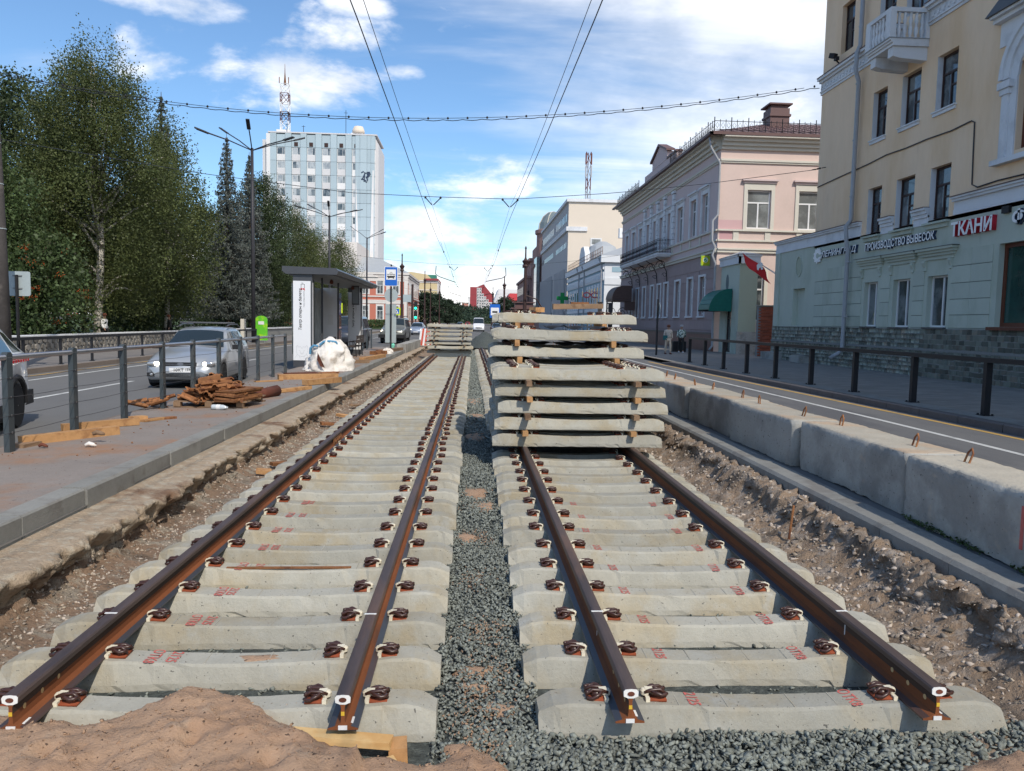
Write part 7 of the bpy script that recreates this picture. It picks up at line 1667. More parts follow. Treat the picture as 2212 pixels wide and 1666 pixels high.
b = MB(); b.prism([(106, 9.81), (112, 9.81), (111.6, 11.4), (110.2, 12.4), (107.8, 12.4), (106.4, 11.4)], -.5, .2, lambda px, pz, a: FR2.p(px, a, pz)); b.build('gable', M['blue_white'], t)
b = MB(); b.lathe((20, 118, 11), [(2.6, 0), (2.6, 1.2), (2.0, 2.4), (.6, 3.2)], 14); b.build('lantern_dome', M['roof_grey'], t)
for k, (x, z_) in enumerate([(19.2, 12.6), (21.6, 12.6)]):
    a_ = empty('air_conditioner', (x, 97, z_), ['left round fan unit on the blue roof', 'right round fan unit on the blue roof'][k], 'fan unit')
    b = MB(); b.box(x-.75, x+.75, 96.6, 97.4, z_-.1, z_+1.1); b.build('housing', M['sign_white'], a_)
    b = MB(); b.prism([(x+.42*math.cos(i*.524), z_+.5+.42*math.sin(i*.524)) for i in range(12)], 96.55, 96.598, lambda px, pz, a: (px, a, pz)); b.build('fan', M['dark_grey'], a_)
b = MB()
for k in range(26): b.tube([(BX-.2, 92+k*1.3, 9.9), (BX-.2, 92+k*1.3, 10.9)], .03, 4)
b.tube([(BX-.2, 92, 10.9), (BX-.2, 124.5, 10.9)], .03, 4); b.tube([(BX-.2, 92, 10.4), (BX-.2, 124.5, 10.4)], .03, 4); tag(b.build('roof_railing', M['rust'], t), kind='stuff')
# spectacles sign and green cross
s_ = empty('spectacles_sign', (14.4, 96, 5.4), 'red spectacles shaped sign hanging on the blue building', 'sign')
for k, dx_ in enumerate((-.50, .50)):
    pts = [(14.94+dx_+.42*math.cos(i*math.pi/10), 96, 5.27+.30*math.sin(i*math.pi/10)) for i in range(21)]; b = MB(); b.tube(pts, .085, 6, caps=False); b.build('lens_ring', M['glasses_red'], s_)
b = MB(); b.tube([(14.84, 96, 5.38), (14.94, 96, 5.43), (15.04, 96, 5.38)], .06, 6); b.tube([(15.8, 96.05, 5.75), (14.9, 96.05, 5.75), (14.94, 96, 5.45)], .025, 5); b.build('bridge', M['glasses_red'], s_)
s_ = empty('pharmacy_cross', (14.6, 123, 5.67), 'green pharmacy cross sign before the grey facade', 'sign')
b = MB(); b.prism([(.3, .3), (.9, .3), (.9, -.3), (.3, -.3), (.3, -.9), (-.3, -.9), (-.3, -.3), (-.9, -.3), (-.9, .3), (-.3, .3), (-.3, .9), (.3, .9)], 122.9, 123.1, lambda px, pz, a: (14.6+px, a, 5.67+pz)); b.build('cross', M['green_cross'], s_)
b = MB(); b.tube([(15.5, 123, 5.67), (15.8, 123, 5.67)], .05, 5); b.build('arm', M['iron'], s_)
# tall grey and cream building
t = empty('tall_cream_building', (16.2, 150, 0), 'tall grey fronted building with a blank sunlit cream end wall', 'building')
FR3 = Fr(16.2, 0, 0, 1, -1, 0); FS3 = Fr(16.2, 130.5, 1, 0, 0, -1)
b = MB(); b.box(16.21, 48, 130.6, 178, 0, 22.2); b.build('grey_wall', M['grey_facade'], t)
b = MB(); fbox(b, FS3, 0.0, 32, -.1, .02, 0, 22.1); b.build('end_wall', M['cream_wall'], t)
b = MB(); fbox(b, FR3, 130.5, 178, -.02, .35, 22.0, 22.5); fbox(b, FS3, -.35, 32, -.02, .35, 22.01, 22.51); fbox(b, FR3, 130.5, 178, -.02, .35, 17.2, 17.9); fbox(b, FS3, -.35, 4.2-1.0, -.02, .3, 17.2-.0, 17.9); b.build('cornice', M['trim_white'], t)
us = [133+2.1*k for k in range(22)]
k = 0
for u in us:
    if 149 < u < 153: continue
    for (z0, h_) in ((1.2, 2.6), (6.0, 4.2), (19.0, 1.3), (14.6, .9)):
        b = MB(); fbox(b, FR3, u-.45, u+.45, -.3, .03, z0, z0+h_); b.build('window', M['glass'], t)
    b = MB(); fbox(b, FR3, u+.62, u+1.45, -.02, .3, .5, 11); b.build('rib', M['grey_facade'], t)
window(FS3, 3.8, 5.7, 13.7, 16.1, t, 'frame_white', 'glass_pale', -.08, (('v', .5, 0, .5, .2), ('h', .52, 0, 1, .2)), .2)
b = MB(); b.tube([(22.2, 150, 22), (22.2, 150, 34)], .5, 6); 
mt = empty('radio_mast', (22.2, 150, 22.3), 'slim red and white radio mast above the cream building', 'mast')
for k in range(5):
    b = MB(); z = 22.5+k*2.4
    for (a, c_) in ((-.45, -.3), (.45, -.3), (0, .5)): b.tube([(22.2+a, 150+c_, z), (22.2+a, 150+c_, z+2.4)], .09, 4)
    b.tube([(21.75, 149.7, z), (22.65, 149.7, z+2.4)], .06, 4); b.tube([(22.65, 149.7, z), (21.75, 149.7, z+2.4)], .06, 4)
    if k >= 3: b.box(21.55, 21.8, 149.5, 149.7, z, z+2.1); b.box(22.6, 22.85, 149.5, 149.7, z, z+2.1)
    b.build('mast_section', M['rust_dark' if k % 2 == 0 else 'drain'], mt)
# brown pink building with round corner and glass dome
t = empty('domed_building', (16, 195, 0), 'brown pink building with a rounded glass domed corner', 'building')
b = MB(); b.box(16.9, 40, 180, 215, 0, 21.5); b.build('wall', M['brown_pink'], t)
b = MB(); b.lathe((19.2, 184, 0), [(3.8, 0), (3.8, 22.3), (4.2, 22.6), (4.2, 23.4), (3.6, 23.6)], 24); b.build('round_corner', M['brown_pink'], t, smooth=False)
b = MB(); b.lathe((19.2, 184, 23.6), [(3.5, 0), (3.3, 1.5), (2.5, 3.0), (1.3, 4.0), (.2, 4.3)], 16); b.build('dome', mat('dome_glass', (.16, .19, .19), .2, .1, spec=.7), t)
for k in range(8): a = 2*math.pi*k/8+.3; b = MB(); b.tube([(19.2+q*math.cos(a), 184+q*math.sin(a), z_) for q, z_ in ((3.56, 23.6), (3.36, 25.1), (2.56, 26.6), (1.36, 27.6), (.2, 27.9))], .09, 4); b.build('dome_rib', M['cream'], t)
b = MB(); b.lathe((19.2, 184, 0), [(3.86, 3), (3.86, 17.5)], 24); 
b = MB()
for k in range(4): b.box(15.9, 16.3, 180.2+k*1.7, 181.4+k*1.7, 4, 16)
for k in range(4): b = MB(); b.box(15.25, 16.0, 181+k*1.8, 182.5+k*1.8, 4+0, 17); b.build('glass_strip', M['glass_teal' if k % 2 else 'glass_pale'], t)
b = MB(); b.lathe((16.2, 186.5, 0), [(.5, 0), (.5, 15)], 10); b.lathe((16.2, 189.5, 0), [(.5, 0), (.5, 15)], 10)
for y_ in (188, 191.5): b = MB(); b.lathe((15.8, y_, 0), [(.6, 0), (.55, 14.6), (.9, 15.2), (.9, 15.8)], 10); b.build('column', M['brown_pink'], t)
t = empty('brown_building', (16, 225, 0), 'darker brown building further along the right side', 'building')
b = MB(); b.box(15.7, 40, 216, 262, 0, 14.0); b.box(16.6, 40, 214, 240, 14.01, 18.5); b.build('wall', M['brown_pink'], t)
b = MB(); b.box(15.9, 40, 213.6, 241, 18.51, 19.4); b.box(15.3, 16.5, 215.6, 262, 14.02, 14.7); b.build('parapet', M['brown_pink'], t)
FR4 = Fr(15.7, 0, 0, 1, -1, 0); far_windows(t, FR4, [218+3.6*k for k in range(12)], [2, 6, 10], 1.3, 2.4, fm='frame_brown', bars=False)
# ------------------------------------------------------------------ overhead wires
def wire(pts, r, lab, nm_='trolley_wire', par=None, cat='wire'):
    b = MB(); b.tube(pts, r, 5); o = b.build(nm_, M['wire'], par)
    return tag(o, lab, cat) if lab else o
sup = [-9, 33.4, 76, 118, 160, 202, 244]
def cat_z(y, z0, sag=.85):
    for a, c_ in zip(sup[:-1], sup[1:]):
        if a <= y <= c_: q = (y-a)/(c_-a); return z0-sag*4*q*(1-q)
    return z0
for (xc, xk, z0, zc_, nm_, side_) in ((-1.50, -1.68, 6.62, 5.45, 'left', 'L'), (1.47, 1.60, 6.62, 5.60, 'right', 'R')):
    wire([(xc+.05*math.sin(y*.15), y, zc_) for y in range(-8, 245, 6)], .008, 'contact wire over the %s track' % nm_)
    cw = wire([(xk+(xc+(.09 if side_ == 'L' else -.02)-xk)*(1-(cat_z(y, z0)-z0+.85)/.85), y, cat_z(y, z0)) for y in np.arange(-9, 245, 3.)], .005, 'carrying wire above the contact wire of the %s track' % nm_)
    for s_y in sup[1:6]:
        b = MB()
        for q in (.22, .5, .78):
            y = s_y+42*q
            if y > 240: continue
            b = MB(); b.tube([(xk, y, cat_z(y, z0)), (xc, y, zc_+.02)], .008, 4); b.box(xc-.03, xc+.03, y-.05, y+.05, zc_-.01, zc_+.08); b.build('dropper', M['wire'], cw)
        b = MB(); b.tube([(xk-.3, s_y, z0+.32), (xk-.02, s_y, z0+.02)], .022, 5); b.tube([(xk+.34, s_y, z0+.32), (xk+.04, s_y, z0+.02)], .022, 5)
        for e in (-.3, .34): b.lathe((xk+e, s_y, z0+.28), [(.03, 0), (.05, .04), (.03, .1)], 6)
        tag(b.build('insulator_hanger', M['iron']), 'V shaped insulator hanger over the %s track' % nm_, 'hanger', 'hangers over the %s track' % nm_)
        if s_y > 40:
            sd_ = -1 if side_ == 'L' else 1
            b = MB(); b.tube([(xc+sd_*1.9, s_y, z0+.42), (xc+sd_*1.95, s_y, z0-.35), (xc+sd_*1.6, s_y, z0-.6), (xc, s_y, zc_+.05)], .035, 5); tag(b.build('steady_arm', M['iron']), 'bent steady arm beside the %s contact wire' % nm_, 'arm', 'steady arms of the %s wire' % nm_)
def span(pts, r, n=24): 
    return pts
# string of small bulbs across the street (first span)
lw = MB(); xs_ = [-13.34, -8.33, -3.03, 1.2, 5.59, 10.5, 15.38]; zs_ = [10.77, 10.48, 10.37, 10.55, 10.99, 11.6, 12.42]
zf = lambda x: float(np.interp(x, xs_, zs_))
def smooth_z(x):
    A_ = np.polyfit(xs_, zs_, 3); return float(np.polyval(A_, x))
lt = empty('light_string', (0, 34.3, 10.4), 'string of small lamps slung across the whole street', 'light string')
X = np.linspace(-20, 15.38, 90)
b = MB(); b.tube([(x, 34.3, smooth_z(x)+.03+(.0)) for x in X[::3]], .012, 5); b.build('carrier_wire', M['wire'], lt)
b = MB(); pts = [(x, 34.3, smooth_z(x)-.03-.05*abs(math.sin((x+20)*math.pi/.85))) for x in np.arange(-20, 15.38, .21)]; b.tube(pts, .016, 4); b.build('lamp_cable', M['wire'], lt)
b = MB(); b.lathe((0, 0, 0), [(.02, -.02), (.045, .0), (.045, .05), (.02, .08)], 6); lm = mesh_of(b, 'bulb', [M['iron']])
x = -19.8
while x < 15.3: o = link('bulb', lm, lt); o.location = Vector((x, 34.3, smooth_z(x)+.0))-lt.location; x += .85
def span_wire(y, xa, za, xb, zb, sag, lab, r=.012):
    return wire([(xa+(xb-xa)*q, y, za+(zb-za)*q-4*sag*q*(1-q)) for q in np.linspace(0, 1, 24)], r, lab, 'span_wire')
sx_ = [-20, -11.29, -5.07, -1.7, 1.82, 6, 10, 15.0]; sz_ = [8.9, 7.67, 7.05, 6.98, 6.98, 7.35, 7.85, 8.62]
wire([(x, 33.4, float(np.interp(x, sx_, sz_))) for x in np.linspace(-20, 15.0, 50)], .013, 'nearest plain span wire carrying both hangers', 'span_wire')
b = MB()
for k in range(3): b.tube([(15.36-.22*k-.02, 33.4, 8.72-.045*k), (15.36-.22*k-.2, 33.4, 8.68-.045*k)], .035 if k == 1 else .02, 6)
tag(b.build('strain_insulator', M['iron']), 'chain insulator fixing the span wire to the yellow wall', 'insulator')
for i, y in enumerate(sup[2:6]): span_wire(y, -14, 8.3, 14.5, 8.5, 1.2, 'distant span wire number %s along the street' % ['one', 'two', 'three', 'four'][i] if False else ['span wire above the distant stack', 'span wire beyond the tram sign', 'span wire near the domed building', 'farthest thin span wire over the road'][i])
# dark ornate lamp posts
def ornate(x, y, h, lab, arm=False, grp=None, side_=1):
    t = empty('ornate_post', (x, y, 0), lab, 'street lamp', grp)
    b = MB(); b.lathe((x, y, 0), [(.42, 0), (.42, .6), (.30, .8), (.30, 1.6), (.22, 1.75), (.17, 2.0), (.14, h*.5), (.12, h*.78), (.24, h*.79), (.16, h*.81), (.30, h*.845), (.14, h*.86), (.07, h*.88), (.06, h*.97), (.10, h*.975), (.02, h)], 12); b.build('column', M['cast_iron'], t, smooth=False)
    if arm:
        b = MB(); b.tube([(x, y, h*.40), (x+side_*.6, y, h*.47), (x+side_*1.2, y, h*.47), (x+side_*1.45, y, h*.42)], .045, 6); a_ = b.build('arm', M['cast_iron'], t)
        b = MB(); b.lathe((x+side_*1.45, y, h*.36), [(.26, 0), (.2, .12), (.08, .3), (.05, .45)], 8); b.build('lantern', M['cast_iron'], a_)
for (x, y, h, lab, arm, sd_) in [(-7.75, 88, 9.2, 'tall ornate cast iron post right of the tram sign', 0, 1), (-8.6, 146, 11.0, 'ornate cast iron post with side lantern by the ochre building', 1, -1), (-8.2, 205, 11, 'third ornate post before the far trees, left', 1, 1), (-9.8, 190, 11, 'plain ornate post on the left before the ochre building', 1, 1),
                               (4.62, 66, 8.2, 'ornate post with scroll work behind the big stack', 0, 1), (4.5, 104, 7.9, 'ornate post left of the red roofed house', 0, 1), (4.3, 150, 8.4, 'slimmer ornate post further left of the red roof', 0, 1), (12.6, 170, 10, 'ornate post at the foot of the domed building', 1, -1)]:
    ornate(x, y, h, lab, arm, None, sd_)
b = MB(); b.tube([(-11.2, 150, 0), (-11.2, 150, 8.6)], .22, 8); tag(b.build('plain_pole', M['cast_iron']), 'plain dark pole before the ochre building', 'pole')
b = MB(); b.tube([(4.62, 65.5, 2.2), (5.6, 65.5, 2.0), (6.1, 65.5, 2.9), (5.6, 65.5, 3.7), (4.7, 65.5, 4.0)], .06, 6); b.tube([(5.2+.45*(1-a*.06)*math.cos(a*.7), 65.5, 2.3+.45*(1-a*.06)*math.sin(a*.7)) for a in range(14)], .05, 5); tag(b.build('iron_scroll', M['cast_iron']), 'iron scroll work beside the ornate post behind the stack', 'ornament')
# ------------------------------------------------------------------ vehicles (local: front at y=0 facing -y, x right, z up)
def car_mesh(L_, st, ring_fn, ns=44):
    """st: list of stations (y, z_bottom, z_belt, z_top, w_low, w_belt, w_top)"""
    st = np.array(st, float); ys_ = np.linspace(0, L_, ns); A_ = [np.interp(ys_, st[:, 0], st[:, k]) for k in range(7)]
    def smooth(a): return np.concatenate([[a[0]], (a[:-2]+2*a[1:-1]+a[2:])/4, [a[-1]]])
    A_ = [ys_]+[smooth(a) for a in A_[1:]]
    return A_
def section(A_, y):
    v = [float(np.interp(y, A_[0], A_[k])) for k in range(1, 7)]; zb, zl, zt, wl, wb, wt = v
    zm = zb+(zl-zb)*.45
    return [(0, zb), (wl*.9, zb), (wl, zb+.08), (max(wl, wb)*1.0, zm), (wb, zl-.05), (wb*.985, zl), (wb*.985*.3+wt*.7, zl+(zt-zl)*.62), (wt, zt-.05), (wt*.85, zt-.012), (0, zt+.012)]
def make_car(name, L_, st, paint, glassM, label, cat, loc, rz, wheels, wr, windows, ws, lamps=None, extra=None, width=None):
    A_ = car_mesh(L_, st, None); t = empty(name, loc, label, cat, rz=rz)
    V = []; F = []; n = 19; ys_ = A_[0]
    for y in ys_:
        S = section(A_, y); full = S+[(-x, z) for x, z in S[-2:0:-1]]
        n = len(full)
        for (x, z) in full: V.append((x, y, z))
    for i in range(len(ys_)-1):
        for k in range(n): F.append([i*n+k, i*n+(k+1) % n, (i+1)*n+(k+1) % n, (i+1)*n+k][::-1])
    F.append(list(range(n))); F.append([(len(ys_)-1)*n+k for k in range(n)][::-1])
    me = bpy.data.meshes.new('body'); me.from_pydata(V, [], F); me.materials.append(M[paint]); me.polygons.foreach_set('use_smooth', [True]*len(me.polygons)); me.update()
    body = link('body', me, t)
    # wheel arches cut out of the body
    cut = MB()
    for (wy, wx) in wheels:
        for s_ in (-1, 1):
            cut.prism([(wy+(wr+.055)*math.cos(k*math.pi/10), wr+(wr+.055)*math.sin(k*math.pi/10)) for k in range(20)], s_*(wx-.26), s_*(wx+.3), lambda py, pz, a: (a, py, pz))
    cm2 = bpy.data.meshes.new('cut'); cm2.from_pydata(cut.v, [], cut.f); co = bpy.data.objects.new('cut', cm2); col.objects.link(co); co.location = loc; co.rotation_euler = (0, 0, rz)
    import bmesh
    bm = bmesh.new(); bm.from_mesh(cm2); bmesh.ops.recalc_face_normals(bm, faces=bm.faces); bm.to_mesh(cm2); bm.free()
    bm = bmesh.new(); bm.from_mesh(me); bmesh.ops.recalc_face_normals(bm, faces=bm.faces); bm.to_mesh(me); bm.free()
    md = body.modifiers.new('b', 'BOOLEAN'); md.operation = 'DIFFERENCE'; md.object = co; md.solver = 'EXACT'
    dg = bpy.context.evaluated_depsgraph_get(); dg.update(); nm_ = bpy.data.meshes.new_from_object(body.evaluated_get(dg)); body.modifiers.clear(); body.data = nm_; bpy.data.objects.remove(co)
    nm_.name = 'body'
    def pt(y, a, off):      # a: 0 belt .. 1 roof on the side
        S = section(A_, y); p0, p1, p2 = S[5], S[6], S[7]
        if a < .62: q = a/.62; x, z = p0[0]+(p1[0]-p0[0])*q, p0[1]+(p1[1]-p0[1])*q
        else: q = (a-.62)/.38; x, z = p1[0]+(p2[0]-p1[0])*q, p1[1]+(p2[1]-p1[1])*q
        return x+off, z
    for wdw in windows:
        y0b, y0t, y1b, y1t, a0, a1 = wdw
        for s_ in (-1, 1):
            q = MB(); vs = []; N_ = 8
            for i in range(N_+1):
                for j in range(4):
                    a = a0+(a1-a0)*j/3; yb = y0b+(y0t-y0b)*j/3; ye = y1b+(y1t-y1b)*j/3; y = yb+(ye-yb)*i/N_; x, z = pt(y, a, .006); vs.append((s_*x, y, z))
            q.add(vs, [(i*4+j, i*4+j+1, (i+1)*4+j+1, (i+1)*4+j) for i in range(N_) for j in range(3)]); q.build('side_window', M[glassM], t, world=False, smooth=True)
    for (nm2, ya, yb, wa, wb_) in ws:      # windscreen or rear window on the top surface
        q = MB(); vs = []; N_ = 8; K = 9
        for i in range(N_+1):
            y = ya+(yb-ya)*i/N_; z = float(np.interp(y, A_[0], A_[3])); wt_ = float(np.interp(y, A_[0], A_[6])); w_ = wa+(wb_-wa)*i/N_
            for j in range(K):
                u = -1+2*j/(K-1); vs.append((u*w_, y-.0, z+.022-.018*u*u-.02*abs(u)**6))
        q.add(vs, [(i*K+j, i*K+j+1, (i+1)*K+j+1, (i+1)*K+j) for i in range(N_) for j in range(K-1)]); q.build(nm2, M[glassM], t, world=False, smooth=True)
    wb2 = MB(); wb2.lathe((0, 0, 0), [(wr*.66, -.10), (wr*.93, -.10), (wr, -.06), (wr, .06), (wr*.93, .10), (wr*.66, .10)], 24); tyre = mesh_of(wb2, 'tyre', [M['tyre']]); tyre.polygons.foreach_set('use_smooth', [False]*len(tyre.polygons))
    rb2 = MB(); rb2.lathe((0, 0, 0), [(wr*.67, -.02), (wr*.67, .085), (wr*.60, .088), (wr*.58, .03), (.01, .03)], 20)
    for k in range(5):
        a = 2*math.pi*k/5
        for da in (-.13, .13): c_, s2 = math.cos(a+da), math.sin(a+da); rb2.tube([(c_*.03, s2*.03, .075), (c_*wr*.62, s2*wr*.62, .082)], wr*.055, 5)
    rb2.lathe((0, 0, 0), [(wr*.16, .05), (wr*.15, .095), (.01, .1)], 10); rim = mesh_of(rb2, 'rim', [M['rim']])
    for (wy, wx) in wheels:
        for s_ in (-1, 1):
            o = link('wheel', tyre, t); o.location = (s_*wx, wy, wr); o.rotation_euler = (0, R(90)*s_, 0); r2_ = link('rim', rim, o)
    hv_ = MB()
    hv_.box(-width+.05, width-.05, .25, L_-.25, .14, .30); hv_.build('underbody', M['black_plastic'], t, world=False)
    return t, A_, body
def cpart(t, nm_, m, *boxes, rot=None):
    q = MB()
    for bx in boxes: q.box(*bx)
    return q.build(nm_, M[m], t, world=False)
# silver estate car facing us
stW = [(0, .30, .42, .50, .55, .58, .30), (.04, .24, .55, .62, .74, .76, .45), (.18, .20, .64, .72, .82, .80, .60), (.6, .18, .74, .84, .85, .83, .66), (1.15, .18, .84, .93, .85, .84, .70), (1.35, .18, .86, .98, .85, .84, .70), (2.05, .18, .90, 1.40, .85, .84, .60), (2.5, .18, .91, 1.46, .85, .84, .60), (3.4, .18, .93, 1.46, .85, .84, .60), (3.85, .2, .95, 1.40, .84, .82, .58), (4.15, .25, .95, 1.05, .80, .78, .56), (4.22, .35, .80, .85, .70, .68, .5)]
sv, A_, bod = make_car('silver_estate_car', 4.22, stW, 'silver', 'car_glass', 'silver estate car with lit headlamps and roof bars behind the fence', 'car', (-6.86, 18.65, 0), R(5), [(.72, .76), (3.2, .76)], .29,
    [(1.72, 2.12, 2.42, 2.40, .08, .86), (2.50, 2.48, 3.15, 3.10, .08, .86), (3.25, 3.20, 3.85, 3.62, .08, .84)], [('windscreen', 1.36, 2.0, .70, .56), ('rear_window', 3.9, 4.12, .5, .56)], width=.83)
def lamp_blob(t, x, y, z, sx, sy, sz, m, nm_, rz=0):
    q = MB(); q.lathe((0, 0, 0), [(.15, -1), (.7, -.75), (1, 0), (.7, .75), (.15, 1)], 12); o = q.build(nm_, M[m], t, world=False, smooth=True); o.location = (x, y, z); o.scale = (sx, sy, sz); o.rotation_euler = (0, 0, rz); return o
for s_ in (-1, 1):
    h = lamp_blob(sv, s_*.60, .13, .605, .20, .11, .085, 'lamp_glass', 'headlamp', s_*-.35); lamp_blob(h, -s_*.12, -.55, 0, .42, .55, .62, 'lamp_on', 'bulb')
    cpart(sv, 'fog_lamp_recess', 'black_plastic', (s_*.66-.10, s_*.66+.10, .035, .1, .30, .39)); lamp_blob(sv, s_*.66, .045, .345, .045, .03, .035, 'lamp_glass', 'fog_lamp')
    cpart(sv, 'mirror', 'black_plastic', (s_*.98-.12, s_*.98+.12, 1.60, 1.72, .90, 1.02))
    q = MB(); q.tube([(s_*.60, 2.2, 1.49), (s_*.60, 2.5, 1.53), (s_*.60, 3.5, 1.53), (s_*.60, 3.7, 1.47)], .018, 6); q.build('roof_rail', M['dark_grey'], sv, world=False)
    cpart(sv, 'door_handle', 'dark_grey', (s_*.845-.01, s_*.845+.01, 2.25, 2.4, .80, .83))
for y in (2.35, 3.1): q = MB(); q.tube([(-.62, y, 1.57), (.62, y, 1.57)], .022, 6); q.build('roof_bar', M['dark_grey'], sv, world=False)
gr = cpart(sv, 'grille', 'black_plastic', (-.36, .36, .035, .08, .55, .64)); cpart(gr, 'grille_bar', 'chrome', (-.36, .36, .030, .036, .59, .60))
q = MB(); q.prism([(.075*math.cos(k*.524), .032*math.sin(k*.524)+.60) for k in range(12)], .018, .030, lambda px, pz, a: (px, a, pz)); q.build('oval_badge', M['chrome'], gr, world=False)
cpart(sv, 'lower_grille', 'black_plastic', (-.45, .45, .0, .06, .29, .375))
pl_ = cpart(sv, 'number_plate', 'label_white', (-.24, .28, -.035, -.02, .405, .515))
def txt_on(t, body, size, x, y, z, m, nm_='lettering'):
    me = text_mesh(body, size, 0, 0, .002); me.materials.append(M[m]); me.name = nm_
    for v in me.vertices: v.co = (x+v.co.x, y, z+v.co.y)
    return link(nm_, me, t)
txt_on(pl_, '10КТ', .105, -.03, -.038, .458, 'ink'); txt_on(pl_, '159', .08, .18, -.038, .47, 'ink')
q = MB(); q.box(-.6, .6, 1.28, 1.34, .955, .975); q.build('wiper_cowl', M['black_plastic'], sv, world=False)
# white crossover with chequered stripe, rear part visible at the left edge
stS = [(0, .35, .55, .6, .7, .7, .5), (.15, .25, .75, .85, .86, .86, .6), (1.2, .22, .98, 1.06, .90, .89, .72), (1.4, .22, 1.0, 1.12, .90, .89, .72), (2.1, .22, 1.03, 1.62, .90, .89, .64), (2.7, .22, 1.05, 1.68, .90, .89, .64), (3.5, .22, 1.08, 1.64, .90, .89, .62), (4.0, .24, 1.10, 1.50, .89, .88, .60), (4.3, .3, 1.10, 1.18, .86, .84, .60), (4.4, .42, .9, .95, .76, .74, .5)]
wv, _, _ = make_car('white_taxi_crossover', 4.4, stS, 'car_white', 'car_glass', 'white crossover with a red chequered stripe cut off by the left picture edge', 'car', (-6.84, 8.34, 0), R(14), [(.85, .80), (3.55, .80)], .345,
    [(1.85, 2.15, 2.65, 2.62, .08, .84), (2.75, 2.72, 3.5, 3.45, .08, .84), (3.58, 3.54, 3.98, 3.8, .12, .74)], [('windscreen', 1.42, 2.05, .72, .6), ('rear_window', 3.95, 4.25, .5, .58)], width=.86)
q = MB()
for r0_ in range(2):
    for k in range(22):
        if (k+r0_) % 2 == 0: q.box(.895, .903, 2.9+k*.06, 2.955+k*.06, .99+r0_*.045, 1.03+r0_*.045)
tag(q.build('chequered_stripe', M['flag_red'], wv, world=False), kind='stuff')
for wy in (.85, 3.55):
    q = MB(); q.tube([(.885, wy+.435*math.cos(k*math.pi/10), .345+.435*math.sin(k*math.pi/10)) for k in range(11)], .045, 6); q.build('wheel_arch_trim', M['black_plastic'], wv, world=False)
cpart(wv, 'sill_trim', 'black_plastic', (.87, .91, 1.35, 2.95, .24, .42)); cpart(wv, 'rear_bumper', 'black_plastic', (-.86, .88, 4.05, 4.42, .3, .52)); cpart(wv, 'door_handle', 'chrome', (.895, .925, 2.6, 2.78, .93, .965))
# boxy grey off-road car
stU = [(0, .45, .75, .95, .80, .80, .7), (.12, .38, .95, 1.05, .88, .88, .78), (1.2, .35, 1.10, 1.18, .92, .90, .8), (1.4, .35, 1.12, 1.28, .92, .90, .78), (1.9, .35, 1.15, 1.88, .92, .90, .70), (2.4, .35, 1.18, 1.92, .92, .90, .70), (4.4, .35, 1.18, 1.92, .92, .90, .70), (4.6, .4, 1.18, 1.80, .90, .88, .68), (4.7, .5, 1.1, 1.2, .86, .84, .66)]
uz, _, _ = make_car('grey_off_road_car', 4.7, stU, 'car_grey', 'car_glass', 'boxy grey off road car with one lit lamp behind the tram sign', 'car', (-5.75, 57, 0), R(-2), [(.85, .80), (3.55, .80)], .38,
    [(1.65, 2.0, 2.5, 2.5, .08, .84), (2.6, 2.6, 3.4, 3.4, .08, .84), (3.5, 3.5, 4.4, 4.3, .08, .84)], [('windscreen', 1.45, 1.86, .76, .68)], width=.88)
for s_ in (-1, 1): lamp_blob(uz, s_*.68, .08, .88, .13, .06, .10, 'lamp_on' if s_ < 0 else 'lamp_glass', 'headlamp')
cpart(uz, 'grille', 'black_plastic', (-.5, .5, .0, .08, .78, .95)); cpart(uz, 'bumper', 'black_plastic', (-.95, .95, -.12, .1, .42, .66)); cpart(uz, 'number_plate', 'label_white', (-.26, .26, -.14, -.121, .48, .59))
q = MB(); q.box(-.7, .7, 2.2, 4.2, 2.0, 2.05); q.build('roof_rack', M['dark_grey'], uz, world=False)
# dark van behind the shelter, bluish saloon, white van
dv, _, _ = make_car('dark_van', 4.7, stU, 'car_dark', 'car_glass', 'dark van half hidden behind the tram shelter', 'van', (-7.05, 43.5, 0), 0, [(.85, .80), (3.55, .80)], .34, [(1.65, 2.0, 2.6, 2.6, .08, .84), (2.7, 2.7, 4.3, 4.2, .08, .84)], [('windscreen', 1.45, 1.86, .76, .68)], width=.88)
for s_ in (-1, 1): lamp_blob(dv, s_*.68, .08, .80, .10, .05, .08, 'lamp_on', 'headlamp')
stL = [(0, .25, .5, .6, .7, .7, .5), (.15, .2, .65, .75, .84, .84, .6), (1.2, .18, .85, .92, .86, .84, .70), (1.4, .18, .87, .96, .86, .84, .7), (2.1, .18, .90, 1.42, .86, .84, .58), (2.7, .18, .91, 1.48, .86, .84, .58), (3.5, .18, .95, 1.38, .86, .84, .58), (3.9, .2, .96, 1.02, .84, .82, .6), (4.3, .35, .85, .9, .75, .72, .5)]
ld, _, _ = make_car('bluish_saloon_car', 4.3, stL, 'car_blue', 'car_glass', 'bluish saloon car with both headlamps lit beyond the blocks', 'car', (-6.35, 90.5, 0), R(-2), [(.8, .77), (3.3, .77)], .3, [(1.75, 2.15, 2.5, 2.5, .08, .86), (2.6, 2.6, 3.5, 3.3, .08, .84)], [('windscreen', 1.42, 2.05, .7, .55)], width=.84)
for s_ in (-1, 1): lamp_blob(ld, s_*.64, .10, .66, .13, .06, .06, 'lamp_on', 'headlamp')
cpart(ld, 'grille', 'black_plastic', (-.5, .5, .02, .1, .42, .58)); cpart(ld, 'number_plate', 'label_white', (-.26, .26, -.01, .015, .33, .43))
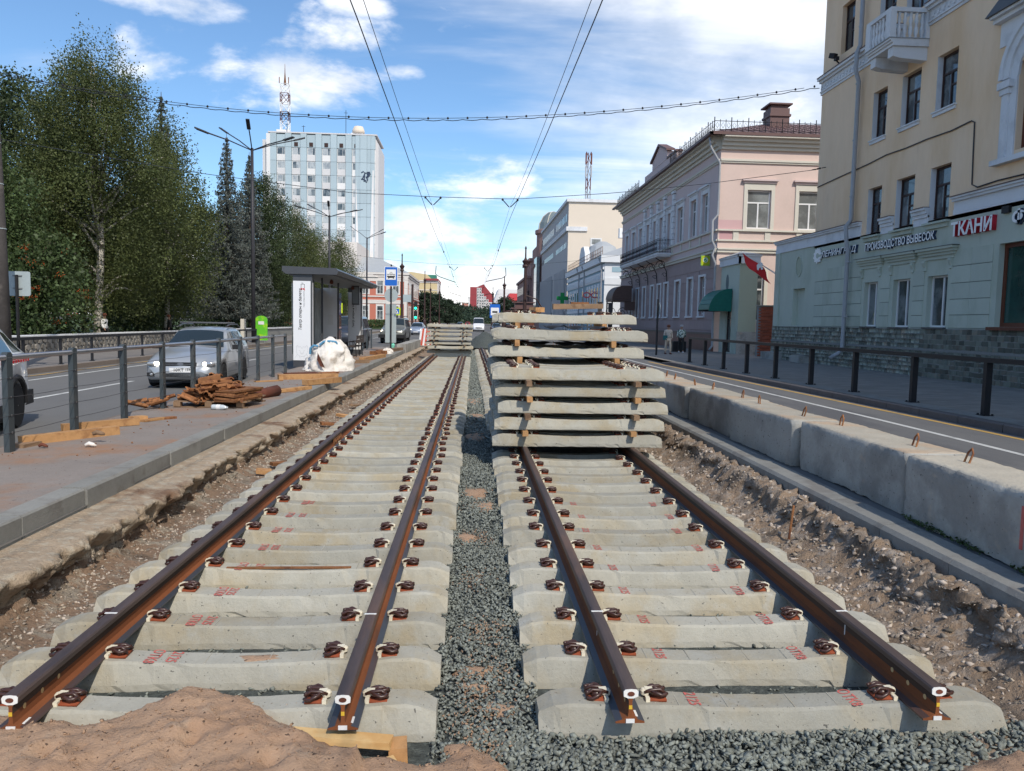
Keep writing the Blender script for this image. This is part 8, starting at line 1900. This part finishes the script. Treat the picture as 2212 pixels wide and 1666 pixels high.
stV = [(0, .3, .7, .8, .8, .8, .6), (.15, .25, .9, 1.0, .95, .95, .75), (.9, .25, 1.2, 1.3, .98, .96, .85), (1.5, .25, 1.25, 2.1, .98, .96, .82), (2.0, .25, 1.3, 2.35, .98, .96, .82), (4.9, .25, 1.3, 2.35, .98, .96, .82), (5.1, .4, 1.2, 1.4, .95, .95, .8)]
wn, _, _ = make_car('white_van', 5.1, stV, 'car_white', 'car_glass', 'white van in the middle distance beyond the gravel heap', 'van', (1.45, 131, 0), 0, [(.9, .86), (4.1, .86)], .33, [(1.2, 1.6, 2.1, 2.1, .05, .8)], [('windscreen', .95, 1.75, .86, .78)], width=.92)
cpart(wn, 'grille', 'black_plastic', (-.55, .55, .0, .12, .55, .72))
# queue of small far cars as separate simple cars
for i, (x, y, pm2, lab) in enumerate([(4.7, 138, 'car_dark', 'dark car right of the white van'), (-2.5, 190, 'car_dark', 'far dark car left of the white van'), (7.2, 150, 'car_grey', 'far grey car on the right lane'), (-.8, 240, 'flag_red', 'far red car in the middle of the road'), (3.4, 230, 'car_blue', 'far bluish car on the road')]):
    if pm2 not in ('flag_red',): pass
    c, _, _ = make_car('distant_car', 4.3, stL, pm2, 'car_glass', lab, 'car', (x, y, 0), 0, [(.8, .77), (3.3, .77)], .3, [(1.75, 2.15, 3.5, 3.3, .08, .84)], [('windscreen', 1.42, 2.05, .7, .55)], width=.84)
    for s_ in (-1, 1): lamp_blob(c, s_*.64, .10, .66, .12, .05, .06, 'lamp_on' if i in (1, 4) else 'lamp_glass', 'headlamp')
# ------------------------------------------------------------------ people
def skin(nm_, pts, edges, rad, m, par, lv=2):
    me = bpy.data.meshes.new(nm_); me.from_pydata(pts, edges, []); o = bpy.data.objects.new(nm_, me); col.objects.link(o)
    md = o.modifiers.new('s', 'SKIN'); md.use_smooth_shade = True
    for i, r0_ in enumerate(rad): me.skin_vertices[0].data[i].radius = (r0_, r0_*.8) if not isinstance(r0_, tuple) else r0_
    me.skin_vertices[0].data[0].use_root = True
    sb = o.modifiers.new('u', 'SUBSURF'); sb.levels = sb.render_levels = lv
    dg = bpy.context.evaluated_depsgraph_get(); dg.update(); nm2 = bpy.data.meshes.new_from_object(o.evaluated_get(dg)); bpy.data.objects.remove(o)
    nm2.materials.clear(); nm2.materials.append(m); nm2.name = nm_; return link(nm_, nm2, par)
def person(x, y, rz, h, lab, shirt, trousers, hat=None, bag=None, back=False, stride=.12):
    t = empty('person', (x, y, .15), lab, 'person', rz=rz); s = h/1.68
    def P(*a): return (a[0]*s, a[1]*s, a[2]*s)
    st_ = stride
    pts = [P(0, 0, .92), P(0, .01, 1.15), P(0, 0, 1.36), P(0, -.01, 1.45), P(0, -.02, 1.53), P(0, -.025, 1.62),
           P(.09, 0, .86), P(.10, -st_, .48), P(.10, -st_*1.1, .09), P(.10, -st_-.13, .04), P(-.09, 0, .86), P(-.10, st_*.6, .48), P(-.10, st_*1.3, .10), P(-.10, st_*1.3-.13, .05),
           P(.18, 0, 1.36), P(.23, .03, 1.10), P(.22, -.06, .88), P(.215, -.09, .80), P(-.18, 0, 1.36), P(-.23, .0, 1.10), P(-.22, -.10, .90), P(-.215, -.14, .82)]
    ed = [(0, 1), (1, 2), (2, 3), (3, 4), (4, 5), (0, 6), (6, 7), (7, 8), (8, 9), (0, 10), (10, 11), (11, 12), (12, 13), (2, 14), (14, 15), (15, 16), (16, 17), (2, 18), (18, 19), (19, 20), (20, 21)]
    rd = [.12, .11, .12, .05, .085, .075, .085, .055, .038, .03, .085, .055, .038, .03, .05, .038, .028, .03, .05, .038, .028, .03]
    skin('body', pts, ed, [r0_*s for r0_ in rd], M['skin'], t)
    up = [P(0, 0, .86), P(0, .01, 1.12), P(0, 0, 1.34), P(0, 0, 1.42), P(.19, 0, 1.36), P(.24, .03, 1.10), P(.23, -.05, .93), P(-.19, 0, 1.36), P(-.24, .0, 1.10), P(-.23, -.08, .94)]
    skin('shirt', up, [(0, 1), (1, 2), (2, 3), (2, 4), (4, 5), (5, 6), (2, 7), (7, 8), (8, 9)], [(.21*s, .15*s), (.18*s, .14*s), (.17*s, .12*s), .08*s, .075*s, .062*s, .056*s, .075*s, .062*s, .056*s], M[shirt], t)
    lo = [P(0, 0, .90), P(.09, 0, .84), P(.10, -st_, .48), P(.10, -st_*1.1, .12), P(-.09, 0, .84), P(-.10, st_*.6, .48), P(-.10, st_*1.3, .13)]
    skin('trousers', lo, [(0, 1), (1, 2), (2, 3), (0, 4), (4, 5), (5, 6)], [.15*s, .115*s, .085*s, .075*s, .115*s, .085*s, .075*s], M[trousers], t)
    b = MB(); b.lathe(P(0, -.02, 1.60), [(.105*s, -.03*s), (.108*s, .03*s), (.08*s, .085*s), (.02*s, .105*s)] if hat != 'hat' else [(.17*s, -.005*s), (.11*s, .02*s), (.10*s, .09*s), (.04*s, .115*s)], 12); b.build('hat' if hat == 'hat' else 'hair', M['hair_red'] if hat != 'hat' else M['hat_grey'], t, world=False, smooth=True)
    if not back:
        b = MB(); b.box(-.07*s, .07*s, -.118*s, -.098*s, 1.585*s, 1.615*s); b.build('sunglasses', M['ink'], t, world=False)
    b = MB()
    for (fx, fy) in ((.10, -st_-.06), (-.10, st_*1.3-.06)): pass
    for (fx, fy, k) in ((.10, -st_*1.1-.05, 0), (-.10, st_*1.3-.05, 1)):
        b = MB(); b.tube([P(fx, fy+.10, .045), P(fx, fy, .045), P(fx, fy-.12, .03)], [.045*s, .05*s, .035*s], 8); b.build('shoe', M['trim_white' if back else 'rust_dark'], t, world=False, smooth=True)
    if bag:
        b = MB(); b.obox(P(*bag), (.24*s, .1*s, .26*s), (0, 0, .1)); b.build('bag', M['bag_teal'], t, world=False)
M['hair_red'] = mat('auburn_hair', (.16, .055, .03), .7, .2, 20); M['hat_grey'] = mat('grey_hat', (.34, .33, .33), .8, .1)
M['bag_teal'] = mat('teal_bag', (.02, .14, .15), .6, .1)
M['shirt_beige'] = mat('beige_print_shirt', (.60, .52, .44), .85, .1, 10, c2=(.34, .3, .26), c2scale=14, thr=(.56, .62)); M['shirt_floral'] = mat('floral_shirt', (.55, .62, .56), .85, .1, 10, c2=(.03, .08, .07), c2scale=11, thr=(.5, .54)); M['beige'] = mat('beige_cloth', (.62, .50, .38), .85, .1, 8)
person(10.9, 42.0, R(8), 1.60, 'person in a patterned beige blouse and beige trousers walking this way', 'shirt_beige', 'beige', bag=(-.22, -.1, .95))
person(12.3, 44.4, R(175), 1.60, 'person in a floral blouse, dark trousers and grey hat seen from behind', 'shirt_floral', 'ink', hat='hat', bag=(.1, -.16, 1.2), back=True)
person(-17.9, 33.9+5, R(90), 1.62, 'person in a white top half hidden behind the silver car', 'sign_white', 'ink', back=True)
person(-17.3, 45.5, R(-60), 1.62, 'person with auburn hair half hidden behind the silver car roof', 'ink', 'ink')
# litter bin and dark post on the right pavement
b = MB(); b.box(12.2, 13.0, 45.8, 46.4, .15, .78); tag(b.build('litter_bin', M['black_plastic']), 'squat black litter bin behind the two walkers', 'litter bin')
t = empty('sign_post', (9.9, 40.5, 0), 'dark post with an edge-on round sign right of the big stack', 'sign')
b = MB(); b.tube([(9.9, 40.5, 0), (9.9, 40.5, 3.1)], .055, 8); b.build('post', M['fence_black'], t)
b = MB(); b.prism([(.3*math.cos(k*.4), .3*math.sin(k*.4)) for k in range(16)], 9.96, 9.975, lambda px, pz, a: (a, 40.5+px, 2.6+pz)); b.build('round_sign', M['sign_back'], t)
for (x, y, lab) in ((9.75, 58, 'left dark post by the brown canopy'), (10.9, 60, 'right dark post by the brown canopy')):
    b = MB(); b.box(x-.14, x+.14, y-.14, y+.14, .1, 3.3); b.box(x-.18, x+.18, y-.18, y+.18, 3.301, 3.4); tag(b.build('gate_post', M['lamp_pole']), lab, 'post')
# dark kiosk / red kiosk behind the stack, small tram sign
t = empty('red_kiosk', (8.2, 112, 0), 'dark red kiosk with a pagoda roof behind the big stack', 'kiosk')
b = MB(); b.box(6.2, 9.2, 111, 114, 0, 3.6); b.build('kiosk_body', M['rust_dark'], t); b = MB(); b.box(5.8, 9.6, 110.6, 114.4, 3.61, 3.8); b.box(6.4, 9.0, 111.2, 113.8, 3.81, 4.5); b.box(6.1, 9.3, 110.9, 114.1, 4.51, 4.65); b.build('kiosk_roof', M['roof_brown'], t)
t = empty('small_tram_sign', (2.9, 92, 0), 'small blue tram stop sign over the left end of the big stack', 'sign')
b = MB(); b.box(2.88, 2.94, 92, 92.06, 0, 3.9); b.build('post', M['fence_black'], t); b = MB(); b.box(2.3, 3.5, 91.9, 91.95, 2.2, 3.8); p = b.build('sign_plate', M['sign_blue'], t); b = MB(); b.box(2.42, 3.38, 91.88, 91.899, 2.5, 3.4); p2 = b.build('white_field', M['sign_white'], p); b = MB(); b.box(2.6, 3.2, 91.86, 91.879, 2.8, 3.0); b.build('tram_pictogram', M['ink'], p)
# traffic lights, crossing sign
t = empty('traffic_light', (-8.3, 118, 0), 'traffic light showing green beside the crossing sign', 'traffic light')
b = MB(); b.tube([(-8.3, 118, 0), (-8.3, 118, 4.6)], .08, 8); b.build('post', M['cast_iron'], t)
for z_ in (3.3, 1.9):
    b = MB(); b.box(-8.55, -8.05, 117.8, 118.1, z_, z_+1.2); h = b.build('signal_head', M['black_plastic'], t)
    b = MB(); b.lathe((0, 0, 0), [(.17, 0), (.15, .04), (.02, .06)], 12); o = b.build('green_lamp', M['lamp_green'], h, world=False); o.location = Vector((-8.3, 117.79, z_+.25))-t.location; o.rotation_euler = (R(90), 0, 0)
for (x, y, z_, lab) in ((-10.6, 112, 2.4, 'yellow edged pedestrian crossing sign by the traffic light'), (-14.6, 86, 2.35, 'yellow edged crossing sign half hidden by the tall ornate post')):
    t = empty('crossing_sign', (x, y, 0), lab, 'sign')
    b = MB(); b.tube([(x, y+.1, 0), (x, y+.1, z_+1.0)], .05, 6); b.build('post', M['cast_iron'], t); b = MB(); b.box(x-.55, x+.55, y-.03, y, z_, z_+1.1); p = b.build('yellow_board', M['sign_yellow'], t)
    b = MB(); b.box(x-.38, x+.38, y-.05, y-.031, z_+.17, z_+.93); p2 = b.build('blue_square', M['sign_blue'], p); b = MB(); b.prism([(x-.28, z_+.25), (x+.28, z_+.25), (x, z_+.8)], y-.06, y-.051, lambda px, pz, a: (px, a, pz)); b.build('white_triangle', M['sign_white'], p)
    b = MB(); b.box(x-.04, x+.04, y-.07, y-.061, z_+.35, z_+.6); b.box(x-.12, x-.05, y-.07, y-.061, z_+.30, z_+.34); b.build('walker_figure', M['ink'], p)
for (x, y, z_, w_, h_, lab) in [(-12.2, 150, 5.2, 1.6, 1.4, 'blank back of a direction board on the plain pole'), (-14.6, 100, 3.1, 1.4, .9, 'blank back of a sign by the terracotta building')]:
    t = empty('blank_sign', (x, y, 0), lab, 'sign'); b = MB(); b.box(x-w_/2, x+w_/2, y, y+.05, z_, z_+h_); b.build('board', M['sign_back'], t); b = MB(); b.tube([(x, y+.12, 0), (x, y+.12, z_+h_)], .06, 6); b.build('post', M['cast_iron'], t)
# weeds along the blocks
n = 500; yy_ = npr.choice([5.2, 5.9, 6.6, 6.3, 4.9], n)+npr.normal(size=n)*.1; Pn = np.stack([4.02+npr.normal(size=n)*.015, yy_, .02+np.abs(npr.normal(size=n))*.02], 1)
tag(link('weeds', np_mesh('weeds', leaf_quads(Pn, .014), np.arange(n*4).reshape(-1, 4), M['leaf_mid'], np.repeat(npr.uniform(0, 1, n), 4))), 'tiny weeds at the foot of the nearest concrete block', 'weeds', kind='stuff')
